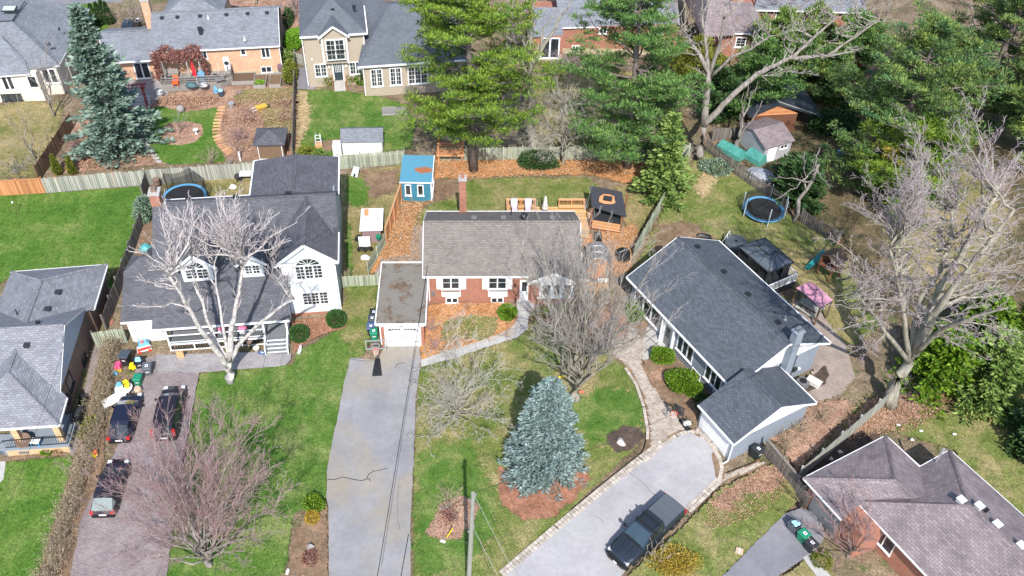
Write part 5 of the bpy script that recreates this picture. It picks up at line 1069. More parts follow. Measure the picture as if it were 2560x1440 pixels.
# ---------------------------------------------------------------- sheds
def shed(name,label,o,deg,w,d,zf,zb,wallm,roofm,over=.15,trimm='white',kind='gable',zr=None,cat='shed'):
    H=thing(name,label,cat,o,deg);MB().box(0,w,0,d,-.05,min(zf,zb)-.04).build('wall',M[wallm],H);o_=over
    if kind=='mono':roof_part(H,roofm,[[(-o_,-o_,zf),(w+o_,-o_,zf),(w+o_,d+o_,zb),(-o_,d+o_,zb)]],t=.1)
    elif kind=='gable_u':roof_part(H,roofm,[[(-o_,-o_,zf),(w+o_,-o_,zf),(w+o_,d/2,zr),(-o_,d/2,zr)],[(-o_,d/2,zr),(w+o_,d/2,zr),(w+o_,d+o_,zf),(-o_,d+o_,zf)]],t=.08);[gable(H,wallm,f,v,[(0,zf-.1),(d,zf-.1),(d/2,zr-.12)],.03)for f,v in(('u+',w),('u-',0))]
    elif kind=='hip':roof_part(H,roofm,[[(-o_,-o_,zf),(w+o_,-o_,zf),(w/2,d/2,zr)],[(w+o_,-o_,zf),(w+o_,d+o_,zf),(w/2,d/2,zr)],[(w+o_,d+o_,zf),(-o_,d+o_,zf),(w/2,d/2,zr)],[(-o_,d+o_,zf),(-o_,-o_,zf),(w/2,d/2,zr)]],t=.1)
    elif kind=='gable_v':roof_part(H,roofm,[[(-o_,-o_,zf),(w/2,-o_,zr),(w/2,d+o_,zr),(-o_,d+o_,zf)],[(w/2,-o_,zr),(w+o_,-o_,zf),(w+o_,d+o_,zf),(w/2,d+o_,zr)]],t=.08);gable(H,wallm,'v-',0,[(0,zf-.1),(w,zf-.1),(w/2,zr-.12)],.03)
    return H
p=P(1006,501);M['blue_sid']=siding('bright_blue_siding',(.045,.205,.30),.16,.7,.6,True,.14);M['blue_metal']=None
def _bm():
    m,t,b=_new('blue_painted_roof');v=coord(t,'Object');s=N(t,'SeparateXYZ');t.links.new(v,s.inputs[0])
    w=N(t,'TexWave',Scale=3.2,Distortion=0);w.bands_direction='Y';t.links.new(v,w.inputs['Vector'])
    c=ramp(t,w.outputs['Fac'],[(0,(.045,.17,.25)),(.25,(.085,.265,.375)),(1,(.10,.29,.40))])
    mp=N(t,'Mapping');mp.inputs['Location'].default_value=(-2.1,-1.6,0);t.links.new(v,mp.inputs[0]);g=N(t,'TexGradient',gradient_type='SPHERICAL');mp2=N(t,'Mapping');mp2.inputs['Scale'].default_value=(.8,1.5,0);t.links.new(mp.outputs[0],mp2.inputs[0]);t.links.new(mp2.outputs[0],g.inputs[0])
    a=N(t,'Math',operation='MULTIPLY_ADD');t.links.new(noise(t,v,2.2,5,.7),a.inputs[0]);a.inputs[1].default_value=1.1;t.links.new(g.outputs['Fac'],a.inputs[2])
    st=ramp(t,a.outputs[0],[(.86,(0,)*3),(.90,(1,)*3)]);c=mix(t,st,c,ramp(t,noise(t,v,14,3,.7),[(.3,(.22,.075,.035)),(.7,(.40,.17,.08))]))
    t.links.new(c,b.inputs['Base Color']);b.inputs['Roughness'].default_value=.45;return m
M['blue_metal']=_bm()
H=shed('blue_shed','bright blue wooden shed with leaf-littered blue roof and two white-framed windows',p,1.5,2.85,3.6,2.35,2.75,'blue_sid','blue_metal',.12,kind='mono')
for u in(.42,1.62):window(H,'v-',0,u,.75,u+.42,1.85,fw=.1)
m=MB();m.bar((-.15,-.16,2.3),(3.0,-.16,2.3),.06,.12).bar((3.0,-.16,2.3),(3.0,3.75,2.7),.07,.12);m.bar((2.87,-.02,0),(2.87,-.02,2.3),.1,.06);m.build('roof_trim',M['white'],H)
window(H,'u+',2.85,.35,.35,1.35,2.0,fw=.1,sash=1);window(H,'u+',2.85,1.75,.35,2.75,2.0,fw=.1,sash=1);MB().box(2.85,2.92,-.02,3.6,0,.1).build('base_trim',M['white'],H)
p=P(858,389);H=shed('white_shed','white metal garden shed with grey shingle roof standing behind the mossy fence',p,5,4.1,2.4,1.75,1.75,'offwhite','blue_grey',.12,kind='gable_u',zr=2.5);MB().box(-1.0,-.1,-.1,.9,0,1.3).build('storage_box',M['offwhite'],H)
p=P(647,403);H=shed('garden_shed','small garden shed with dark charcoal pyramid roof beside the leaning fence',p,5,2.7,2.6,2.15,2.15,'fence_brown','charcoal',.25,kind='hip',zr=2.95);window(H,'v-',0,.2,.3,2.5,1.9,frame='offwhite',panes=False,fw=.09)
M['vinyl']=siding('grey_vinyl_siding',(.40,.41,.44),.13,.8);p=P(1904,412);H=shed('vinyl_shed','pale grey vinyl garden shed with mauve shingle roof beside teal tarpaulins',p,27,3.4,4.4,2.15,2.15,'vinyl','mauve',.2,kind='gable_u',zr=3.0);window(H,'v-',0,2.0,1.45,2.8,1.85,sash=2,fw=.06);MB().box(.4,1.5,-.05,0,.05,1.85).build('door',M['white'],H)
F11=Frame(P(1887,307,2.4),8);H=thing('log_garage','brown log garage with dark tarpaulin roof behind the vinyl shed','garage',(F11.o.x,F11.o.y+1.4,0),8);MB().box(0,5.0,0,7,-.05,2.45).build('wall',M['brown_wood'],H)
for k in range(13):z=2.42+k*.1;w_=2.45*(1-k*.1/1.3);MB().tube([(2.5-w_,-.05,z),(2.5+w_,-.05,z)],.055,6).build('log',M['fence_or'],H)
M['tarp_d']=grain('dark_blue_tarp',[(.3,(.02,.026,.036)),(.7,(.05,.06,.075))],.8,6,.3,.35,.3)
roof_part(H,'tarp_d',[[(-.5,-.4,2.4),(2.5,-.4,3.85),(2.5,7.2,3.85),(-.5,7.2,2.4)],[(2.5,-.4,3.85),(7.8,-.4,2.0),(7.8,7.2,2.0),(2.5,7.2,3.85)]],t=.08);MB().bar((2.6,.2,3.87),(6.9,-.3,2.4),.1,.06).build('batten',M['fence_grey'],H)
# ---------------------------------------------------------------- fences
fence('new orange cedar fence panels at the far left with white cap rails',(-70,494),(116,483),1.75,'fence_or',.15,.005,group=None,cap=True)
for i,(a,b)in enumerate((((116,483),(153,480)),((153,480),(222,474)),((222,474),(292,468)),((292,468),(370,463)))):
    fence(('weathered fence panel next to the new orange cedar fence','second weathered fence panel along the left green lawn','third weathered fence panel along the left green lawn','weathered fence panel ending at the corner by the trampoline')[i],a,b,1.8,'fence_grey',.17,.03,posts=8,post_mat='fence_or',group='weathered fence panels along the left lawn')
fence('long mossy grey fence behind the trampoline and white house',(370,463),(640,443),1.85,'fence_grey',.16,.02)
fence('mossy green fence behind the wheelbarrow and white shed',(848,424),(1012,410),1.7,'fence_green',.12,.03)
fence('mossy fence behind the pines along the mulch strip',(1095,404),(1720,396),1.7,'fence_green',.14,.03,posts=3)
fence('grey wooden fence seen edge-on between the brown garden and green lawn',(741,158),(735,398),1.7,'fence_dark',.14,.01,face=1)
fence('short low fence with gate beside the beige house',(712,150),(770,168),1.5,'fence_grey',.12,.05)
fence('brown diagonal fence left of the tall blue-green spruce',(185,318),(100,452),1.8,'fence_brown',.14,.005,face=1)
fence('weathered fence between the left lawn and the white house, upper stretch',(372,463),(362,500),1.7,'fence_dark',.14,.02,face=1);fence('brown fence between the left lawn and the white house, lower stretch',(360,560),(268,826),1.7,'fence_dark',.14,.02,face=1)
fence('mossy fence gate between brown brick house and white house',(243,868),(318,856),1.7,'fence_green',.15,.03)
fence('pale weathered fence between white house and flat-roofed garage',(857,720),(948,716),1.45,'fence_green',.13,.02)
fence('low weathered diagonal fence beside the white-roofed cart shelter',(921,688),(966,610),1.4,'fence_green',.13,.02,face=1)
H=thing('privacy_fence','new tall cedar privacy fence running from the blue shed past the mulch','fence',P(966,613));b=P(1003,503)-P(966,613);L=b.length;H.rotation_euler=(0,0,math.atan2(b.y,b.x));bm=MB().box(-.07,.07,-.012,.012,.2,2.0).mesh('board',M['fence_new'])
for i in range(int(L/.145)):link('board',bm,H,(.07+i*.145,0,0))
for k in range(5):MB().box(-.06,.06,-.06,.06,0,2.1).build('post',M['fence_or'],H,loc=(L*k/4,-.08,0))
MB().box(0,L,-.12,.07,2.02,2.07).build('cap_rail',M['fence_new'],H)
fence('weathered fence seen edge-on between the centre back yard and grey house yard',(1718,404),(1583,648),1.7,'fence_green',.14,.02,face=-1)
for i,(a,b)in enumerate((((1764,378),(1822,428)),((1822,428),(1962,528)),((1998,556),(2092,612)))):
    fence(('dark grey picket fence below the teal tarpaulins','dark grey picket fence behind the blue-rimmed trampoline','dark grey picket fence right of the leaning trunk')[i],a,b,1.6,'fence_dark',.14,.09,face=-1,group='dark picket fence stretches behind the grey house yard')
fence('weathered fence corner behind the teal tarpaulins by the tall trunk',(1780,352),(1880,345),1.6,'fence_dark',.14,.02)
fence('dark weathered fence beside the black bin and orange box',(1908,1135),(1985,1228),1.7,'fence_dark',.15,.05,face=-1,cap=True);fence('short dark fence piece at the brick corner of the mauve-roofed house',(1985,1228),(2012,1268),1.6,'fence_dark',.15,.05,face=-1)
fence('grey weathered fence running up from the mauve roof to the great bare tree',(1993,1205),(2228,1000),1.8,'fence_grey',.14,.02,face=-1)
# ---------------------------------------------------------------- vehicles
M['truck_paint']=plain('dark_blue_grey_paint',(.030,.040,.055),.28,.35,.6)
M['truck_cover']=plain('grey_vinyl_cover',(.085,.10,.115),.55)
M['car_paint']=plain('dark_plum_paint',(.028,.024,.034),.25,.3,.6)
M['car_blue']=plain('midnight_blue_paint',(.018,.022,.045),.25,.3,.6)
M['windscreen']=plain('windscreen_glass',(.035,.06,.08),.05,0,.8)
M['red_lens']=plain('red_lens',(.5,.02,.02),.2);M['lamp']=plain('headlamp_glass',(.62,.65,.68),.1);M['pale_glass']=plain('pale_rear_glass',(.22,.26,.25),.15);M['alloy']=plain('alloy_rim',(.40,.41,.43),.3,.7)
def wheel(H,x,y,r=.4,w=.26):
    t=MB();t.lathe([(r*.62,-w/2),(r*.95,-w/2),(r,-w*.3),(r,w*.3),(r*.95,w/2),(r*.62,w/2)],18);o=t.build('wheel',M['rubber'],H,loc=(x,y,r));o.rotation_euler=(R(90),0,0)
    s=MB();s.lathe([(r*.64,-w*.32),(r*.64,w*.32)],14)
    for k in range(6):a=k*math.pi/3;s.bar((0,0,w*.46),(r*.6*math.cos(a),r*.6*math.sin(a),w*.40),.07,.04)
    for k in range(6):a=k*math.pi/3;s.bar((0,0,-w*.46),(r*.6*math.cos(a),r*.6*math.sin(a),-w*.40),.07,.04)
    s.build('rim',M['alloy'],o)
def body_ring(x,hw,zb,zm,zt,crown=.05,tuck=.08):
    """closed cross-section at x: sill, side, shoulder, crowned top"""
    return[(x,-hw+tuck,zb),(x,-hw,zb+.18),(x,-hw,zm),(x,-hw+.05,zt-.06),(x,-hw+.16,zt),(x,0,zt+crown),(x,hw-.16,zt),(x,hw-.05,zt-.06),(x,hw,zm),(x,hw,zb+.18),(x,hw-tuck,zb)]
def cab_ring(x,hw,z0,z1,tw,crown=.03):return[(x,-hw,z0),(x,-tw,z1-.05),(x,-tw+.1,z1),(x,0,z1+crown),(x,tw-.1,z1),(x,tw,z1-.05),(x,hw,z0)]
def pickup(loc,deg):
    H=thing('pickup_truck','dark blue-grey crew-cab pickup truck with soft bed cover and roof bars, parked on pale driveway','pickup truck',loc,deg)
    b=MB();b.loft([body_ring(-3.08,.86,.45,.8,1.32,.02),body_ring(-3.0,.97,.38,.8,1.36,.02),body_ring(-.75,1.0,.34,.85,1.36,.02),body_ring(-.6,1.0,.32,.85,1.22,.02),body_ring(1.25,1.0,.32,.85,1.20,.03),body_ring(1.5,1.0,.34,.85,1.22,.07),body_ring(2.5,.97,.38,.85,1.16,.08),body_ring(2.95,.88,.42,.8,1.06,.06),body_ring(3.1,.70,.48,.75,.96,.04)]);b.build('body',M['truck_paint'],H,smooth=False)
    c=MB();c.loft([cab_ring(-.82,.90,1.25,1.86,.70),cab_ring(-.6,.92,1.2,1.93,.74),cab_ring(.45,.92,1.2,1.93,.74),cab_ring(.6,.92,1.2,1.90,.73)]);c.build('cab',M['truck_paint'],H)
    g=MB();g.loft([[(.6,-.73,1.88),(.6,0,1.92),(.6,.73,1.88),(.6,.9,1.2),(.6,-.9,1.2)],[(1.42,-.86,1.24),(1.42,0,1.30),(1.42,.86,1.24),(1.42,.9,1.15),(1.42,-.9,1.15)]]);g.build('windscreen',M['windscreen'],H)
    for s in(-1,1):
        for x0,x1,e in((-.55,.02,.0),(.08,.66,.35)):MB().add([(x0,s*.905,1.30),(x1+e,s*.905,1.30),(x1,s*.762,1.83),(x0,s*.762,1.83)],[(0,1,2,3)if s<0 else(3,2,1,0)]).build('side_window',M['glass'],H,loc=(0,s*.012,0))
        MB().bar((.75,s*.92,1.25),(1.42,s*.885,1.24),.05).bar((.62,s*.76,1.88),(1.42,s*.885,1.24),.06).build('pillar',M['truck_paint'],H)
        mm=MB();mm.box(.92,1.1,min(s*1.08,s*1.3),max(s*1.08,s*1.3),1.22,1.45);mm.bar((1.0,s*.95,1.25),(1.0,s*1.12,1.3),.06);mm.build('mirror',M['black'],H)
        MB().box(2.82,3.0,s*.62-.18,s*.62+.18,.80,1.0).build('headlight',M['lamp'],H,loc=(.03,s*.08,.02));MB().box(-3.11,-2.96,s*.86-.09,s*.86+.09,.85,1.25).build('taillight',M['red_lens'],H,loc=(0,s*.03,0))
        for x in(-.4,.75):MB().box(x-.14,x+.06,s*1.0-.02,s*1.0+.02,1.02,1.07).build('door_handle',M['black'],H)
        for x in(-2.0,2.02):
            wheel(H,x,s*.86);f=MB()
            for k in range(9):a0,a1=math.pi*k/9,math.pi*(k+1)/9;f.bar((x+.48*math.cos(a0),s*.99,.40+.48*math.sin(a0)),(x+.48*math.cos(a1),s*.99,.40+.48*math.sin(a1)),.1,.07)
            f.build('wheel_arch',M['black'],H)
        MB().tube([(-.55,s*.62,2.0),(.45,s*.62,2.0)],.02,5).build('roof_rail',M['black'],H);MB().box(-.6,1.5,s*.98-.06,s*.98+.06,.26,.33).build('running_board',M['black'],H)
    for x in(-.35,.32):MB().box(x-.05,x+.05,-.82,.82,2.02,2.07).box(x-.06,x+.06,-.78,-.7,1.9,2.04).box(x-.06,x+.06,.7,.78,1.9,2.04).build('roof_bar',M['black'],H)
    t=MB();[t.box(-2.98+k*.72,-2.98+k*.72+.70,-.86,.86,1.37,1.42)for k in range(3)];t.build('bed_cover',M['truck_cover'],H)
    m=MB();[m.box(-.5,.42,-.55+k*.22-.012,-.55+k*.22+.012,1.93,1.975)for k in range(6)];m.build('roof_rib',M['truck_paint'],H)
    MB().box(3.02,3.14,-.5,.5,.62,.94).build('grille',M['black'],H);m=MB();m.loft([[(2.95,-.98,.42),(3.1,-.98,.42),(3.1,-.98,.64),(2.95,-.98,.64)],[(3.12,-.6,.42),(3.26,-.6,.42),(3.26,-.6,.64),(3.12,-.6,.64)],[(3.12,.6,.42),(3.26,.6,.42),(3.26,.6,.64),(3.12,.6,.64)],[(2.95,.98,.42),(3.1,.98,.42),(3.1,.98,.64),(2.95,.98,.64)]]);m.build('bumper',M['black'],H)
    MB().box(3.26,3.275,-.16,.16,.46,.62).build('licence_plate',M['white'],H);MB().box(1.44,1.6,-.62,.62,1.235,1.30).build('cowl',M['black'],H);MB().bar((1.58,-.45,1.31),(1.50,.25,1.36),.03).build('wiper',M['black'],H)
    for s in(-1,1):MB().bar((1.75,s*.33,1.285),(2.75,s*.28,1.20),.03,.025).build('hood_crease',M['truck_paint'],H)
    return H
a=P(1572,1385,1.0);b=P(1690,1252,1.3);c0=(P(1515,1365,1.1)+P(1575,1421,1.1)+P(1662,1227,1.38)+P(1716,1271,1.38))/4
dv=(P(1515,1365,1.1)-P(1662,1227,1.38));pickup((c0.x,c0.y,.012),math.degrees(math.atan2(dv.y,dv.x)))
def car(name,label,loc,deg,L=4.6,W=1.8,hgt=1.5,paint='car_paint',van=False,rear_glass='glass',group=None):
    H=thing(name,label,'car' if not van else 'minivan',loc,deg,group);h=L/2;bz=.92 if not van else 1.05;hw=W/2
    MB().loft([body_ring(-h,hw*.82,.35,.6,bz-.12,.02),body_ring(-h+.15,hw*.96,.25,.65,bz,.03),body_ring(-h*.3,hw,.22,.7,bz,.03),body_ring(h*.35,hw,.22,.7,bz-.02,.05),body_ring(h*.8,hw*.95,.25,.62,bz-.16,.06),body_ring(h,hw*.72,.32,.55,bz-.34,.03)]).build('body',M[paint],H)
    x0,x1=(-h+.25,h*.30)if van else(-h*.62,h*.22);tw=hw*.74
    MB().loft([cab_ring(x0-.02,hw*.88,bz-.05,hgt-.12,tw*.97),cab_ring(x0+.25,hw*.92,bz-.05,hgt,tw),cab_ring(x1-.2,hw*.92,bz-.05,hgt,tw),cab_ring(x1,hw*.92,bz-.05,hgt-.05,tw*.97)]).build('roof_cab',M[paint],H)
    MB().loft([[(x1,-tw*.94,hgt-.08),(x1,0,hgt-.03),(x1,tw*.94,hgt-.08),(x1,hw*.88,bz-.05),(x1,-hw*.88,bz-.05)],[(x1+.75,-hw*.84,bz+.0),(x1+.8,0,bz+.06),(x1+.75,hw*.84,bz+.0),(x1+.75,hw*.85,bz-.1),(x1+.75,-hw*.85,bz-.1)]]).build('windscreen',M['windscreen'],H)
    e=.12 if van else .75;MB().loft([[(x0-.0,-tw*.93,hgt-.16),(x0,0,hgt-.1),(x0,tw*.93,hgt-.16),(x0,hw*.86,bz-.05),(x0,-hw*.86,bz-.05)],[(x0-e,-hw*.8,bz+.02),(x0-e-.03,0,bz+.05),(x0-e,hw*.8,bz+.02),(x0-e,hw*.8,bz-.08),(x0-e,-hw*.8,bz-.08)]]).build('rear_window',M[rear_glass],H)
    for s in(-1,1):
        m=MB();m.add([(x0+.2,s*hw*.93,bz+.04),(x1+.25,s*hw*.93,bz+.04),(x1-.15,s*(tw+.02),hgt-.09),(x0+.3,s*(tw+.02),hgt-.09)],[(0,1,2,3)if s<0 else(3,2,1,0)]);m.build('side_window',M['glass'],H,loc=(0,s*.015,0))
        MB().box(x1+.05,x1+.2,min(s*hw*1.02,s*hw*1.2),max(s*hw*1.02,s*hw*1.2),bz,bz+.15).build('mirror',M[paint],H);MB().box(h-.35,h-.08,s*hw*.66-.15,s*hw*.66+.15,bz-.36,bz-.2).build('headlight',M['lamp'],H);MB().box(-h-.02,-h+.2,s*hw*.78-.12,s*hw*.78+.12,bz-.28,bz-.04 if not van else bz+.3).build('taillight',M['red_lens'],H)
        for x in(-h*.6,h*.62):wheel(H,x,s*(hw-.1),.32,.22)
    MB().box(-h-.03,-h+.02,-.25,.25,.5,.62).build('licence_plate',M['white'],H);MB().box(-h-.06,-h+.1,-hw*.85,hw*.85,.3,.48).build('bumper',M['black'],H)
    return H
def park(name,label,rear,front,z=.9,**k):
    r=P(*rear,z);f=P(*front,z);d=f-r;c=(r+f)/2;return car(name,label,(c.x,c.y,.012),math.degrees(math.atan2(d.y,d.x)),L=k.pop('L',d.length),**k)
park('parked_car','midnight-blue parked car ahead of the plum car, beside the dry hedge and toy table',(289,1112),(334,962),paint='car_blue',L=4.5)
park('parked_car','dark plum parked car with pale rear window, half under the reddish bare tree',(252,1285),(297,1140),L=4.6,rear_glass='pale_glass')
park('minivan','dark minivan parked on the purple pavers with silver rear trim',(406,1088),(436,955),1.1,L=4.9,W=1.95,hgt=1.72,van=True)
p=P(325,66,.8);car('parked_car','dark parked car seen behind the yellow brick bungalow, under purple twigs',(p.x,p.y,0),100,paint='truck_paint',hgt=1.55)

# ---------------------------------------------------------------- wheeled bins
M['bin_green']=plain('green_bin_plastic',(.012,.22,.12),.5);M['bin_grey']=plain('grey_bin_plastic',(.10,.115,.13),.5);M['bin_black']=plain('black_bin_plastic',(.022,.027,.032),.5);M['bin_blue']=plain('blue_bin_lid',(.07,.11,.23),.5);M['bin_slate']=plain('slate_bin_lid',(.055,.07,.095),.5)
M['bag']=plain('pale_blue_plastic_bag',(.30,.55,.72),.35);M['card']=plain('cardboard',(.48,.36,.26),.8)
def bin_cart(label,loc,deg,lid='bin_black',body='bin_black',open_=False,h=1.08,fill=None,sticker=True,small=1.0):
    H=thing('wheeled_bin',label,'bin',loc,deg,'wheeled rubbish bins on the driveways and beside garages');s=small
    rg=lambda z,w,d:[(-w,-d,z),(w,-d,z),(w,d,z),(-w,d,z)]
    if open_:MB().loft([rg(.03,.23*s,.26*s),rg(h-.08,.31*s,.36*s),rg(h,.34*s,.39*s),rg(h,.30*s,.35*s),rg(h-.5,.26*s,.3*s)],True).build('bin_body',M[body],H)
    else:MB().loft([rg(.03,.23*s,.26*s),rg(h-.08,.31*s,.36*s),rg(h,.34*s,.39*s)]).build('bin_body',M[body],H)
    if not open_:
        L=MB().loft([rg(h+.005,.35*s,.41*s),rg(h+.05,.35*s,.41*s),rg(h+.09,.28*s,.33*s)]).build('lid',M[lid],H);
        if sticker:MB().box(-.11,.11,-.16,.1,h+.09,h+.096).build('sticker',M['white'],L);MB().box(-.05,.05,-.10,.03,h+.096,h+.1).build('recycling_mark',M['bin_slate'],L)
    MB().tube([(-.26*s,.43*s,h-.04),(.26*s,.43*s,h-.04)],.025,6).build('handle',M['black'],H)
    for sx in(-1,1):
        o=MB().lathe([(.05,-.035),(.13,-.035),(.13,.035),(.05,.035)],12).build('wheel',M['rubber'],H,loc=(sx*.27*s,.33*s,.13));o.rotation_euler=(0,R(90),0)
    MB().box(-.13,.13,-.345*s,-.33*s,h*.62,h*.72).build('number_strip',M['offwhite'],H)
    if fill:
        m=MB();[m.lathe([(.02,-.12),(.14,-.06),(.16,.04),(.08,.13),(.01,.15)],7,(x,y,h+.02+random.uniform(-.04,.06)))for x,y in((-.08,-.1),(.1,.08),(-.05,.15),(.12,-.15))];m.build('rubbish_bag',M[fill],H)
    return H
g0=lambda x,y:(lambda p:(p.x,p.y,.01))(P(x,y))
bin_cart('black wheeled bin with white sticker beside the grey garage, by the dark fence',g0(1888,1144),36)
bin_cart('open grey wheeled bin stuffed with pale blue plastic bags, on the dark driveway',g0(1979,1330),38,open_=True,body='bin_grey',fill='bag');bin_cart('green wheeled bin between the open grey bin and the black bin',g0(2002,1355),36,'bin_green','bin_green',small=.95);bin_cart('black wheeled bin right of the green bin by the twiggy red shrub',g0(2020,1378),34)
bin_cart('green wheeled bin by the red-brick garage corner',g0(937,850),8,'bin_green','bin_green',small=.92);bin_cart('blue-lidded bin behind the green bin beside the garage',g0(930,838),5,'bin_blue');bin_cart('slate-lidded bin beside the flat-roofed garage, third from the front',g0(933,818),5,'bin_slate','bin_grey');bin_cart('black bin at the back of the row beside the flat-roofed garage',g0(937,803),5)
bin_cart('grey-lidded tall bin by the dry hedge with toys piled behind it',g0(320,910),-6,'bin_slate','bin_black',sticker=False,h=1.15,small=1.1);bin_cart('open black bin overflowing with pale blue plastic, before the striped ride-on toy',g0(352,920),25,open_=True,fill='bag',h=.95);bin_cart('grey bin with round grey lid on the purple driveway, next to the green bin',g0(375,938),10,'bin_grey','bin_grey');bin_cart('green wheeled bin on the purple driveway behind the toy table',g0(351,964),0,'bin_green','bin_green',sticker=False,h=1.0,small=.9)

# ---------------------------------------------------------------- basketball hoops
M['net_white']=plain('white_net_cord',(.7,.7,.68),.8);M['orange']=plain('orange_red_metal',(.75,.16,.09),.45);M['clear']=plain('clear_backboard',(.14,.16,.15),.1)
def hoop(name,label,base,deg,rect=True,rim_z=2.6):
    H=thing(name,label,'basketball hoop',base,deg)
    if rect:MB().loft([[(-.38,-1.1,0),(.38,-1.1,0),(.38,-1.1,.22),(-.38,-1.1,.22)],[(-.42,-.9,0),(.42,-.9,0),(.40,-.9,.28),(-.40,-.9,.28)],[(-.24,.9,0),(.24,.9,0),(.2,.9,.26),(-.2,.9,.26)]]).build('base',M['black'],H)
    else:MB().loft([[(-.6,-.5,0),(.5,-.55,0),(.5,-.5,.25),(-.55,-.45,.25)],[(-.75,0,0),(.7,0,0),(.6,0,.32),(-.65,0,.32)],[(-.55,.45,0),(.45,.5,0),(.4,.45,.22),(-.5,.4,.22)]]).build('base',M['black'],H)
    by=.95 if not rect else .45;MB().tube([(0,.1 if not rect else .85,.2),(0,.3 if not rect else .82,1.4),(0,.42 if not rect else .8,rim_z+.2)],.055,8).build('pole',M['dark'],H)
    m=MB();py=.4 if not rect else .8;sg=1 if not rect else-1;[m.bar((s*.1,py,rim_z-.4),(s*.1,by-.04*sg,rim_z+.1),.05).bar((s*.1,py,rim_z+.15),(s*.1,by-.04*sg,rim_z+.65),.05)for s in(-1,1)];m.build('arm',M['dark'],H)
    if rect:
        fr=MB();W,z0,z1=.80,rim_z-.1,rim_z+.92;fr.box(-W,W,by-.03,by+.03,z0,z0+.08);fr.box(-W,W,by-.03,by+.03,z1-.08,z1);fr.box(-W,-W+.08,by-.03,by+.03,z0+.08,z1-.08);fr.box(W-.08,W,by-.03,by+.03,z0+.08,z1-.08)
        q=.3;fr.box(-q,q,by-.035,by+.035,z0+.2,z0+.25);fr.box(-q,q,by-.035,by+.035,z0+.58,z0+.63);fr.box(-q,-q+.05,by-.035,by+.035,z0+.25,z0+.58);fr.box(q-.05,q,by-.035,by+.035,z0+.25,z0+.58);fr.build('backboard_frame',M['steel'],H)
    else:
        m=MB();n=18;rr=lambda k:(.56*math.cos(2*math.pi*k/n),rim_z+.33+.40*math.sin(2*math.pi*k/n));m.loft([[(rr(k)[0],by-.02,rr(k)[1])for k in range(n)],[(rr(k)[0],by+.03,rr(k)[1])for k in range(n)]]);m.build('backboard',M['truck_paint'],H)
    cy=by+.32*sg;r=.23;m=MB();m.tube([(r*math.cos(k*math.pi/8),cy+r*math.sin(k*math.pi/8),rim_z)for k in range(17)],.022,5,False);m.box(-.08,.08,min(by+.02*sg,by+.12*sg),max(by+.02*sg,by+.12*sg),rim_z-.06,rim_z+.03);m.build('rim',M['orange'],H)
    m=MB()
    for k in range(10):
        a=k*math.pi/5;b=a+.31;m.bar((r*math.cos(a),cy+r*math.sin(a),rim_z),(.13*math.cos(b),cy+.13*math.sin(b),rim_z-.42),.016).bar((r*math.cos(a),cy+r*math.sin(a),rim_z),(.13*math.cos(a-.31),cy+.13*math.sin(a-.31),rim_z-.42),.016)
    m.build('net',M['net_white'],H);return H
p=P(944,922);HB=hoop('basketball_hoop','portable basketball hoop with clear rectangular backboard on the centre driveway',(p.x,p.y,.02),6,rim_z=1.95)
p=P(1708,1068);hoop('basketball_hoop','portable basketball hoop with dark rounded backboard by the grey garage',(p.x,p.y,.03),118,rect=False,rim_z=2.3);o=thing('sandbag','pale sandbag with a dark hose lying over the hoop base','sandbag',(p.x+.25,p.y+.1,.36),20);MB().loft([[(-.28,-.2,0),(.28,-.2,0),(.25,-.15,.1),(-.25,-.15,.1)],[(-.33,.02,0),(.33,0,0),(.28,0,.17),(-.28,0,.17)],[(-.25,.22,0),(.25,.24,0),(.2,.2,.09),(-.22,.2,.09)]]).build('sack',M['offwhite'],o)
tag(MB().tube([tuple(P(x,y,z))for x,y,z in((1716,1060,.55),(1718,1076,.3),(1724,1082,.05),(1735,1085,.04),(1752,1084,.04),(1766,1082,.04))],.028,6).build('hose',M['black']),'black garden hose running from the sandbag to the garage door','hose')

# ---------------------------------------------------------------- trampolines
M['tr_blue']=plain('sky_blue_pad',(.10,.30,.52),.5);M['tr_mat']=plain('black_bounce_mat',(.012,.013,.015),.8)
def _net():
    m,t,b=_new('black_safety_netting');b.inputs['Base Color'].default_value=(.015,.015,.016,1);b.inputs['Roughness'].default_value=.9;b.inputs['Alpha'].default_value=.55;return m
M['net']=_net()
M['pole_blue']=plain('pale_blue_grey_sleeve',(.42,.50,.56),.5)
def trampoline(label,c,r,poles,netting,h=.75,post='steel',top=2.3,pr=.035):
    H=thing('trampoline',label,'trampoline',c,0);n=40
    MB().lathe([(.01,h-.02),(r-.28,h-.02),(r-.28,h),(.01,h)],n).build('bounce_mat',M['tr_mat'],H);m=MB();m.lathe([(r-.3,h+.01),(r,h+.01),(r+.03,h-.06),(r-.28,h-.04)],n,cap=False);m.build('rim_pad',M['tr_blue'],H)
    for k in range(6):a=k*math.pi/3+.3;MB().tube([(r*.96*math.cos(a),r*.96*math.sin(a),h-.03),(r*.96*math.cos(a),r*.96*math.sin(a),0)],.025,6).build('leg',M['steel'],H)
    for a in poles:MB().tube([((r+.05)*math.cos(a),(r+.05)*math.sin(a),.2),((r+.05)*math.cos(a),(r+.05)*math.sin(a),top)],pr,6).build('net_pole',M[post],H)
    if netting:
        m=MB();q=sorted(poles)
        for a,b in zip(q,q[1:]+[q[0]+2*math.pi]):
            for k in range(6):
                t0,t1=a+(b-a)*k/6,a+(b-a)*(k+1)/6;sag=lambda t:top-.55*math.sin(math.pi*t)
                m.poly((r*math.cos(t0),r*math.sin(t0),h),(r*math.cos(t1),r*math.sin(t1),h),(r*math.cos(t1),r*math.sin(t1),sag((k+1)/6)),(r*math.cos(t0),r*math.sin(t0),sag(k/6)))
        m.build('safety_net',M['net'],H)
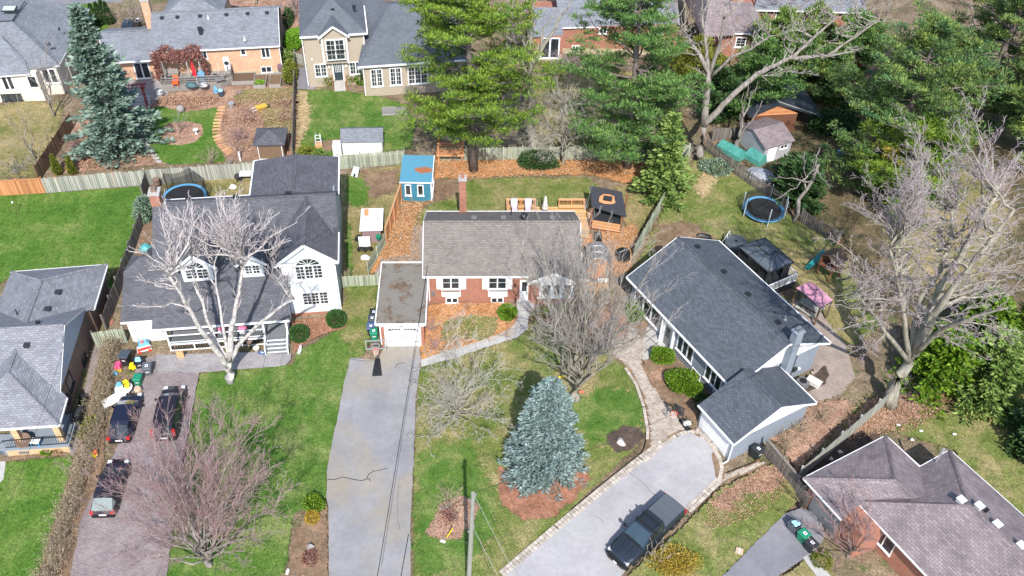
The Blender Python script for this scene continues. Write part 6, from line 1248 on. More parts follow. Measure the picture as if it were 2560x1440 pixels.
p=P(460,492,.8);trampoline('trampoline with blue rim and sagging black net behind the white house',(p.x,p.y,0),2.15,[.15,1.45,2.6,3.5,4.7],True,post='black',top=2.7)
p=P(1910,522,.75);trampoline('trampoline with sky-blue rim and bare grey poles on the grey house back lawn',(p.x,p.y,0),1.98,[.0,1.1,2.9,3.4,4.75,5.9],True,post='pole_blue',pr=.05)

# ---------------------------------------------------------------- gazebos, sauna and back-yard furniture
F=Frame(P(1477,518,2.55),-12);H=thing('grill_pavilion','dark shingled pavilion roof on cedar posts with an orange-patched roof opening','pavilion',(F.o.x,F.o.y,0),-12);L=F.L
M['leafpatch']=grain('rusty_leaf_patch',[(.3,(.28,.12,.06)),(.7,(.46,.23,.12))],2,14,.4);rp=[L(1475,464,2.95),L(1555,479,2.95),L(1567,542,2.45),L(1479,516,2.45)];M['metal_roof']=siding('charcoal_slat_roof',(.045,.047,.055),.22,.6,.5,True)
roof_part(H,'metal_roof',[rp],t=.1);cc=(rp[0]+rp[1]+rp[2]+rp[3])/4;
nrm=(rp[1]-rp[0]).cross(rp[3]-rp[0]);zr=lambda x,y:rp[0].z-(nrm.x*(x-rp[0].x)+nrm.y*(y-rp[0].y))/nrm.z
m=MB();q=[(-.75,-.55),(-.2,-.72),(.45,-.62),(.8,-.35),(.62,.1),(.55,.5),(0,.62),(-.5,.55),(-.8,.15)];m.poly(*[(cc.x+a,cc.y+.1+b*.9,zr(cc.x+a,cc.y+.1+b*.9)+.06)for a,b in q]);m.build('leaf_patch',M['orange']if 0 else M['fence_or'],H)
MB().box(-.42,.42,-.3,.3,0,.1).build('roof_hatch',M['dark'],H,loc=(cc.x,cc.y+.12,zr(cc.x,cc.y)+.07)).rotation_euler=(R(8),0,0)
for(x,y)in((.15,-.1),(3.0,.0),(.2,2.9),(3.0,2.9)):MB().box(x-.09,x+.09,y-.09,y+.09,0,2.5).build('post',M['brown_wood'],H)
b0,b1=L(1483,585,.25),L(1556,583,.25);m=MB();pl=MB()
for k in range(7):MB().box(.3,2.95,-.14,-.09,.25+k*.145,.385+k*.145).build('slat',M['fence_new'],H)
MB().box(.2,3.0,-.2,2.9,1.25,1.3).build('counter_top',M['dark'],H);MB().box(.2,3.05,-.15,-.05,.05,.2).build('bottom_beam',M['brown_wood'],H);MB().box(-.7,.1,-1.2,2.9,0,.14).build('side_deck',M['deck_or'],H)
p=P(1493,606);H=thing('covered_grill','tall grill under a black cover between pavilion and barrel sauna','grill',p,5);MB().loft([[(-.32,-.32,0),(.32,-.32,0),(.32,.32,0),(-.32,.32,0)],[(-.36,-.34,.7),(.36,-.34,.7),(.34,.34,.7),(-.34,.34,.7)],[(-.3,-.2,1.15),(.3,-.2,1.15),(.28,.25,1.1),(-.28,.25,1.1)],[(-.14,-.08,1.28),(.14,-.08,1.28),(.12,.1,1.25),(-.12,.1,1.25)]]).build('cover',M['black'],H)
p=P(1556,648);H=thing('spa_tub','round black covered tub with white handrail beside the barrel sauna','hot tub',p,20);MB().lathe([(.62,0),(.68,.1),(.66,.85),(.6,.95),(.02,1.02)],14).build('cover',M['black'],H);MB().bar((-.45,-.1,1.06),(.4,.1,1.06),.07).bar((-.3,-.5,.35),(.3,-.55,.35),.1).build('handrail',M['steel'],H)
f=P(1493,700);F=Frame(f,92);H=thing('barrel_sauna','barrel-shaped cedar sauna with dark curved roof and pale bands','sauna',f,92);r=1.05;L_=2.6;n=26
M['sauna_roof']=shingles('grey_sauna_shingles',(.19,.19,.20),(.11,.11,.12))
for k in range(18):
    a0,a1=2*math.pi*k/18-.17,2*math.pi*(k+1)/18-.18;m=MB();cs=lambda a,q:(math.sin(a)*q,r+.12-math.cos(a)*q)
    i0,i1,o0,o1=cs(a0,r-.06),cs(a1,r-.06),cs(a0,r),cs(a1,r)
    m.loft([[(x,i0[0],i0[1]),(x,i1[0],i1[1]),(x,o1[0],o1[1]),(x,o0[0],o0[1])]for x in(0,L_)]);m.build('stave',M['fence_or'],H)
m=MB();
for k in range(10):
    a0,a1=math.pi*(.42+.116*k),math.pi*(.42+.116*(k+1));q=r+.05;m.loft([[(x,math.sin(a)*s,r+.12-math.cos(a)*s)for a,s in((a0,q-.03),(a1,q-.03),(a1,q),(a0,q))]for x in(.35,L_+.1)])
m.build('curved_roof',M['sauna_roof'],H)
for x in(.4,1.25,2.1):m=MB();m.tube([(x,math.sin(math.pi*(.42+.116*k))*(r+.07),r+.12-math.cos(math.pi*(.42+.116*k))*(r+.07))for k in range(11)],.025,5);m.build('band',M['steel'],H)
m=MB();m.loft([[(.12,math.sin(2*math.pi*k/n)*(r-.05),r+.12-math.cos(2*math.pi*k/n)*(r-.05))for k in range(n)],[(.18,math.sin(2*math.pi*k/n)*(r-.05),r+.12-math.cos(2*math.pi*k/n)*(r-.05))for k in range(n)]]);m.build('end_wall',M['fence_new'],H);MB().box(.08,.13,-.32,.32,.3,1.8).build('door',M['fence_or'],H);[MB().box(x,x+.25,-.9,.9,0,.25).build('cradle',M['fence_grey'],H)for x in(.3,2.0)]
p=P(1458,716);H=thing('sauna_step','low orange cedar deck edge with white rail before the barrel sauna','deck',p,2);MB().box(-.2,2.2,-.5,.25,0,.3).build('deck_boards',M['deck_or'],H);MB().box(-.3,.6,.25,.35,.1,.6).build('white_rail',M['white'],H);MB().box(1.3,2.2,.25,.35,.1,.7).build('white_rail',M['white'],H)
# deck behind the centre bungalow
F=F8;H=thing('back_deck','low cedar deck with bench railings behind the taupe-roofed bungalow','deck',(F8.o.x,F8.o.y,0),3);Ld=F8.L;d0,d1=Ld(1268,528,.3),Ld(1465,530,.3);dy1=Ld(1268,502,1.0).y
nb=int((d1.x-d0.x)/.3)
for k in range(int((dy1-8.4)/.15)):MB().box(d0.x,d1.x,8.4+k*.15,8.4+k*.15+.138,.2,.3).build('deck_board',M['deck_or'],H)
for xa,xb in(((1266,1340)),((1397,1463))):
    u0,u1=Ld(xa,502,1.15).x,Ld(xb,502,1.15).x;MB().box(u0,u1,dy1-.1,dy1+.16,1.12,1.18).build('railing_top',M['fence_new'],H);MB().box(u0,u1,dy1-.55,dy1-.1,.55,.6).build('bench_seat',M['deck_or'],H)
    for k in range(int((u1-u0)/.17)):MB().box(u0+.05+k*.17,u0+.10+k*.17,dy1-.02,dy1+.03,.3,1.12).build('baluster',M['fence_or'],H)
    for u in(u0+.05,(u0+u1)/2,u1-.05):MB().box(u-.06,u+.06,dy1-.03,dy1+.09,0,1.12).build('post',M['fence_or'],H)
u0=Ld(1266,502,1.15).x;MB().box(u0-.02,u0+.24,8.5,dy1-.1,1.12,1.18).build('railing_top',M['fence_new'],H)
def pat_mat():
    m,t,b=_new('lattice_cushion_fabric');br=N(t,'TexChecker',Scale=14);t.links.new(coord(t,'Object'),br.inputs['Vector']);br.inputs['Color1'].default_value=(.7,.68,.72,1);br.inputs['Color2'].default_value=(.25,.2,.3,1);t.links.new(br.outputs[0],b.inputs['Base Color']);b.inputs['Roughness'].default_value=.8;return m
M['cushion']=pat_mat()
for i,x in enumerate((1286,1320)):
    p=P(x,530,.3);H=thing('lounge_chair',('patterned deck chair at the corner of the cedar deck bench','patterned deck chair nearer the closed parasol on the cedar deck')[i],'chair',(p.x,p.y,.3),8-6*i,'cushioned chairs on the cedar deck');MB().box(-.3,.3,-.3,.3,.35,.45).build('seat',M['cushion'],H);o=MB().box(-.32,.32,-.05,.05,0,.85).build('backrest',M['cushion'],H,loc=(0,.28,.42));o.rotation_euler=(R(-22),0,0)
    for sx in(-.3,.3):MB().box(sx-.025,sx+.025,-.3,.35,.55,.6).build('armrest',M['dark'],H);[MB().box(sx-.025,sx+.025,sy-.025,sy+.025,0,.55).build('leg',M['dark'],H)for sy in(-.28,.28)]
p=P(1362,527,.3);H=thing('closed_parasol','closed pale grey parasol standing on the cedar deck','parasol',(p.x,p.y,.3));MB().lathe([(.3,.35),(.24,.8),(.17,1.3),(.13,1.6),(.03,1.85)],9).build('canopy',M['offwhite'],H);MB().lathe([(.02,0),(.02,1.95)],6).build('pole',M['dark'],H);MB().lathe([(.28,0),(.25,.08)],12).build('base',M['dark'],H);MB().box(-.42,-.34,-.04,.04,0,1.6).build('side_mast',M['dark'],H)
for i,x in enumerate((1398,1424)):p=P(x,530,.6);tag(MB().box(-.25,.25,-.2,.2,0,.25).build('deck_box',M['offwhite'],loc=(p.x,p.y,.3)),('small white box by the second cedar bench, nearer the parasol','low white box by the second cedar bench, farther from the parasol')[i],'box','white boxes on the cedar deck')
# grey hard-top gazebo with its deck
F=Frame(P(1845,616,2.6),-32);L=F.L;H=thing('gazebo','hard-top gazebo with blue-grey panelled roof and dark curtains behind the grey house','gazebo',(F.o.x,F.o.y,0),-32);q=[L(1845,616,2.6),L(1922,682,2.6),L(1985,656,2.6),L(1912,595,2.6)]
q=[Vector((0,0,2.6)),Vector((0,0,2.6))+(q[1]-q[0]),q[2],q[3]];ap0=(q[0]+q[1]+q[2]+q[3])/4+Vector((-.45,.0,.75));ap1=ap0+Vector((.9,0,0));M['gz_roof']=plain('blue_grey_roof_panel',(.11,.13,.15),.4,.2)
for pl in([q[0],q[1],ap1,ap0],[q[1],q[2],ap1],[q[2],q[3],ap0,ap1],[q[3],q[0],ap0]):MB().prism(pl,.04).build('roof_panel',M['gz_roof'],H)
cu=Vector((0,0,.16));sh=lambda v,c,k:c+(v-c)*k
cm=(ap0+ap1)/2;t4=[sh(v,cm,.30)+Vector((0,0,.08))for v in q]
for i in range(4):a_,b_=t4[i],t4[(i+1)%4];MB().prism([a_,b_,ap1+cu if i in(0,1)else ap0+cu]if i in(1,3)else[a_,b_,(ap1 if i==0 else ap0)+cu,(ap0 if i==0 else ap1)+cu],.03).build('vent_roof_panel',M['gz_roof'],H)
m=MB()
for a_,b_ in((q[0],ap0),(q[1],ap1),(q[2],ap1),(q[3],ap0),(ap0,ap1)):m.bar(a_+Vector((0,0,.02)),b_+Vector((0,0,.03)),.06)
for i in range(4):
    m.bar(q[i],q[(i+1)%4],.09,.1);e=(ap0,ap1,ap1,ap0)[i];e2=(ap1,ap1,ap0,ap0)[i]
    for f in(.33,.67):m.bar(q[i].lerp(q[(i+1)%4],f)+Vector((0,0,.01)),e.lerp(e2,f)+Vector((0,0,.03)),.04)
for i in range(4):m.bar(t4[i],t4[(i+1)%4],.05)
m.build('roof_ribs',M['dark'],H)
cn=(q[0]+q[1]+q[2]+q[3])/4
for v in q:w_=sh(v,cn,.9);MB().box(w_.x-.06,w_.x+.06,w_.y-.06,w_.y+.06,.7,2.58).build('post',M['dark'],H)
for i in range(4):
    a_,b_=sh(q[i],cn,.88),sh(q[(i+1)%4],cn,.88)
    for f0,f1 in((.02,.3),(.72,.98)):
        m=MB();k=8;pts=[a_.lerp(b_,f0+(f1-f0)*j/k)+Vector((.04*(j%2),.04*(j%2),0))for j in range(k+1)]
        for j in range(k):m.poly((pts[j].x,pts[j].y,.75),(pts[j+1].x,pts[j+1].y,.75),(pts[j+1].x,pts[j+1].y,2.5),(pts[j].x,pts[j].y,2.5))
        m.build('curtain',M['dark'],H)
F=Frame((F9.o.x,F9.o.y),-59);H=thing('raised_deck','raised dark deck with white balustrade under the gazebo behind the grey house','deck',(F9.o.x,F9.o.y,0),-59);gq=[F9.to(Vector((Frame(P(1845,616,2.6),-32).o.x,Frame(P(1845,616,2.6),-32).o.y,0)))]
r0,r1=F9.L(1944,722,.7),F9.L(1981,700,.7);r2=F9.L(1976,672,.7);ux1=r0.x;vy1=r1.y
M['deck_dk']=wood('dark_grey_deck_wood',(.075,.08,.09),(.12,.125,.135))
for k in range(int((ux1+10.2)/.16)):MB().box(-10.2+k*.16,-10.2+k*.16+.148,9.35,vy1+.2,.62,.7).build('deck_board',M['deck_dk'],H)
MB().box(-10.2,ux1,vy1+.15,vy1+.2,0,.62).box(ux1-.05,ux1,9.4,vy1+.15,0,.62).build('skirting',M['dark'],H)
def balustrade(H,a,b,z0,z1):
    a=Vector(a);b=Vector(b);m=MB();m.bar((a.x,a.y,z1),(b.x,b.y,z1),.07).bar((a.x,a.y,z0+.08),(b.x,b.y,z0+.08),.05);m.build('rail',M['white'],H);n=int((b-a).length/.14)
    bm=MB().box(-.018,.018,-.018,.018,z0+.08,z1).mesh('baluster',M['white'])
    for k in range(1,n):p=a.lerp(b,k/n);link('baluster',bm,H,(p.x,p.y,0))
    for p in(a,b):MB().box(p.x-.05,p.x+.05,p.y-.05,p.y+.05,z0-.3,z1+.08).build('post',M['white'],H)
balustrade(H,(ux1-.05,10.0,0),(ux1-.05,vy1+.15,0),.7,1.6);balustrade(H,(ux1-.05,vy1+.15,0),(ux1-1.0,vy1+.15,0),.7,1.6)
p=P(1836,622);H=thing('hot_tub','octagonal dark covered hot tub beside the white pool ladder','hot tub',p,10);MB().lathe([(1.05,0),(1.1,.8),(1.05,.92),(.02,.98)],8).build('cover',M['truck_cover'],H);MB().lathe([(.14,0),(.12,.05)],10,(0,0,.96)).build('cover_cap',M['black'],H)
p=P(1815,608);H=thing('pool_ladder','white A-frame pool ladder standing behind the grey house','ladder',p,-30);m=MB();[m.bar((-.35,s*.28,0),(0,s*.28,1.3),.05).bar((.35,s*.28,0),(0,s*.28,1.3),.05)for s in(-1,1)];m.build('side_rails',M['white'],H);[MB().bar((-.35+.35*k/4,-.28,1.3*k/4),(-.35+.35*k/4,.28,1.3*k/4),.05).build('rung',M['white'],H)for k in range(1,5)]
p=P(1759,594);H=thing('tarp_bundle','crumpled black tarpaulin heap on the grass behind the grey house roof','tarpaulin',p,-8);MB().loft([[(-.8,-.25,0),(.8,-.35,0),(.8,.2,0),(-.75,.25,0)],[(-.7,-.3,.25),(.55,-.3,.32),(.6,.15,.3),(-.6,.2,.22)],[(-.4,-.1,.5),(.2,-.15,.4),(.25,.1,.42),(-.35,.1,.46)]]).build('tarpaulin',M['black'],H)
# pink canopy with picnic table
F=Frame(P(1990,720,2.35),-40);L=F.L;H=thing('canopy','faded pink fabric canopy on dark posts over a picnic table','canopy',(F.o.x,F.o.y,0),-40);q=[L(1990,720,2.35),L(2052,770,2.35),L(2083,752,2.35),L(2027,704,2.35)];M['pink']=grain('faded_pink_canvas',[(.3,(.42,.18,.26)),(.7,(.58,.30,.38))],1.2,20,.08,.8,.1)
cn=(q[0]+q[1]+q[2]+q[3])/4+Vector((0,0,.55));m=MB();k=6
for i in range(4):
    a_,b_=q[i],q[(i+1)%4];prev=None
    for s in range(k+1):
        f=s/k;row=[(a_.lerp(b_,j/k)-Vector((0,0,-.10*math.sin(math.pi*j/k)))).lerp(cn,f)-Vector((0,0,.18*math.sin(math.pi*f)))for j in range(k+1)]
        if prev:
            for j in range(k):m.poly(prev[j],prev[j+1],row[j+1],row[j])
        prev=row
m.build('fabric',M['pink'],H);MB().box(-.08,.08,-.08,.08,-.02,.06).build('vent_cap',M['dark'],H,loc=cn)
for v in q:w_=v.lerp(cn,.06);MB().box(w_.x-.06,w_.x+.06,w_.y-.06,w_.y+.06,0,2.33).build('post',M['brown_wood']if 0 else M['fence_brown'],H)
for i in range(4):MB().bar(q[i]-Vector((0,0,.05)),q[(i+1)%4]-Vector((0,0,.05)),.05).build('frame_bar',M['dark'],H)
p=P(2022,778);H=thing('picnic_table','weathered picnic table with bench under the pink canopy','table',p,-45);[MB().box(-.95,.95,-.4+.2*k,-.22+.2*k,.7,.75).build('table_plank',M['fence_grey'],H)for k in range(4)];[MB().box(-.95,.95,s*.75-.14,s*.75+.14,.42,.46).build('bench',M['fence_grey'],H)for s in(-1,1)];[MB().bar((x,-.75,.4),(x,.75,.4),.08).bar((x,-.5,0),(x,-.1,.7),.08).bar((x,.5,0),(x,.1,.7),.08).build('trestle',M['fence_dark'],H)for x in(-.7,.7)]
p=P(2032,668);H=thing('slide','teal plastic slide coming off a brown play fort','slide',p,35);M['teal']=plain('teal_plastic',(.02,.21,.20),.4);m=MB()
for k in range(8):t0,t1=k/8,(k+1)/8;zc=lambda t:.15+1.25*t**1.2;m.loft([[(-.9+1.9*t,-.25,zc(t)+.15),(-.9+1.9*t,-.2,zc(t)),(-.9+1.9*t,.2,zc(t)),(-.9+1.9*t,.25,zc(t)+.15)]for t in(t0,t1)])
m.build('chute',M['teal'],H)
p=P(2068,690);H=thing('play_fort','brown wooden play fort with small roof half hidden by bare branches','playhouse',p,35);[MB().box(x-.06,x+.06,y-.06,y+.06,0,2.4).build('post',M['brown_wood'],H)for x in(-.7,.7)for y in(-.7,.7)];MB().box(-.8,.8,-.8,.8,1.3,1.4).build('platform',M['brown_wood'],H);[MB().box(-.78,.78,s*.75-.03,s*.75+.03,1.4+k*.17,1.53+k*.17).build('plank',M['brown_wood'],H)for s in(-1,1)for k in range(4)];roof_part(H,'fence_brown',[[(-.9,-.9,2.3),(.9,-.9,2.3),(.9,0,2.9),(-.9,0,2.9)],[(-.9,0,2.9),(.9,0,2.9),(.9,.9,2.3),(-.9,.9,2.3)]],t=.06);MB().bar((.7,.7,2.2),(3.2,1.8,1.9),.1).bar((3.2,1.4,0),(3.2,1.8,1.95),.08).build('swing_beam',M['fence_new'],H)
p=P(2002,968);H=thing('air_conditioner','round-fanned grey air conditioner beside the grey garage','air conditioner',p,-59);MB().box(-.38,.38,-.38,.38,0,.8).build('cabinet',M['grey'],H);MB().lathe([(.30,0),(.30,.04),(.02,.05)],16,(0,0,.8)).build('fan_grille',M['black'],H)
p=P(2032,962);H=thing('storage_bench','cream storage bench on dark soil behind the grey garage','bench',p,-40);MB().box(-.55,.55,-.3,.3,0,.5).build('box',M['offwhite'],H);MB().box(-.58,.58,-.33,.02,.5,.56).box(-.58,.58,.04,.33,.5,.56).build('lid',M['cream'],H)
tag(MB().loft([[(-.3,-.22,.01),(.3,-.22,.01),(.3,.22,.01),(-.3,.22,.01)],[(-.3,-.22,.06),(.3,-.22,.12),(.3,.22,.12),(-.3,.22,.06)]]).build('cardboard_box',M['orange']if 0 else plain('orange_carton',(.62,.25,.09),.7),loc=g0(1899,1161),deg=-20),'flattened orange cardboard carton lying before the black bin','carton')
p=P(1846,1384);H=thing('cardboard_box','closed pale cardboard box at the edge of the dark driveway','box',(p.x,p.y,.02),-20);MB().box(-.25,.25,-.22,.22,0,.38).build('carton',M['card'],H);MB().box(-.04,.04,-.225,.225,.38,.384).build('tape',M['offwhite'],H)
tag(MB().tube([tuple(P(x,y,.075))for x,y in((1853,1385),(1870,1378),(1885,1376),(1900,1366),(1925,1362),(1950,1360),(1990,1352))],.02,5).build('extension_cord',plain('red_cord',(.6,.08,.06),.5)),'red extension cord trailing across the dark driveway from the cardboard box','cord')
tag(MB().lathe([(.15,0),(.17,.25),(.1,.42),(.02,.45)],8,(0,0,0)).build('garden_lantern',M['black'],loc=g0(1997,1266)),'small black lantern on the ground by the brick garage corner','lantern')
# ---------------------------------------------------------------- utility pole and wires
p=P(1170,1490);top=PY(1183,1233,p.y+.5);H=thing('utility_pole','weathered grey wooden utility pole with guy wires in the front lawn','utility pole',p);MB().tube([(0,0,-.2),tuple((top-p)*.5),tuple(top-p)],[.17,.15,.125],10).build('pole',M['fence_grey'],H);q=top-p;[MB().lathe([(.05,0),(.07,.05),(.04,.12),(.06,.16),(.03,.2)],8,tuple(q*f+Vector((.16*s,0,0)))).build('insulator',M['grey'],H)for f,s in((.98,1),(.93,-1),(.7,1),(.65,-1))]
def wire(label,a,b,sag=.4,r=.012,mat='black',n=14):
    a=Vector(a);b=Vector(b);m=MB();m.tube([a.lerp(b,i/n)-Vector((0,0,4*sag*(i/n)*(1-i/n)))for i in range(n+1)],r,4);return tag(m.build('overhead_wire',M[mat]),label,'wire','overhead wires to the houses')
tp=Vector(top);tp7=p+(tp-p)*.72
wire('overhead cable from the utility pole across the lawn to the grey house gable',tp,P(1952,905,4.3),.8,.016);wire('overhead cable over the centre driveway and flat garage roof',P(1070,655,3.9),P(930,1520,7.4),.35,.022);wire('thin overhead wire crossing the green lawn beside the white house',P(706,690,5.6),P(520,1500,8.0),.4,.010)
wire('thin overhead wire crossing the lawn at the lower left from the brown brick house',P(160,862,5.9),P(-30,1400,8),.3,.011);wire('guy wire from the pole top slanting down to the right',tp,P(1320,1500,4.0),.02,.014,'steel');wire('lower guy wire from the pole slanting steeply right',tp7,P(1275,1500,2.5),.02,.016,'steel');wire('third guy wire close beside the lower one',tp7,P(1262,1520,2.3),.02,.012,'black');wire('pale support wire from the pole to the small shrub stone',tp7,P(1140,1262,1.0),.05,.010,'steel');wire('lower pale support wire left of the pole',tp7*.75+p*.25,P(1120,1345,.3),.03,.010,'steel')
tag(MB().tube([tuple(P(1116,1345,.1)),tuple(P(1131,1322,1.1))],.05,8).build('guy_marker',plain('yellow_plastic',(.75,.52,.01),.4)),'bright yellow plastic guy-wire guard leaning by a white stone','guy guard')
tag(MB().tube([tuple(P(1128,1347,.1)),tuple(P(1146,1360,.12))],.045,6).build('metal_post',M['steel']),'short fallen metal post near the yellow guy guard','post')
def rock(label,px,s,mat='concrete',name='rock',cat='rock',sq=.7,group=None):
    B=P(*px);v=rng.normal(size=(26,3));v/=np.linalg.norm(v,axis=1)[:,None];import bmesh as bm_;b=bm_.new()
    for q in v*np.array([s,s*.85,s*sq])*rng.uniform(.85,1.1,(26,1))+np.array([0,0,s*sq*.6]):b.verts.new(q)
    bm_.ops.convex_hull(b,input=b.verts);me=bpy.data.meshes.new(name);b.to_mesh(me);b.free();me.materials.append(M[mat]);return tag(link(name,me,None,B),label,cat,group)
M['rock_w']=grain('white_limestone',[(.3,(.50,.48,.45)),(.7,(.68,.66,.62))],3,30,.2,.85,.3);M['rock_g']=grain('grey_fieldstone',[(.3,(.22,.21,.20)),(.7,(.36,.34,.33))],3,30,.2,.85,.3)
rock('large square white boulder in the dark garden circle',(1556,1110),.48,'rock_w');rock('grey boulder beside the leafless shrub near the pole',(1107,1270),.42,'rock_g');rock('white stone at the foot of the yellow guy guard',(1107,1357),.28,'rock_w');rock('small pale stone right of the leafless shrub',(1143,1284),.22,'rock_w');rock('upright grey stone in the brown bed by the driveway',(778,1372),.32,'rock_g',sq=1.2)
for i,(x,y)in enumerate(((686,1127),(693,1122),(702,1121),(709,1126),(706,1134),(697,1139),(688,1137),(698,1130))):rock('pale stone in the small ring on the green front lawn',(x,y),random.uniform(.14,.2),'rock_g' if i%2 else 'rock_w','ring_stone',group='stones of the small lawn ring')
for i,(x,y)in enumerate(((727,1432),(742,1438),(760,1440))):o=tag(MB().box(-.3,.3,-.2,.2,0,.12).build('kerb_stone',M['rock_w'],loc=g0(x,y),deg=-8+6*i),'rectangular pale kerb stone at the bottom edge of the brown bed','stone','kerb stones at the edge of the bed')
for i,(x,y)in enumerate(((2138,1090),(2098,1133),(2078,1150))):rock(('brown stone in the shaded bed behind the mauve roof','pale stone in the shaded bed nearer the fence','white stone at the shaded bed corner')[i],(x,y),.25,'rock_w' if i else 'rock_g')
# ---------------------------------------------------------------- the bungalow garden, top left
F=Frame(P(408,232),10);H=thing('garden_deck','grey wooden deck with bench railing behind the yellow brick bungalow','deck',(F.o.x,F.o.y,0),10);dl=F.L
c=[(0,.2),(6.4,.2),(7.6,1.2),(7.6,5.0),(.2,5.0)];n=int(7.6/.16)
for k in range(n):x=k*.16;y0=.2+max(0,(x-6.4))*.83;MB().box(x,x+.148,y0,4.9,.74,.8).build('deck_board',M['deck_grey'],H)
MB().box(.02,6.4,.18,.24,0,.74).build('skirting',M['deck_grey'],H);MB().bar((6.4,.21,.4),(7.6,1.2,.4),.06,.74).build('skirting',M['deck_grey'],H);MB().box(7.55,7.61,1.2,4.9,0,.74).build('skirting',M['deck_grey'],H)
for a_,b_ in(((.1,.25),(6.4,.25)),((6.4,.25),(7.5,1.2)),((7.5,1.2),(7.5,3.4)),((.1,.25),(.1,1.6))):
    a_=Vector((*a_,1.65));b_=Vector((*b_,1.65));MB().bar(a_,b_,.16,.05).bar(a_-Vector((0,0,.3)),b_-Vector((0,0,.3)),.04,.10).bar(a_-Vector((0,0,.58)),b_-Vector((0,0,.58)),.04,.10).build('bench_rail',M['deck_grey'],H)
    k=max(1,round((b_-a_).length/1.3))
    for i in range(k+1):q=a_.lerp(b_,i/k);MB().box(q.x-.04,q.x+.04,q.y-.04,q.y+.04,.8,1.62).build('post',M['deck_grey'],H)
MB().box(.3,6.2,.3,.75,1.2,1.25).build('bench_seat',M['deck_grey'],H)
# pergola grown over with dry vine
q=F.L(384,130,3.0);H=thing('vine_arbour','deck arbour overgrown with dry reddish-brown vine against the bungalow','arbour',F.o+Vector((0,0,0)),10);_v0,_v1,_v2=dl(380,157,3.3),dl(440,124,3.5),dl(500,150,3.3);PX0,PX1,PY0,PY1=_v0.x,_v2.x,_v0.y,_v1.y+.3
for x in(PX0+1.0,PX0+3.6,PX1-.2):MB().box(x-.07,x+.07,PY0+.05,PY0+.19,.8,3.3).build('post',M['deck_grey'],H)
for k in range(9):x=PX0+.3+k*.62;MB().box(x-.03,x+.03,PY0-.2,PY1,3.3,3.42).build('rafter',M['deck_grey'],H)
nv=7000;C=rng.random((nv,3))*np.array([PX1-PX0,PY1-PY0+.3,.55])+np.array([PX0,PY0-.3,3.2]);C[:,2]+=.25*np.sin(C[:,0]*2.1)*np.sin(C[:,1]*3)+.2;side=rng.random(nv)<.22;C[side,2]=1.0+2.4*rng.random(side.sum());C[side,0]=PX0+.1+.5*rng.random(side.sum())+(rng.random(side.sum())<.4)*5.0;C[side,1]=PY0+.4*rng.random(side.sum())
V,Fc=leaf_tris(C,rng.normal(size=(nv,3)),.26*(.5+rng.random(nv)),.12);link('vine',raw_mesh('vine',V,Fc,M['vine']),H)
def simple_chair(name,label,px,z,deg,mat):
    p=P(*px,z);H=thing(name,label,'chair',(p.x,p.y,z),deg);MB().box(-.3,.3,-.3,.3,.34,.42).build('seat',mat,H);o=MB().box(-.3,.3,-.04,.04,0,.7).build('backrest',mat,H,loc=(0,.28,.38));o.rotation_euler=(R(-18),0,0)
    for sx in(-.28,.28):MB().box(sx-.04,sx+.04,-.3,.3,.55,.6).build('armrest',mat,H);[MB().box(sx-.03,sx+.03,sy-.03,sy+.03,0,.55).build('leg',mat,H)for sy in(-.26,.26)]
simple_chair('deck_chair','bright orange plastic deck chair at the grey bench railing',(441,214),.8,5,plain('orange_plastic',(.80,.13,.03),.4))
p=P(489,200,.8);H=thing('closed_umbrella','closed bright red patio umbrella leaning on the grey deck','umbrella',(p.x,p.y,.8),0);M['red']=plain('bright_red_fabric',(.65,.015,.03),.6);MB().tube([(.05,0,.5),(0,.1,1.2),(-.1,.25,2.3)],[.2,.22,.08],8).build('canopy',M['red'],H);MB().tube([(.08,0,0),(0,.1,1.2),(-.12,.27,2.5)],.025,6).build('pole',M['grey'],H)
M['tarp_b']=grain('light_blue_tarp',[(.3,(.09,.25,.42)),(.7,(.22,.42,.58))],1.5,10,.3,.45,.4)
M['teal_cover']=plain('dark_teal_cover',(.05,.11,.12),.6)
def heap(name,label,px,s,mat,z=0,cat=None,deg=0):
    p=P(*px,z);H=MB();rings=[]
    for i,(k,zz)in enumerate(((1,0),(.95,.3),(.7,.7),(.35,1))):rings.append([(s[0]*k*math.cos(a)*random.uniform(.85,1.15),s[1]*k*math.sin(a)*random.uniform(.85,1.15),s[2]*zz*random.uniform(.85,1.1))for a in[j*math.pi/5 for j in range(10)]])
    return tag(H.loft(rings).build(name,M[mat],None,(p.x,p.y,z),deg),label,cat or name)
heap('tarpaulin','light blue tarpaulin draped beside the closed red umbrella',(506,200),(.55,.6,1.2),'tarp_b',.8);heap('covered_table','low table under a dark teal cover on the grey deck',(478,214),(.7,.45,.4),'teal_cover',.8,'table');heap('covered_table','low table under a dark grey cover on the deck, by the blue tarpaulin',(508,213),(.65,.45,.4),'grey',.8,'table')
heap('storage_bag','blue storage bag against the arbour on the grey deck',(420,180),(.35,.3,.7),'tr_blue',.8,'bag');heap('cushion_pile','magenta cushions piled at the arbour post',(414,190),(.3,.3,.5),'pink',.8,'cushions')
p=P(430,195,.8);H=thing('garden_bench','weathered wooden swing bench inside the vine arbour','bench',(p.x,p.y,.8),10);MB().box(-.8,.8,-.3,.3,.4,.46).build('seat',M['deck_grey'],H);MB().box(-.8,.8,.28,.34,.46,1.0).build('backrest',M['deck_grey'],H);[MB().box(x-.05,x+.05,-.3,.3,0,.4).build('leg',M['deck_grey'],H)for x in(-.7,.7)]
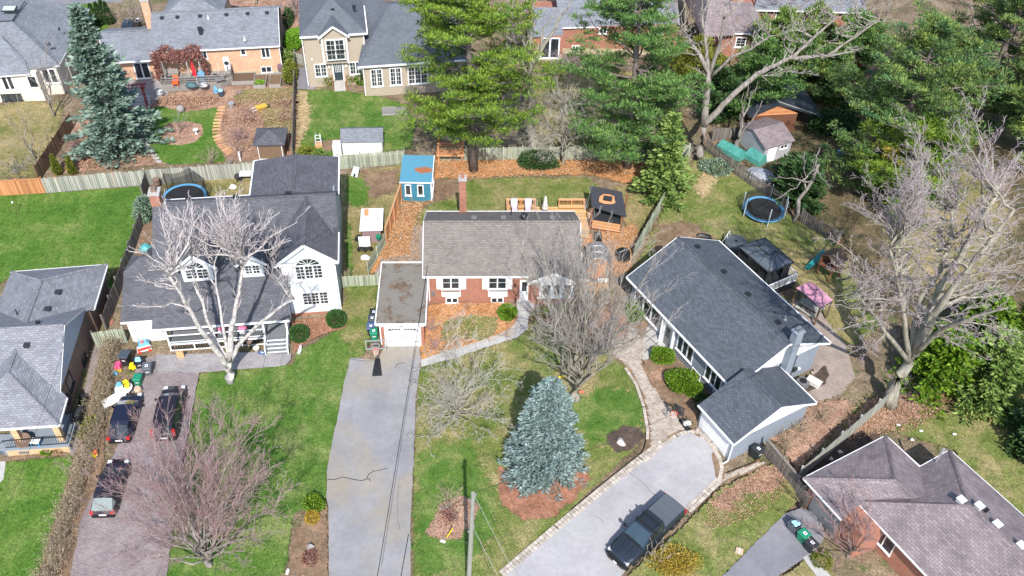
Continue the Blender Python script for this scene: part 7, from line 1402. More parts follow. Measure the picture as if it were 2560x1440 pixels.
p=P(529,192,.8);H=thing('patio_heater','patio heater with round grey cap beside the bungalow door','patio heater',(p.x-.6,p.y,.8),0);MB().lathe([(.25,0),(.22,.7),(.04,.75)],12).build('base',M['dark'],H);MB().lathe([(.03,.7),(.03,2.1)],8).build('pole',M['steel'],H);MB().lathe([(.02,2.35),(.42,2.15),(.45,2.1),(.05,2.12)],18).build('reflector_cap',M['steel'],H)
p=P(541,172,.8);H=thing('barbecue','white-lidded barbecue on the deck beside the bungalow door','barbecue',(p.x,p.y,.8),-10);MB().box(-.5,.5,-.3,.3,0,.8).build('cabinet',M['offwhite'],H);MB().tube([(-.5,0,.85),(.5,0,.85)],.3,10).build('lid',M['white'],H)
heap('black_bags','black rubbish bags on the deck corner below the barbecue',(540,195),(.5,.4,.5),'black',.8,'bags');p=P(551,205,.8);H=thing('garden_cart','grey flat cart tipped against the deck railing','cart',(p.x,p.y,.8),30);MB().box(-.5,.5,-.3,.3,.3,.4).build('tray',M['grey'],H);MB().bar((.5,0,.4),(.9,0,.9),.05).build('handle',M['dark'],H)
heap('water_hose','coiled pale teal hose hanging at the deck corner',(541,232),(.35,.2,.8),'tarp_b',0,'hose');p=P(554,240);H=thing('refuse_pail','dark green pail filled with blue plastic beside the deck','pail',p,0);MB().lathe([(.28,0),(.36,.65),(.38,.68)],14).build('pail_body',M['ever_d']if 0 else M['bin_slate'],H);MB().lathe([(.3,.66),(.26,.8),(.1,.9),(.02,.92)],9).build('plastic_bag',M['bag'],H)
p=P(402,240);H=thing('garden_pot','white round garden pot at the left deck corner','pot',p,0);MB().lathe([(.25,0),(.42,.35),(.36,.62),(.30,.62)],14).build('pot',M['offwhite'],H)
# red arbour gate and steps
F=Frame(P(372,268),12);H=thing('red_arbour','red-stained slatted garden arbour over the flagstone steps','arbour',(F.o.x,F.o.y,0),12);xs=(-3.6,-.1)
for x in xs:
    for y in(-.35,.35):MB().box(x-.05,x+.05,y-.05,y+.05,0,2.5).build('post',M['red_wood'],H)
    for k in range(8):MB().box(x-.02,x+.02,-.35,.35,.35+k*.27,.39+k*.27).build('side_slat',M['red_wood'],H)
    MB().box(x-.06,x+.06,-.6,.6,2.5,2.6).build('side_beam',M['red_wood'],H)
for y in(-.4,.4):MB().box(xs[0]-.4,xs[1]+.4,y-.03,y+.03,2.6,2.72).build('beam',M['red_wood'],H)
for k in range(11):x=xs[0]-.3+k*.41;MB().box(x-.03,x+.03,-.62,.62,2.72,2.80).build('rafter',M['red_wood'],H)
p=P(350,262);H=thing('stone_steps','broad grey stone steps below the red arbour','steps',p,12);[MB().box(-1.1,1.1,-.2+.45*k,.25+.45*k,0,.14+.14*k).build('step',M['concrete'],H)for k in range(3)]
# raised beds, barrels
def raised_bed(label,px,w,d,deg,green=False):
    p=P(*px);H=thing('raised_bed',label,'raised bed',p,deg,'raised wooden garden beds');
    for a_ in((0,w,0,.06),(0,w,d-.06,d),(0,.06,.06,d-.06),(w-.06,w,.06,d-.06)):MB().box(*a_,0,.45).build('side_board',M['fence_new']if 0 else M['deck_grey'],H)
    MB().box(.06,w-.06,.06,d-.06,0,.36).build('soil',M['fence_brown'],H)
    if green:C=rng.random((160,3))*np.array([w-.4,d*.35,.12])+np.array([.2,.2,.36]);V,Fc=leaf_tris(C,rng.normal(size=(160,3))+np.array([[0,0,1]]),.22,.1);link('seedlings',raw_mesh('seedlings',V,Fc,M['hedge_g']),H)
raised_bed('longest raised bed with bare soil below the bungalow windows',(580,213),2.5,2.0,8);raised_bed('middle raised bed with a patch of green seedlings',(634,222),1.35,2.4,6,True);raised_bed('narrow raised bed nearest the rain barrel',(673,220),1.3,2.3,6)
p=P(703,178,.3);H=thing('rain_barrel','mauve-brown rain barrel on a low stand at the bungalow corner','barrel',(p.x,p.y,.3));MB().lathe([(.28,0),(.36,.3),(.36,.65),(.28,.95),(.02,.97)],14).build('barrel',M['mauve']if 0 else plain('mauve_plastic',(.17,.11,.13),.5),H);MB().box(-.8,.8,-.4,.4,-.3,0).build('stand',M['fence_grey'],H)
p=P(580,272);H=thing('bucket','pale grey-blue metal bucket standing in the brown garden','bucket',p);MB().lathe([(.22,0),(.32,.72),(.34,.74)],14).build('bucket_body',M['steel'],H)
p=P(655,274);H=thing('wheelbarrow','yellow wheelbarrow lying on its side in the brown garden','wheelbarrow',p,35);MB().loft([[(-.5,-.25,.1),(.5,-.2,.15),(.5,.2,.15),(-.5,.25,.1)],[(-.65,-.4,.5),(.6,-.35,.45),(.6,.35,.45),(-.65,.4,.5)]]).build('tray',plain('mustard_yellow',(.55,.38,.05),.5),H);o=MB().lathe([(.08,-.05),(.2,-.05),(.2,.05),(.08,.05)],12).build('wheel',M['rubber'],H,loc=(.75,0,.2));o.rotation_euler=(R(90),0,0);MB().bar((-.4,-.25,.3),(-1.2,-.3,.35),.05).build('handle',M['white'],H);MB().bar((-.4,.25,.3),(-1.2,.3,.35),.05).build('handle',M['white'],H)
p=P(453,280);H=thing('garden_sphere','dark stone garden sphere at the edge of the green lawn','garden ball',p);MB().lathe([(.05,0),(.3,.08),(.42,.32),(.42,.5),(.3,.74),(.05,.82)],16).build('sphere',M['rock_g'],H,smooth=True)
p=P(491,335);H=thing('bird_bath','small white bird bath in the round brown bed','bird bath',p);MB().lathe([(.15,0),(.08,.1),(.07,.4),(.26,.5),(.28,.55),(.1,.52)],12).build('bowl',M['white'],H)
p=P(798,368);H=thing('obelisk_chair','white slatted garden obelisk with orange wooden base on the green lawn','garden obelisk',p,10);MB().box(-.35,.35,-.35,.35,0,.5).build('base_box',M['fence_new'],H);[MB().bar((sx*.33,sy*.33,.5),(sx*.22,sy*.22,1.55),.05).build('upright',M['white'],H)for sx in(-1,1)for sy in(-1,1)];[MB().bar((sx*.28,-.28,z),(sx*.28,.28,z),.04).bar((-.28,sx*.28,z),(.28,sx*.28,z),.04).build('cross_slat',M['white'],H)for sx in(-1,1)for z in(.9,1.3)]
p=P(985,280);H=thing('garden_platform','low grey plank platform on the beige house lawn','platform',p,8);[MB().box(-1.3,1.4,-.8+k*.2,-.62+k*.2,.1,.2).build('plank',M['deck_grey'],H)for k in range(8)]
# tree platform behind the blue shed
F=Frame(P(1092,418),3);H=thing('tree_platform','orange cedar play platform with railing behind the blue shed','playhouse',(F.o.x,F.o.y,0),3)
for x in(.2,2.6):
    for y in(.2,2.2):MB().box(x-.09,x+.09,y-.09,y+.09,0,2.6).build('post',M['fence_or'],H)
for k in range(16):MB().box(0,2.8,k*.15,k*.15+.14,1.5,1.56).build('plank',M['fence_or'],H)
MB().box(0,2.8,2.25,2.32,2.5,2.6).box(2.72,2.8,.1,2.25,2.5,2.6).build('rail',M['fence_new'],H);MB().box(0,2.8,0,.08,1.35,1.5).build('front_beam',M['fence_new'],H)
# the cart shelter beside the house, wheelbarrow and odds and ends
F=Frame(P(908,612),6);H=thing('cart_shelter','small white-roofed plywood shelter packed with odds and ends','shelter',(F.o.x,F.o.y,0),6);M['mauve_ply']=plain('mauve_plywood',(.27,.18,.19),.7);MB().box(0,1.7,.2,2.6,0,1.65).build('wall',M['mauve_ply'],H);roof_part(H,'white',[[(-.2,0,1.7),(1.9,0,1.7),(1.95,2.9,1.95),(-.1,2.9,1.95)]],t=.07);MB().box(.2,.6,1.9,2.7,1.95,1.98).build('rust_patch',M['fence_or'],H).rotation_euler=(R(5),0,0);MB().bar((1.35,-.25,.1),(1.45,1.5,2.1),.06).build('leaning_pole',M['dark'],H)
p=P(914,622);tag(MB().box(-.45,.45,-.03,.03,0,1.1).box(-.52,.52,-.02,.02,-.05,1.15).build('white_board',M['white'],None,(p.x,p.y-.15,.45),4),'square white board leaning on the cart shelter above the spare wheels','board')
for x,lb in((905,'spare tyre with alloy rim leaning at the left below the white board'),(922,'spare tyre with alloy rim leaning nearer the weathered fence')):
    p=P(x,632);H=thing('spare_wheel',lb,'wheel',(p.x,p.y,.42),0,'spare wheels beside the cart shelter');H.rotation_euler=(R(65),0,R(x));MB().lathe([(.24,-.11),(.40,-.11),(.42,-.06),(.42,.06),(.40,.11),(.24,.11)],18,cap=False).build('tyre',M['rubber'],H);m=MB();m.lathe([(.24,-.02),(.24,.02)],14);[m.bar((0,0,.05),(.24*math.cos(k*1.257),.24*math.sin(k*1.257),.05),.06,.03)for k in range(5)];m.build('rim',M['alloy'],H)
heap('tool_chest','black tool chest left of the white-roofed shelter',(898,600),(.45,.4,.6),'black',0,'chest');p=P(946,592,1.2);tag(MB().lathe([(.2,0),(.24,.35),(.2,.36)],12).build('green_pot',M['bin_green'],None,(p.x,p.y,1.0)),'green pot hung on the end of the weathered fence','pot')
heap('plastic_bag','clear plastic bag of leaves on the ground below the spare wheels',(913,646),(.5,.4,.35),'offwhite',0,'bag')
p=P(896,436);H=thing('wheelbarrow','pale green wheelbarrow tipped up against the mossy fence','wheelbarrow',p,70);o=MB().loft([[(-.35,-.22,0),(.35,-.2,0),(.35,.2,0),(-.35,.22,0)],[(-.6,-.38,.35),(.5,-.33,.3),(.5,.33,.3),(-.6,.38,.35)]]).build('tray',plain('pale_green_metal',(.42,.47,.44),.5),H,loc=(0,.15,.3));o.rotation_euler=(0,R(-50),0);o=MB().lathe([(.08,-.05),(.2,-.05),(.2,.05),(.08,.05)],12).build('wheel',M['rubber'],H,loc=(-.55,.1,.2));o.rotation_euler=(R(90),0,0);MB().bar((.2,-.2,.4),(.7,-.25,1.0),.05).bar((.2,.45,.4),(.7,.45,1.0),.05).build('handle',M['fence_grey'],H)
# behind the white house
p=P(617,452);H=thing('white_desk','small white-topped table by the rear wing of the white house','table',p,5);MB().box(-.55,.55,-.4,.4,.85,.92).build('table_top',M['white'],H);[MB().box(x-.04,x+.04,y-.04,y+.04,0,.85).build('leg',M['dark'],H)for x in(-.45,.45)for y in(-.3,.3)]
p=P(597,455);H=thing('kettle_grill','dark kettle barbecue beside the white table','barbecue',p,0);MB().lathe([(.05,.4),(.3,.5),(.34,.7),(.25,.9),(.03,.97)],14).build('bowl',M['dark'],H);[MB().bar((.25*math.cos(a),.25*math.sin(a),0),(.15*math.cos(a),.15*math.sin(a),.5),.03).build('leg',M['dark'],H)for a in(0,2.1,4.2)]
heap('toy_pile','white and pink toys scattered on the grass behind the white house',(583,470),(.4,.3,.4),'net_white',0,'toys');p=P(395,470);H=thing('planter_column','stacked clay planter beside the trampoline net','planter',p);MB().lathe([(.28,0),(.35,.6),(.3,.62),(.3,.7),(.36,1.1),(.02,1.12)],10).build('pot',M['brown_brick'],H)
p=P(368,633);H=thing('chiminea','turquoise patterned round fire pot by the brown fence','pot',p);MB().lathe([(.2,0),(.5,.35),(.52,.7),(.3,.95),(.2,1.0)],14).build('pot',grain('turquoise_glaze',[(.4,(.04,.25,.27)),(.6,(.15,.42,.42))],4,12,.4,.4,0),H)
for i,(x,y)in enumerate(((272,792),(274,806),(271,770),(277,752))):p=P(x,y);tag(MB().box(-.32,.32,-.28,.28,0,.1).build('paving_slab',M['red_brick'],None,p,8),('red paving slab nearest the fence gate','red paving slab next behind the front one','third red paving slab along the brown fence','rearmost red paving slab along the brown fence')[i],'slab')
# porch and driveway clutter of the white house
p=P(657,888);H=thing('tool_box','bright blue tool box on the pavers beside the white steps','tool box',(p.x,p.y,.05),-12);MB().box(-.3,.3,-.16,.16,0,.25).build('box',plain('royal_blue',(.03,.10,.32),.45),H);MB().box(-.12,.12,-.03,.03,.25,.33).build('handle',M['white'],H)
for i,(x,y,m_)in enumerate(((642,877,'cream'),(626,868,'brown_brick'))):p=P(x,y);H=thing('flower_pot',('cream flower pot on the pavers by the porch steps','brown pot on a stand before the porch')[i],'pot',(p.x,p.y,.03+.35*i));MB().lathe([(.16,0),(.25,.3),(.27,.34),(.22,.34)],12).build('pot',M[m_],H);MB().lathe([(.22,.30),(.01,.31)],10).build('soil',M['fence_brown'],H);
tag(MB().box(-.28,.28,-.03,.03,0,1.0).build('plank',M['fence_new'],None,P(455,900),5),'short pale plank leaning on the porch skirting','plank')
p=P(750,884);H=thing('dog_statue','white dog statue on the lawn edge beside the mulch bed','statue',p,80);MB().tube([(-.25,0,.3),(.0,0,.34),(.2,0,.4),(.3,0,.55)],[.10,.13,.12,.09],8).tube([(.3,0,.58),(.45,0,.56)],[.09,.05],7).build('body',M['white'],H,smooth=True);[MB().tube([(x,y,0),(x,y,.3)],.04,6).build('leg',M['white'],H)for x in(-.2,.18)for y in(-.07,.07)];MB().tube([(-.25,0,.33),(-.42,0,.5)],.03,5).build('tail',M['white'],H)
for i,(x,mt)in enumerate(((556,'pink'),(607,'pink'))):p=P(x,822,1.4);H=thing('toy_pram',('pink and white toy on the porch left of the birch stem','larger pink and white toy on the porch by the steps')[i],'toy',(p.x,p.y,.86));MB().box(-.3,.3,-.25,.25,.2,.5).build('basket',M['white'],H);MB().tube([(-.3,0,.55),(.3,0,.55)],.24,10).build('hood',plain('hot_pink',(.72,.15,.28),.5),H)
M['toy_red']=plain('toy_red',(.75,.06,.03),.35);M['toy_yel']=plain('toy_yellow',(.8,.6,.02),.35);M['toy_blue']=plain('toy_pale_blue',(.16,.42,.62),.4);M['hot_pink']=plain('toy_pink',(.85,.10,.25),.4)
p=P(362,876);H=thing('ride_on_toy','red and white striped ride-on toy with pale blue parts before the white slatted wall','toy',p,25);MB().loft([[(-.6,-.2,.1),(.6,-.25,.1),(.6,.25,.1),(-.6,.2,.1)],[(-.5,-.22,.4),(.5,-.25,.35),(.5,.25,.35),(-.5,.22,.4)]]).build('body',M['white'],H);MB().box(-.5,.5,-.27,-.1,.33,.45).build('stripe',M['toy_red'],H);[MB().tube([(x,-.3,.13),(x,.3,.13)],.13,10).build('wheel',M['toy_red'],H)for x in(-.4,.4)];MB().loft([[(-.4,.1,.4),(.5,.1,.4),(.5,.6,.4),(-.4,.6,.4)],[(-.2,.2,.85),(.3,.2,.75),(.3,.5,.75),(-.2,.5,.85)]]).build('seat',M['toy_blue'],H);MB().box(-.1,.1,.1,.3,.75,.9).build('handle',M['orange'],H)
p=P(298,922);H=thing('toy_house','pink-topped toy box with yellow base in the dry bed','toy',p,10);MB().box(-.25,.25,-.3,.3,0,.3).build('base',M['toy_yel'],H);MB().loft([[(-.28,-.33,.3),(.28,-.33,.3),(.28,.33,.3),(-.28,.33,.3)],[(-.2,-.25,.6),(.2,-.25,.6),(.2,.25,.6),(-.2,.25,.6)]]).build('top',M['hot_pink'],H)
p=P(335,922);H=thing('toy_truck','yellow toy truck between the black bins','toy',p,5);MB().box(-.28,.28,-.2,.2,.08,.4).build('body',M['toy_yel'],H);MB().box(-.2,.1,-.15,.15,.4,.6).build('cab',M['toy_yel'],H);[MB().tube([(x,-.22,.1),(x,.22,.1)],.1,8).build('wheel',M['black'],H)for x in(-.18,.18)]
p=P(238,1140);H=thing('toy_truck','yellow-orange toy truck lying at the foot of the dry hedge','toy',p,20);MB().box(-.25,.25,-.18,.18,.08,.32).build('body',M['toy_yel'],H);MB().box(.0,.22,-.15,.15,.32,.5).build('cab',M['orange'],H);[MB().tube([(x,-.2,.1),(x,.2,.1)],.1,8).build('wheel',M['black'],H)for x in(-.16,.16)]
p=P(315,985);H=thing('toy_table','round white table heaped with colourful toys behind the blue car','table',p,15);MB().lathe([(.62,.68),(.66,.74),(.6,.76),(.02,.76)],20).build('table_top',M['white'],H);[MB().bar((.55*math.cos(a),.55*math.sin(a),0),(.4*math.cos(a),.4*math.sin(a),.7),.05).build('leg',M['white'],H)for a in(.8,2.4,3.9,5.5)];MB().box(-.35,.35,-.3,.3,.3,.36).build('shelf',M['toy_red'],H)
for i,(dx,dy,mt,nm,lb)in enumerate(((-.3,.15,'toy_blue','toy_crate','blue toy crate on the round white table'),(.25,.05,'toy_yel','toy_crate','yellow toy crate on the round white table'),(.0,-.25,'white','toy_crate','white toy tub on the round white table'),(.05,.35,'toy_yel','toy_crate','small yellow toy with black wheel on the round table, at the back'))):
    tag(MB().loft([[(-.18,-.15,0),(.18,-.15,0),(.18,.15,0),(-.18,.15,0)],[(-.24,-.2,.26),(.24,-.2,.26),(.24,.2,.26),(-.24,.2,.26)]]).build(nm,M[mt],None,(p.x+dx,p.y+dy,.765),20*i),lb,'toy')
p=P(288,1010);H=thing('folding_table','white folding table leaning at a slant beside the round toy table','table',p,30);o=MB().box(-.85,.85,-.35,.35,0,.05).build('table_top',M['white'],H,loc=(0,0,.55));o.rotation_euler=(R(25),R(-15),0);MB().bar((-.6,-.2,0),(-.5,.1,.5),.04).build('leg',M['grey'],H);MB().bar((.6,.2,0),(.5,.1,.6),.04).build('leg',M['grey'],H)
tag(MB().lathe([(.26,0),(.3,.6),(.22,.75),(.02,.76)],12).build('paper_sack',M['card'],None,g0(349,985)),'tan paper yard-waste sack in front of the green bin','sack');heap('small_bag','small blue crate in the dry bed below the pink toy',(288,935),(.2,.15,.3),'toy_blue',0,'crate')
# porch of the brown brick house
p=F7.o;q=P(64,1108,.8);H=thing('wicker_chair','round wicker papasan chair on the stone-faced porch','chair',(q.x,q.y,.78),0);MB().lathe([(.25,0),(.2,.25),(.3,.3)],12,cap=False).build('stand',M['dark'],H);o=MB().lathe([(.05,0),(.4,.08),(.58,.25),(.55,.28),(.35,.14),(.05,.1)],18).build('seat',M['brown_brick'],H,loc=(0,0,.28));o.rotation_euler=(R(25),0,0)
q=P(92,1110,.8);H=thing('side_table','small blue table with white cloth on the stone-faced porch','table',(q.x,q.y,.78),0);MB().box(-.35,.35,-.25,.25,.4,.46).build('table_top',M['white'],H);[MB().box(x-.04,x+.04,y-.04,y+.04,0,.4).build('leg',plain('bright_blue',(.05,.3,.6),.5),H)for x in(-.28,.28)for y in(-.18,.18)]
p=P(203,1052);H=thing('barbecue','black covered barbecue against the brown brick side wall','barbecue',p,80);MB().box(-.5,.5,-.28,.28,.1,.85).build('cabinet',M['black'],H);MB().tube([(-.45,0,.92),(.45,0,.92)],.26,10).build('lid',M['dark'],H);[MB().box(s*.5,s*.75,-.22,.22,.75,.8).build('side_shelf',M['dark'],H)for s in(-1,1)]
heap('covered_grill','dark covered heap behind the barbecue by the brown brick wall',(212,1008),(.45,.4,.9),'black',0,'barbecue')
# tarpaulins by the vinyl shed
M['teal_tarp']=grain('teal_tarpaulin',[(.3,(.04,.20,.175)),(.7,(.10,.33,.28))],1.0,8,.25,.4,.4);M['grey_tarp']=grain('grey_tarpaulin',[(.3,(.22,.24,.28)),(.7,(.36,.38,.42))],1.4,8,.3,.5,.5)
def tarp(label,px,w,d,h,deg,mat,crown=.3):
    p=P(*px);r_=lambda k,z:[(-w*k,-d*k,z),(w*k,-d*k,z),(w*k,d*k,z),(-w*k,d*k,z)];tag(MB().loft([r_(1.06,0),r_(1,h*.75),[(-w*.92,-d*.15,h+crown),(w*.92,-d*.15,h+crown),(w*.92,d*.15,h+crown),(-w*.92,d*.15,h+crown)]]).build('tarp_cover',M[mat],None,p,deg),label,'tarpaulin')
tarp('teal tarpaulin stretched over a long stack along the dark picket fence',(1828,384),1.5,.7,.8,-45,'teal_tarp');tarp('square teal tarpaulin cover beside the vinyl shed wall',(1889,402),1.0,.8,1.0,-48,'teal_tarp',.2);heap('tarp_cover','crumpled grey tarpaulin heap below the vinyl shed',(1905,440),(1.7,1.2,.55),'grey_tarp',0,'tarpaulin',-35)
for i,(x,y,z)in enumerate(((2135,158,1),(2158,150,1.3),(2142,164,.9))):q=P(x,y,z);tag(MB().lathe([(.2,0),(.5,.2),(.45,.5),(.1,.65)],8).build('red_kayak',M['red'],None,q,0),('red covered object under the pines at the top right','second red covered object under the pines, farther right','lowest of the red covered objects under the pines')[i],'toy')
p=P(2098,388);tag(MB().lathe([(.3,0),(.35,.5),(.1,.6)],8).build('blue_bag',M['tr_blue'],None,p),'blue plastic bag under the lowest pine bough','bag')
for i,(x,y)in enumerate(((2243,1068),(2300,1083),(2383,1091),(2278,1105))):p=P(x,y);tag(MB().loft([[(-.14,-.1,0),(.14,-.08,0),(.12,.1,0),(-.15,.09,0)],[(-.06,-.04,.07),(.07,-.03,.07),(.05,.05,.07),(-.05,.04,.07)]]).build('paper_litter',M['white'],None,(p.x,p.y,.4 if 0 else .3)),'scrap of white paper on the tan lawn behind the mauve roof','litter','white paper scraps on the lawn')
for i,(x,y,mt)in enumerate(((1402,951,'toy_yel'),(1453,988,'orange'))):p=P(x,y);tag(MB().tube([(-.2,0,.1),(0,.05,.12),(.2,0,.1)],[.07,.1,.06],7).build('toy_ball',M[mt],None,(p.x,p.y,.3)),('yellow plastic toy at the foot of the big bare tree','small orange toy on the lawn below the big bare tree')[i],'toy')
p=P(42,560);q=P(38,515,0);H=thing('garden_stake','thin stake with white cap on the left green lawn','stake',P(46,536));MB().tube([(0,0,0),(-.15,.1,1.3)],.03,6).build('stake',M['fence_brown'],H);MB().lathe([(.02,0),(.1,.05),(.08,.16),(.01,.18)],8,(-.15,.1,1.28)).build('cap',M['white'],H)
p=P(1062,470);
for i,(x,y,lb)in enumerate(((1030,515,'leafless sapling in the cedar mulch below the blue shed'),(1004,532,'leafless sapling in the mulch beside the privacy fence'),(998,600,'leafless sapling in the mulch near the old path'))):twig_bush('sapling',lb,(x,y),1.3,.35,'twig_tan',6,'saplings in the cedar mulch',dens=1.2,cat='sapling')
p=P(1302,752);H=thing('garden_statue','white round lattice ornament beside the bungalow doorstep','ornament',p);MB().lathe([(.05,0),(.05,.5),(.2,.55),(.36,.85),(.2,1.15),(.04,1.2)],10).build('ornament',M['white'],H)
p=P(1140,585,1.0);
# ---------------------------------------------------------------- evergreens
def hof(base,apex):return PY(apex[0],apex[1],P(*base).y).z
def on(base,apex,name,label,rad,**k):return conifer(name,label,base,hof(base,apex),rad,k.pop('mat'),**k)
on((1362,1172),(1357,955),'spruce_tree','silvery blue spruce on the front lawn beside the pale driveway',2.95,mat='blue_spruce',nb=17,dens=1.2,spray=(.30,.10),step=.12,skirt=.25,droop=.12,shape=.68,wh=.34,irregular=.20)
on((303,372),(180,14),'spruce_tree','tall dark green-blue spruce beside the red arbour',3.9,mat='teal_spruce',nb=13,dens=1.1,spray=(.55,.22),step=.24,droop=.34,shape=.85,wh=.55,irregular=.40,gap=.1)
on((1650,498),(1676,288),'fir_tree','lime-green fir tree between the pavilion and the tall trunk',2.7,mat='fir',nb=10,dens=.9,spray=(.5,.2),step=.2,droop=.30,shape=.8,wh=.5,irregular=.25)
pine('pine_tree','tall yellow-green pine with bare lower trunk behind the blue shed',(1184,428),hof((1184,428),(1110,-60)),7.6,'pine',first=.24,levels=16,limbs=7,clump=.74,per=52,tr=.42,lean=(-.6,.8),gap=.18,ndl=(.36,.085),flatness=.40)
pine('pine_tree','tall bright green pine right of the weeping bare tree',(1568,420),hof((1568,420),(1478,-70)),6.6,'pine_b',first=.12,levels=16,limbs=7,clump=.74,per=50,tr=.40,lean=(-.8,1),gap=.2,ndl=(.36,.085),flatness=.42)
pine('pine_tree','broad dark pine with a golden bough on the right',(2200,470),hof((2200,470),(2090,60)),7.6,'pine_d',first=.06,levels=13,limbs=8,clump=.68,per=48,tr=.42,gap=.12,ndl=(.36,.085),flatness=.55,bands=('pine_y',lambda C:(C[:,0]<-1.0)&(C[:,0]>-3.6)&(C[:,2]>6.2)&(C[:,2]<7.8)&(C[:,1]<0)))
pine('pine_tree','very tall dark green pine at the top right, behind the golden-boughed pine',(2420,330),hof((2420,330),(2260,-110)),8.2,'pine_d',first=.12,levels=15,limbs=8,clump=.72,per=46,tr=.5,gap=.1,ndl=(.38,.09),flatness=.6)
pine('pine_tree','dark pine cut off by the right edge above the bare maple',(2590,420),hof((2590,420),(2520,60)),6.0,'pine_d',first=.1,levels=11,limbs=7,clump=.68,per=46,tr=.4,ndl=(.36,.09),flatness=.55)
pine('pine_tree','lower olive pine boughs between the vinyl shed and the bare maple',(2235,530),hof((2235,530),(2200,320)),6.4,'pine',first=.10,levels=8,limbs=8,clump=.64,per=46,tr=.3,gap=.12,ndl=(.34,.08),flatness=.5)
for i,(b,a_,r_,m_,lb)in enumerate((((1868,300),(1852,118),4.2,'pine_b','dark bushy evergreen behind the forked bare tree'),((1990,225),(1978,90),3.4,'pine_d','dark evergreen under the long leaning limb'),((2060,250),(2046,120),3.0,'pine_d','dark evergreen beside the red covered objects'),((1790,300),(1775,190),2.4,'ever_d','dark evergreen clump close behind the forked trunk'),((1935,165),(1925,35),3.6,'fir','olive evergreen before the lilac-roofed and orange brick houses'),((2120,190),(2105,50),3.8,'pine_b','bright evergreen before the right end of the orange brick house'),((1735,215),(1722,110),3.0,'cedar','olive-yellow evergreen left of the forked trunk at the top'),((2035,110),(2030,30),2.6,'fir','small olive evergreen in front of the middle of the orange brick house'))):
    pine('evergreen_tree',lb,b,hof(b,a_),r_,m_,first=.05,levels=8,limbs=7,clump=.7,per=44,tr=.2,ndl=(.4,.12),flatness=.6)
on((1985,492),(1960,395),'evergreen_tree','low dark evergreen behind the dark picket fence',3.0,mat='ever_d',nb=11,spray=(.5,.22),step=.22,droop=.15,shape=.5)
for b,a_,r_,lb in(((2330,965),(2365,835),3.2,'dense green yew-like evergreen behind the great bare tree'),((2440,985),(2480,840),3.8,'broad green evergreen right of the great bare tree'),((2555,905),(2590,760),3.6,'green evergreen cut off by the right edge'),((2430,870),(2450,740),3.2,'green evergreen half hidden among the bare maple branches')):
    on(b,a_,'evergreen_tree',lb,r_,mat='yew' if r_!=3.8 else 'fir',nb=12,spray=(.46,.2),step=.22,droop=.2,shape=.55)
on((2590,1130),(2600,980),'evergreen_tree','dark evergreen at the right edge shading the tan lawn',2.6,mat='ever_d',nb=10,spray=(.5,.22),step=.24,shape=.6)
for i,(x,y)in enumerate(((147,436),(183,434))):columnar('cedar_shrub',('taller yellow-green columnar cedar before the cedar fence','yellow-green columnar cedar nearer the spruce')[i],(x,y),(2.3,2.0)[i],.45,'cedar',1300,'two columnar cedars by the fence')
for i,(x,y)in enumerate(((240,66),(254,62),(266,56),(276,60))):columnar('cedar_shrub',('leftmost of the four dark columnar cedars at the road lawn','second of the four dark columnar cedars','third of the four dark columnar cedars','rightmost of the four dark columnar cedars')[i],(x,y),2.9,.62,'box' if 0 else 'ever_d',1200,'dark columnar cedars by the road lawn')
tag(leafy('hedge','bright green clipped hedge between the two top houses',(737,112),(2.2,4.4,1.6),'hedge_g',3600,(.2,.12),'hedge',bumpy=.06),group='green hedge between houses');leafy('shrub','dark shrub against the end wall of the yellow brick bungalow',(722,62),(1.0,3.5,2.0),'ever_d',1500,(.22,.12))
leafy('shrub','mixed yellow-green shrub by the grey fence and rain barrel',(728,200),(1.4,3.4,2.2),'cedar',1800,(.24,.12));leafy('shrub','second shrub by the low gate, greener',(722,165),(1.6,2.0,1.9),'fir',1200,(.24,.12))
leafy('boxwood','round clipped boxwood at the foot of the white gable',(843,812),(1.65,1.6,1.45),'box',5200,(.12,.07),bumpy=.04,shell=.15,group='clipped boxwoods by the white house');leafy('boxwood','round clipped boxwood beside the white porch steps',(750,848),(1.6,1.55,1.4),'box',5200,(.12,.07),bumpy=.04,shell=.15,group='clipped boxwoods by the white house')
leafy('yew_shrub','rounded yew shrub beside the concrete path of the brick bungalow',(1268,795),(1.5,1.4,1.3),'yew',4200,(.16,.08),bumpy=.15)
leafy('yew_shrub','smallest yew shrub by the flagstone landing',(1655,902),(2.0,1.5,1.25),'yew',4200,(.16,.08),bumpy=.15);leafy('yew_shrub','large double yew shrub before the grey house window',(1700,968),(2.5,2.1,1.6),'yew',6500,(.16,.08),bumpy=.18);leafy('yew_shrub','right lobe of yew shrub touching the large one',(1730,985),(1.5,1.5,1.3),'yew',3600,(.16,.08),bumpy=.15);leafy('yew_shrub','shaded dark shrub in the corner of the grey garage',(1762,1020),(1.8,1.4,1.3),'ever_d',2600,(.16,.09),bumpy=.2)
leafy('juniper','loose grey-green juniper beside the white house left wall',(368,545),(1.7,2.6,2.2),'juniper',2800,(.3,.1),bumpy=.3)
leafy('shrub','green shrub under the bare tree by the bungalow wing',(1395,790),(2.2,1.4,1.1),'yew',1300,(.16,.09),bumpy=.3);leafy('shrub','dark shrub against the grey house front wall',(1590,790),(1.6,2.4,1.2),'yew',2200,(.18,.09),bumpy=.3);leafy('shrub','olive shrub left of the entry window',(1352,792),(1.4,1.0,.8),'cedar',700,(.16,.09),bumpy=.3)
leafy('shrub','green spiky shrub at the driveway edge, above the golden one',(787,1270),(1.3,1.3,1.0),'yew',1800,(.2,.08),bumpy=.3);leafy('shrub','golden yellow shrub at the edge of the centre driveway',(782,1302),(.95,.95,.85),'gold_bush',1500,(.13,.07),bumpy=.1)
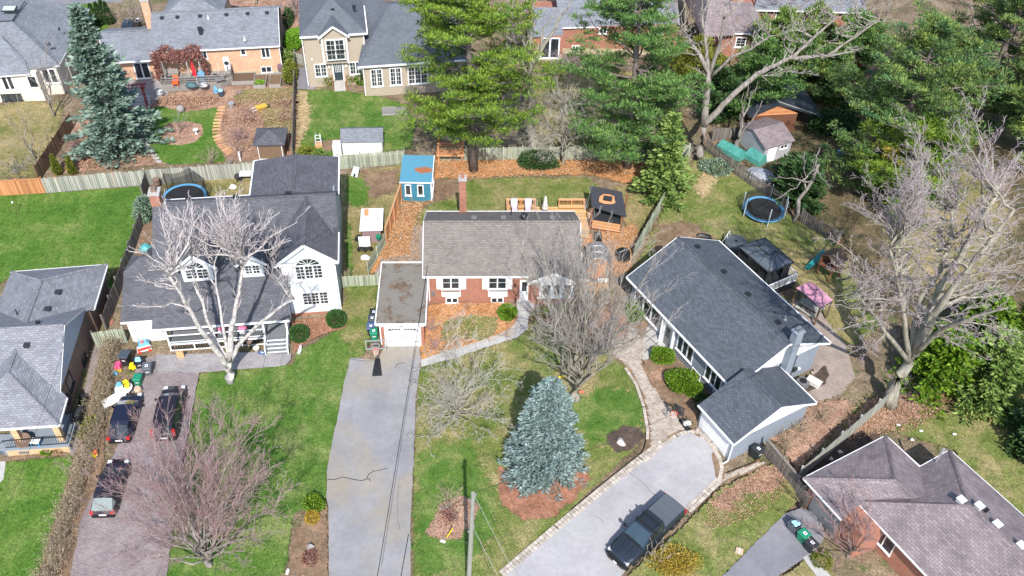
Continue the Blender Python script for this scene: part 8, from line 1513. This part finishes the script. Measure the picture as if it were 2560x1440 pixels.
leafy('shrub','dark green shrub around the foot of the weeping bare tree',(1345,415),(4.0,2.4,1.6),'ever_d',3600,(.24,.14),bumpy=.3);leafy('shrub','green-brown shrub patch by the tall trunk and picket fence',(1790,425),(3.6,2.6,.8),'juniper',2000,(.24,.12),bumpy=.3)
leafy('shrub','olive conifer shrub by the grey fence end and white shed',(772,392),(2.0,1.6,1.1),'cedar',1100,(.24,.12),bumpy=.3);leafy('shrub','small green shrub beside the white shed storage box',(800,396),(1.3,1.0,1.0),'fir',800,(.22,.12))
for i,(x,y,m_)in enumerate(((808,210,'fir'),(826,212,'cedar'),(878,207,'cedar'),(902,210,'yew'))):leafy('shrub',('green shrub left under the beige house window','olive shrub left of the beige house steps','olive shrub right of the beige house steps','green shrub at the beige house corner')[i],(x,y),(1.3,1.0,1.3),m_,700,(.2,.1),group='foundation shrubs of the beige house')
leafy('shrub','small green shrub in the porch bed of the brown brick house',(121,1133),(.9,.7,.5),'yew',500,(.16,.1));leafy('shrub','tan dry shrub in the porch bed of the brown brick house',(146,1132),(.7,.6,.45),'dry_leaf',400,(.14,.08));
leafy('shrub','lime shrub patch on the dry hedge',(225,1085),(.9,2.2,1.2),'cedar',900,(.18,.09));leafy('shrub','golden-flowered shrub at the bottom edge beside the pickup',(1683,1418),(3.4,2.2,1.3),'gold_bush',4200,(.14,.06),bumpy=.3,shell=.7)
leafy('shrub','yellow-green grass clump by the mauve-roofed house bins',(2050,1408),(1.4,1.2,.7),'cedar',1100,(.2,.06));leafy('shrub','dark shrub in a gravelly patch below the pale kerb stone',(775,1400),(1.0,1.2,.5),'vine',700,(.14,.06))
# dry twiggy hedge along the left drive
_hp=[(285,868),(268,930),(255,1000),(238,1070),(215,1150),(195,1225),(172,1300),(150,1370),(128,1440),(112,1500)]
_h=thing('dry_hedge','long dry brown-grey hedge between the left lawn and the purple driveway','hedge',P(*_hp[0]));_o=P(*_hp[0]);tw=[];C=[]
for(a_,b_)in zip(_hp[:-1],_hp[1:]):
    A,B=P(*a_)-_o,P(*b_)-_o;n=int((B-A).length*46)
    for _ in range(n):
        q=A.lerp(B,random.random())+Vector((random.gauss(0,.36),random.gauss(0,.2),0));h=random.uniform(.5,1.5);e=q+Vector((random.gauss(0,.22),random.gauss(0,.22),h));cp=curve_pts(q,e,(0,0,0),2,.06);emit(tw,cp,.016,.007)
        for k in range(4):s=cp[1].lerp(e,random.random());tw.append((*s,*(s+Vector((random.gauss(0,.2),random.gauss(0,.2),random.uniform(0,.3)))),.009,.006))
        C.append(e)
link('stems',seg_mesh('stems',tw,M['twig_tan']),_h);C=np.array([tuple(c)for c in C]);C=np.repeat(C,5,0)+rng.normal(size=(len(C)*5,3))*np.array([.22,.22,.32]);C[:,2]=np.clip(C[:,2],.1,1.6);V,Fc=leaf_tris(C,rng.normal(size=C.shape),.11,.06);o=link('foliage',raw_mesh('foliage',V,Fc,M['hedge_b']),_h)

# ---------------------------------------------------------------- bare trees
bare_tree('birch_tree','white-barked birch with several forked stems before the white house',(577,958),[(322,628,-2),(330,762,-3),(400,548,1),(410,500,2),(478,520,1),(535,560,2),(545,478,3),(592,480,1),(600,545,-1),(700,530,0),(745,555,2),(728,600,0),(770,700,-2),(425,660,-2),(460,590,0),(650,560,2),(640,650,-2),(350,700,-2)],r=.40,fork=(1.5,3.4),bark='birch',twig='twig_white',lvl=3,dens=1.9,up=.32,spread=.4,L2=.36,limb_r=.28,tip_r=.018,hang=.3,more=70,tw_min=.012,trunk_top=(573,903,0),stems=[([(572,905,0),(537,872,-.3),(500,822,-.6),(462,756,-1),(425,690,-1.2)],.26,.09,4),([(574,900,0),(578,825,.3),(587,780,.4),(600,715,.6),(608,640,.8)],.25,.08,5),([(574,905,0),(594,866,.2),(644,812,0),(690,775,-.3),(735,748,-.5)],.19,.07,4),([(572,900,0),(530,840,.8),(512,776,1.2),(487,712,1.6),(480,640,1.8)],.18,.06,5),([(574,900,0),(560,830,1),(545,740,1.6),(535,660,2)],.15,.05,5)])
bare_tree('maple_tree','reddish budding bare maple over the purple driveway at the bottom left',(527,1418),[(215,1175,3),(235,1255,1),(232,1330,-1),(290,1090,4),(345,1020,6),(420,1010,6),(480,990,6),(548,990,4),(590,1055,2),(640,1090,2),(690,1160,1),(700,1240,0),(690,1330,-2),(640,1420,-3),(300,1400,-2),(370,1200,5),(440,1120,5),(540,1130,3),(330,1300,2),(600,1250,-1),(400,1420,-3),(280,1200,4)],r=.26,fork=(.8,2.4),bark='bark_grey',twig='twig_red',lvl=3,dens=3.0,up=.12,spread=.44,L2=.38,limb_r=.26,tip_r=.012,more=20)
bare_tree('crabapple_tree','grey spreading leafless crab-apple on the centre front lawn',(1143,1062),[(1022,955,2),(1040,1040,0),(1045,1095,-2),(1095,880,2),(1150,850,2),(1200,880,3),(1255,905,2),(1287,985,0),(1275,1050,-2),(1225,1080,-2),(1090,1010,2),(1180,950,3),(1120,940,4),(1060,1120,-3),(1215,1000,2),(1070,905,3)],r=.18,fork=(.9,1.7),bark='bark_lich',twig='twig_pale',more=10,lvl=3,dens=4.0,up=.05,spread=.62,L2=.60,limb_r=.36,tip_r=.013)
bare_tree('maple_tree','large leafless maple between the brick bungalow and the grey house',(1440,1000),[(1288,680,0),(1300,618,2),(1350,590,3),(1400,560,2),(1440,545,4),(1490,590,3),(1540,600,2),(1590,630,1),(1650,650,0),(1685,720,-1),(1700,790,-2),(1640,830,-3),(1290,760,-2),(1310,840,-3),(1370,700,-4),(1470,680,-3),(1560,740,-3),(1420,640,0),(1520,660,0),(1600,740,1),(1360,810,-4),(1340,900,-4),(1560,880,-4),(1380,640,4)],r=.36,fork=(1.6,4.2),bark='bark_lich',twig='twig_grey',lvl=3,dens=2.1,up=.22,spread=.42,L2=.32,limb_r=.28,tip_r=.013,more=16)
bare_tree('maple_tree','huge leaning bare maple with pale branches at the right',(2222,1012),[(2570,480,4),(2540,380,6),(2470,300,5),(2420,262,6),(2370,300,4),(2300,330,2),(2230,390,2),(2160,450,1),(2100,510,0),(2070,590,-2),(2062,670,-3),(2080,740,-4),(2060,830,-5),(2110,890,-6),(2590,600,3),(2590,720,0),(2560,830,-3),(2470,900,-5),(2330,560,4),(2420,450,2),(2200,600,2),(2250,500,-2),(2490,560,-1),(2380,700,-4),(2170,760,-4),(2140,650,1),(2300,800,-6),(2520,420,8),(2350,420,7)],r=.58,fork=(2.2,6.5),bark='bark_lich',twig='twig_purple',lvl=3,dens=3.4,up=.12,spread=.5,L2=.42,limb_r=.30,tip_r=.013,more=140,tw_min=.013,trunk_top=(2285,885,0),hang=.25,stems=[([(2290,880,0),(2316,806,.5),(2354,712,1),(2404,640,1.5),(2437,575,2),(2490,490,2.5)],.42,.12,5),([(2290,880,0),(2332,790,-.5),(2400,697,-.6),(2463,619,-.6),(2535,525,-.5)],.36,.10,5),([(2285,880,0),(2287,815,1),(2304,745,1.4),(2354,670,2),(2374,600,2.4),(2384,520,3)],.32,.09,5),([(2270,900,0),(2262,800,-1),(2245,710,-1.4),(2225,620,-1.6)],.22,.07,4),([(2260,910,0),(2230,850,-2),(2180,780,-3),(2140,730,-3.6)],.2,.06,4),([(2290,880,0),(2360,820,-2.5),(2440,790,-4),(2520,770,-5)],.2,.06,5)])
bare_tree('maple_tree','tall forked bare tree leaning right above the picket fence',(1745,398),[(1637,-10,1),(1655,40,0),(1690,-60,2),(1745,-60,3),(1790,-50,2),(1830,-40,3),(1700,80,-2),(1880,30,1),(1680,130,-1),(2160,-20,2),(2110,-10,1),(2225,15,3),(2250,50,2),(2190,120,0),(2150,60,1),(2060,30,4),(1960,70,3),(2050,190,-2),(1760,40,-3),(1820,20,-2),(1930,60,0),(2000,90,3),(2100,100,0),(1715,160,1),(1840,90,2)],r=.46,fork=(3.0,5),bark='bark_grey',twig='twig_pale',lvl=3,dens=2.2,up=.25,spread=.42,L2=.30,limb_r=.26,tip_r=.014,more=50,tw_min=.013,trunk_top=(1759,313,0),hang=.35,stems=[([(1759,312,0),(1768,220,.3),(1772,181,.4),(1750,137,.6),(1716,87,.8),(1665,25,1)],.40,.08,5),([(1772,185,.4),(1766,120,.6),(1755,30,1)],.24,.08,0),([(1773,190,.4),(1800,109,.2),(1814,10,0)],.24,.08,0),([(1775,195,.4),(1830,140,-.5),(1880,122,-.8),(1925,90,-1)],.16,.06,0),([(1761,315,0),(1800,272,0),(1831,238,0),(1894,184,.3),(1940,163,.5),(1987,138,.8),(2034,94,1.2),(2090,45,1.6)],.36,.09,5),([(1975,145,.8),(2030,142,.4),(2072,140,0),(2150,125,-.5)],.2,.06,0),([(2070,140,0),(2110,110,.6),(2150,84,1),(2200,45,1.6)],.14,.05,0)])
bare_tree('maple_tree','thick pale bare trunk forking between the two tall pines',(1318,398),[(1232,-40,1),(1262,-70,2),(1300,-80,1),(1350,-60,2),(1440,-20,1),(1395,20,0),(1225,60,-1),(1290,20,-2)],r=.62,fork=(9,12.5),bark='bark_lich',twig='twig_grey',lvl=3,dens=.9,up=.3,spread=.42,L2=.26,limb_r=.5,tip_r=.02,trunk_top=12.5)
bare_tree('weeping_tree','weeping bare tree with arching pale twigs between the pines',(1408,412),[(1295,320,0),(1318,240,0),(1490,270,1),(1510,330,0),(1390,190,1),(1370,200,1),(1420,210,-1),(1470,240,0),(1500,300,-1),(1340,300,-2),(1400,270,-2),(1450,300,-2),(1360,350,-2),(1320,200,2),(1440,250,1)],r=.24,fork=(1.5,4),bark='bark_lich',twig='twig_pale',lvl=3,dens=2.6,up=-.4,spread=.4,L2=.62,limb_r=.34,tip_r=.014,droop=.2)
bare_tree('leaning_tree','single leaning bare trunk beside the blue-rimmed trampoline',(1984,556),[(2048,372,2),(2030,400,-1),(1945,440,-1),(2075,470,-1),(1935,500,-2),(2010,380,1)],r=.22,fork=(3.5,6.5),bark='bark_grey',twig='twig_grey',lvl=2,dens=1.0,L2=.3,limb_r=.5,lean=(.9,.6),trunk_top=6.5)
bare_tree('bare_tree','twin grey trunks behind the teal tarpaulins',(1838,370),[(1870,195,0),(1895,200,1),(1905,250,0),(1860,230,-1)],r=.3,fork=(.6,2),bark='bark_grey',twig='twig_grey',lvl=2,dens=.6,L2=.15,limb_r=.8,up=.3,lean=(.3,.1))
bare_tree('bare_tree','slender bare tree in front of the cream house',(136,290),[(60,110,0),(90,120,1),(120,100,0),(150,150,-1),(40,170,-1),(170,190,-1),(105,160,1)],r=.13,fork=(1,3),bark='bark_grey',twig='twig_grey',lvl=3,dens=1.8,L2=.35,limb_r=.5,tip_r=.012)
bare_tree('bare_tree','bare multi-stemmed tree left of the brown diagonal fence',(104,430),[(10,250,0),(40,235,1),(70,260,0),(20,310,-1),(90,280,0),(125,320,-1),(60,340,-2),(0,350,-1)],r=.13,fork=(.6,2),bark='bark_lich',twig='twig_tan',lvl=3,dens=1.6,L2=.35,limb_r=.5,tip_r=.012)
bare_tree('bare_tree','purple-grey bare tree beyond the yellow brick bungalow, at its left end',(338,80),[(290,30,0),(310,5,1),(330,-20,0),(355,-10,1),(372,20,0),(345,20,-2),(300,60,-2),(370,55,-2)],r=.16,fork=(.6,2),bark='bark_grey',twig='twig_purple',lvl=3,dens=1.9,L2=.4,limb_r=.45,tip_r=.014)
for i,(b,sp,lb,tw_)in enumerate((((1640,200),70,'brown bare tree behind the bright green pine, right of it','twig_tan'),((1705,120),75,'olive-brown bare tree beside the forked tree at the top','twig_tan'),((1930,80),80,'bare tree before the long orange brick house, left part','twig_purple'),((2040,70),80,'bare tree before the long orange brick house, middle','twig_purple'),((2150,90),85,'bare tree before the long orange brick house, right part','twig_purple'),((2520,130),90,'bare purple-grey tree at the top right corner','twig_purple'),((1345,40),60,'russet bare tree above the red brick house','twig_red'),((640,10),60,'pinkish bare tree behind the yellow bungalow roof','twig_red'),((740,40),55,'pinkish bare tree between the two top houses','twig_red'))):
    bare_tree('bare_tree',lb,b,[(b[0]+sp*math.cos(a)*random.uniform(.5,1.1),b[1]-70-sp*.7*math.sin(a)*random.uniform(.4,1.1),random.uniform(-2,2))for a in[k*.48 for k in range(8)]],r=.2,fork=(.8,3),bark='bark_grey',tw_min=.022,twig=tw_,lvl=3,dens=1.8,L2=.42,limb_r=.45,tip_r=.014)
bare_tree('young_tree','young bare tree with white trunk guard in the brown garden',(601,402),[(575,330,0),(590,310,1),(610,320,0),(560,360,-1),(625,345,0)],r=.07,fork=(1.0,1.6),bark='bark_brown',twig='twig_red',lvl=3,dens=2.2,L2=.4,tip_r=.01);_p=P(600,403);MB().lathe([(.1,0),(.1,1.1)],8).build('trunk_guard',M['white'],bpy.data.objects['young_tree'],loc=(0,0,0))
bare_tree('young_tree','small bare tree in the round brown bed',(451,335),[(430,290,0),(450,275,0),(475,285,0),(440,305,-1),(470,305,0)],r=.07,fork=(.5,1),bark='bark_brown',twig='twig_grey',lvl=3,dens=2.4,L2=.4,tip_r=.01)
for i,(b,sp,tw_)in enumerate((((1610,130),70,'twig_tan'),((1760,190),70,'twig_red'),((1860,140),70,'twig_tan'),((1985,110),75,'twig_tan'),((2090,130),75,'twig_tan'),((2210,60),80,'twig_tan'),((1840,40),75,'twig_purple'),((2480,40),80,'twig_purple'),((2560,60),80,'twig_tan'),((1900,10),75,'twig_tan'))):
    bare_tree('bare_tree',('bare tan tree right of the bright green pine, under its boughs','reddish bare tree close behind the forked trunk','tan bare tree before the brick house with the lilac roof','tan bare tree beside the carport roof','tan bare tree left of the red covered objects','tan bare tree left of the tall dark pine top','purple-grey bare tree beside the lilac roof','purple-grey bare tree behind the tall dark pine','tan bare tree at the extreme top right','tan bare tree at the top edge right of the lilac roof')[i],b,[(b[0]+sp*math.cos(a)*random.uniform(.5,1.1),b[1]-60-sp*.7*math.sin(a)*random.uniform(.4,1.1),random.uniform(-2,2))for a in[k*.52 for k in range(7)]],r=.16,fork=(.8,3),bark='bark_grey',tw_min=.022,twig=tw_,lvl=3,dens=2.0,L2=.44,limb_r=.4,tip_r=.013)
_o=bare_tree('shrub_tree','leafless purple-red multi-stemmed shrub before the mauve-roofed house',(2118,1392),[(2010,1310,0),(2040,1260,1),(2085,1225,2),(2140,1220,2),(2185,1250,1),(2210,1310,0),(2190,1370,-1),(2040,1380,-1),(2110,1290,2),(2150,1300,1),(2070,1330,1)],r=.14,fork=(.4,1.0),bark='bark_brown',twig='twig_red',lvl=3,dens=4.6,L2=.5,limb_r=.35,tip_r=.012)
for nm,lb,px,h,r_,tw_,st,lf in(('bare_shrub','leafless tan shrub with stone at its foot near the utility pole',(1125,1272),1.9,1.5,'twig_tan',34,None),('bare_shrub','leafless pale shrub in front of the pickup doors',(1637,1408),2.4,1.3,'twig_pale',12,None),
    ('bare_shrub','reddish twiggy shrub below the round garden bed',(528,408),1.9,1.6,'twig_tan',36,None),('bare_shrub','pinkish twiggy shrub in the brown garden',(600,350),1.7,1.5,'twig_red',36,None),('bare_shrub','rose-brown twiggy shrub near the yellow wheelbarrow',(620,300),1.3,1.6,'twig_red',32,'dry_leaf'),('hydrangea','dried pinkish hydrangeas along the grey edge-on fence',(716,300),1.3,1.6,'twig_red',26,'dry_leaf'),('hydrangea','second clump of dried hydrangeas by the edge-on fence',(712,265),1.2,1.5,'twig_red',24,'dry_leaf'),
    ('bare_shrub','round red-brown shrub below the tall spruce',(188,372),1.6,1.7,'twig_red',40,None),('bare_shrub','dry shrub beside the patio door of the yellow bungalow',(310,205),1.8,1.6,'twig_red',30,None),('bare_shrub','small lavender shrub below the raised beds',(598,236),.6,.8,'twig_purple',22,None),
    ('bare_shrub','leafless brown shrub along the red-brick garage side',(1078,830),1.4,.9,'twig_red',30,None),('bare_shrub','leafless red-grey shrub by the path beside the centre driveway',(1085,872),1.5,1.1,'twig_red',34,None),('bare_shrub','low dry shrub under the basement window',(1168,770),.7,.8,'twig_red',20,None),('bare_shrub','tan ornamental grass by the curved path',(1270,845),.8,.9,'twig_tan',40,None),
    ('bare_shrub','large brown twiggy thicket behind the grey garage',(1990,1080),1.8,1.7,'twig_tan',44,None),('bare_shrub','second brown thicket near the fence corner',(1960,1120),1.6,1.5,'twig_tan',40,None),('bare_shrub','third brown thicket along the long grey fence',(2050,1050),1.7,1.5,'twig_tan',40,None),
    ('bare_shrub','tangle of pale suckers at the foot of the huge maple',(2260,985),1.6,2.2,'twig_purple',50,None),('bare_shrub','russet shrub by the white gable wall',(700,815),.9,.8,'vine' and 'twig_red',26,'vine'),('bare_shrub','dry tan bush by the brown fence of the left lawn',(292,700),1.2,1.0,'twig_tan',26,'leaf_tan'),('bare_shrub','dry tuft beside the mossy gate',(288,872),1.0,.8,'twig_tan',24,'hedge_b'),
    ('bare_shrub','brown undergrowth behind the bright green pine',(1690,290),2.6,2.6,'twig_tan',44,'dry_leaf'),('bare_shrub','second patch of brown undergrowth by the forked trunk',(1700,240),2.6,2.8,'twig_red',44,None),('bare_shrub','undergrowth of bare stems left of the lime-green fir',(1640,330),2.6,2.2,'twig_tan',40,None),('bare_shrub','undergrowth below the red brick house',(1420,160),2.2,3.4,'twig_purple',50,None),('bare_shrub','bare stems beside the thick pale trunk',(1240,400),1.8,1.7,'twig_grey',34,None),
    ('bare_shrub','bare dry stems along the mulch strip fence',(1500,395),1.6,2.2,'twig_red',34,None),('bare_shrub','tan ornamental grasses before the mossy fence, left garden',(315,420),.6,.9,'twig_tan',40,None),('bare_shrub','greyish bare shrub against the dark garden shed',(575,412),.8,.6,'twig_grey',24,None),('bare_shrub','brown bare shrub between garage wall and shade, white house side',(872,690),1.0,.6,'twig_tan',22,None),
    ('bare_shrub','twiggy thicket behind the yellow bungalow, by the beige house',(728,45),2.2,2.2,'twig_red',44,None),('bare_shrub','grey-green bush beside the four dark cedars',(300,50),2.4,2.6,'twig_tan',44,'hedge_b'),('bare_shrub','dark brush at the lower left of the diagonal fence',(40,430),1.4,2.2,'twig_grey',34,'ever_d'),('bare_shrub','bare branches spilling over the picket fence corner',(1720,400),1.8,1.0,'twig_pale',18,None),
    ('bare_shrub','dark red low shrub at the grassy mulch circle by the pole',(1120,1300),.8,.9,'twig_red',26,'vine')):
    twig_bush(nm,lb,px,h,r_,tw_,st,None,lf,dens=3.0)
for i,(x,y)in enumerate(((2240,230),(2330,190),(2080,330),(2150,270),(2480,240),(1930,190))):leafy('shrub',('dark undergrowth below the tall dark pine','dark undergrowth right of the tall dark pine stem','dark undergrowth behind the vinyl shed','dark undergrowth below the golden bough','dark undergrowth at the right, under the pines','dark undergrowth behind the log garage')[i],(x,y),(6,4,2.4),'ever_d',2600,(.34,.2),bumpy=.3,shell=.5)
# fallen leaves and bark chips lying on the beds
def litter(name,label,poly,n,mat,size=.11,z=None):
    pl=np.array([P(*p)[:2]for p in poly]);lo,hi=pl.min(0),pl.max(0);C=lo+(hi-lo)*rng.random((n*2,2));ins,d=pts_in([tuple(q)for q in pl],C[:,0],C[:,1]);C=C[ins][:n];k=len(C)
    C3=np.column_stack([C,np.full(k,.004*_layer[0]+.01)+.02*rng.random(k)]);D=rng.normal(size=(k,3))*np.array([[1,1,.25]]);V,Fc=leaf_tris(C3,D,size*(.6+.8*rng.random(k)),size*.6);tag(link(name,raw_mesh(name,V,Fc,M[mat])),label,None,None,'stuff')
litter('fallen_leaves','pinkish fallen leaves on the lawn beside the pickup',[(1770,1260),(1880,1185),(1965,1152),(1980,1210),(1930,1270),(1830,1320),(1760,1330)],2600,'dry_leaf')
litter('fallen_leaves','dead leaves over the brown garden bed right of the stepping slabs',[(570,245),(735,225),(738,395),(640,400),(585,385),(556,350),(552,300)],5000,'dry_leaf',.13);litter('fallen_leaves','dead leaves in the bed below the grey deck',[(375,262),(405,245),(548,245),(545,262),(470,275),(395,262)],2200,'dry_leaf',.13);litter('fallen_leaves','dead leaves around the foot of the tall spruce',[(190,330),(250,380),(370,385),(395,408),(160,432)],3000,'dry_leaf',.13)
litter('bark_chips','cedar chips along the back mulch strip',[(1090,400),(1600,400),(1640,440),(1480,440),(1160,455),(1100,450)],5000,'leaf_tan',.12);litter('bark_chips','cedar chips beside the new privacy fence',[(1004,505),(1060,512),(1048,600),(1045,655),(940,680)],4000,'leaf_tan',.12);litter('bark_chips','cedar chips around the barrel sauna',[(1500,590),(1590,560),(1600,600),(1575,680),(1530,690)],1800,'leaf_tan',.12)
litter('bark_chips','cedar chips under the brick bungalow windows',[(1075,768),(1240,762),(1292,766),(1294,830),(1230,858),(1110,888),(1060,900)],4200,'leaf_tan',.10);litter('fallen_leaves','dry leaves beside the brick bungalow wing',[(1310,770),(1580,780),(1540,868),(1430,850),(1345,808)],2000,'dry_leaf',.12);litter('fallen_leaves','dry leaves behind the mauve-roofed house',[(2110,1050),(2200,985),(2420,980),(2290,1080),(2120,1105)],3000,'dry_leaf',.12)
litter('fallen_leaves','needles and leaves under the white house boxwoods',[(730,808),(862,792),(864,820),(765,860)],1200,'dry_leaf',.1)
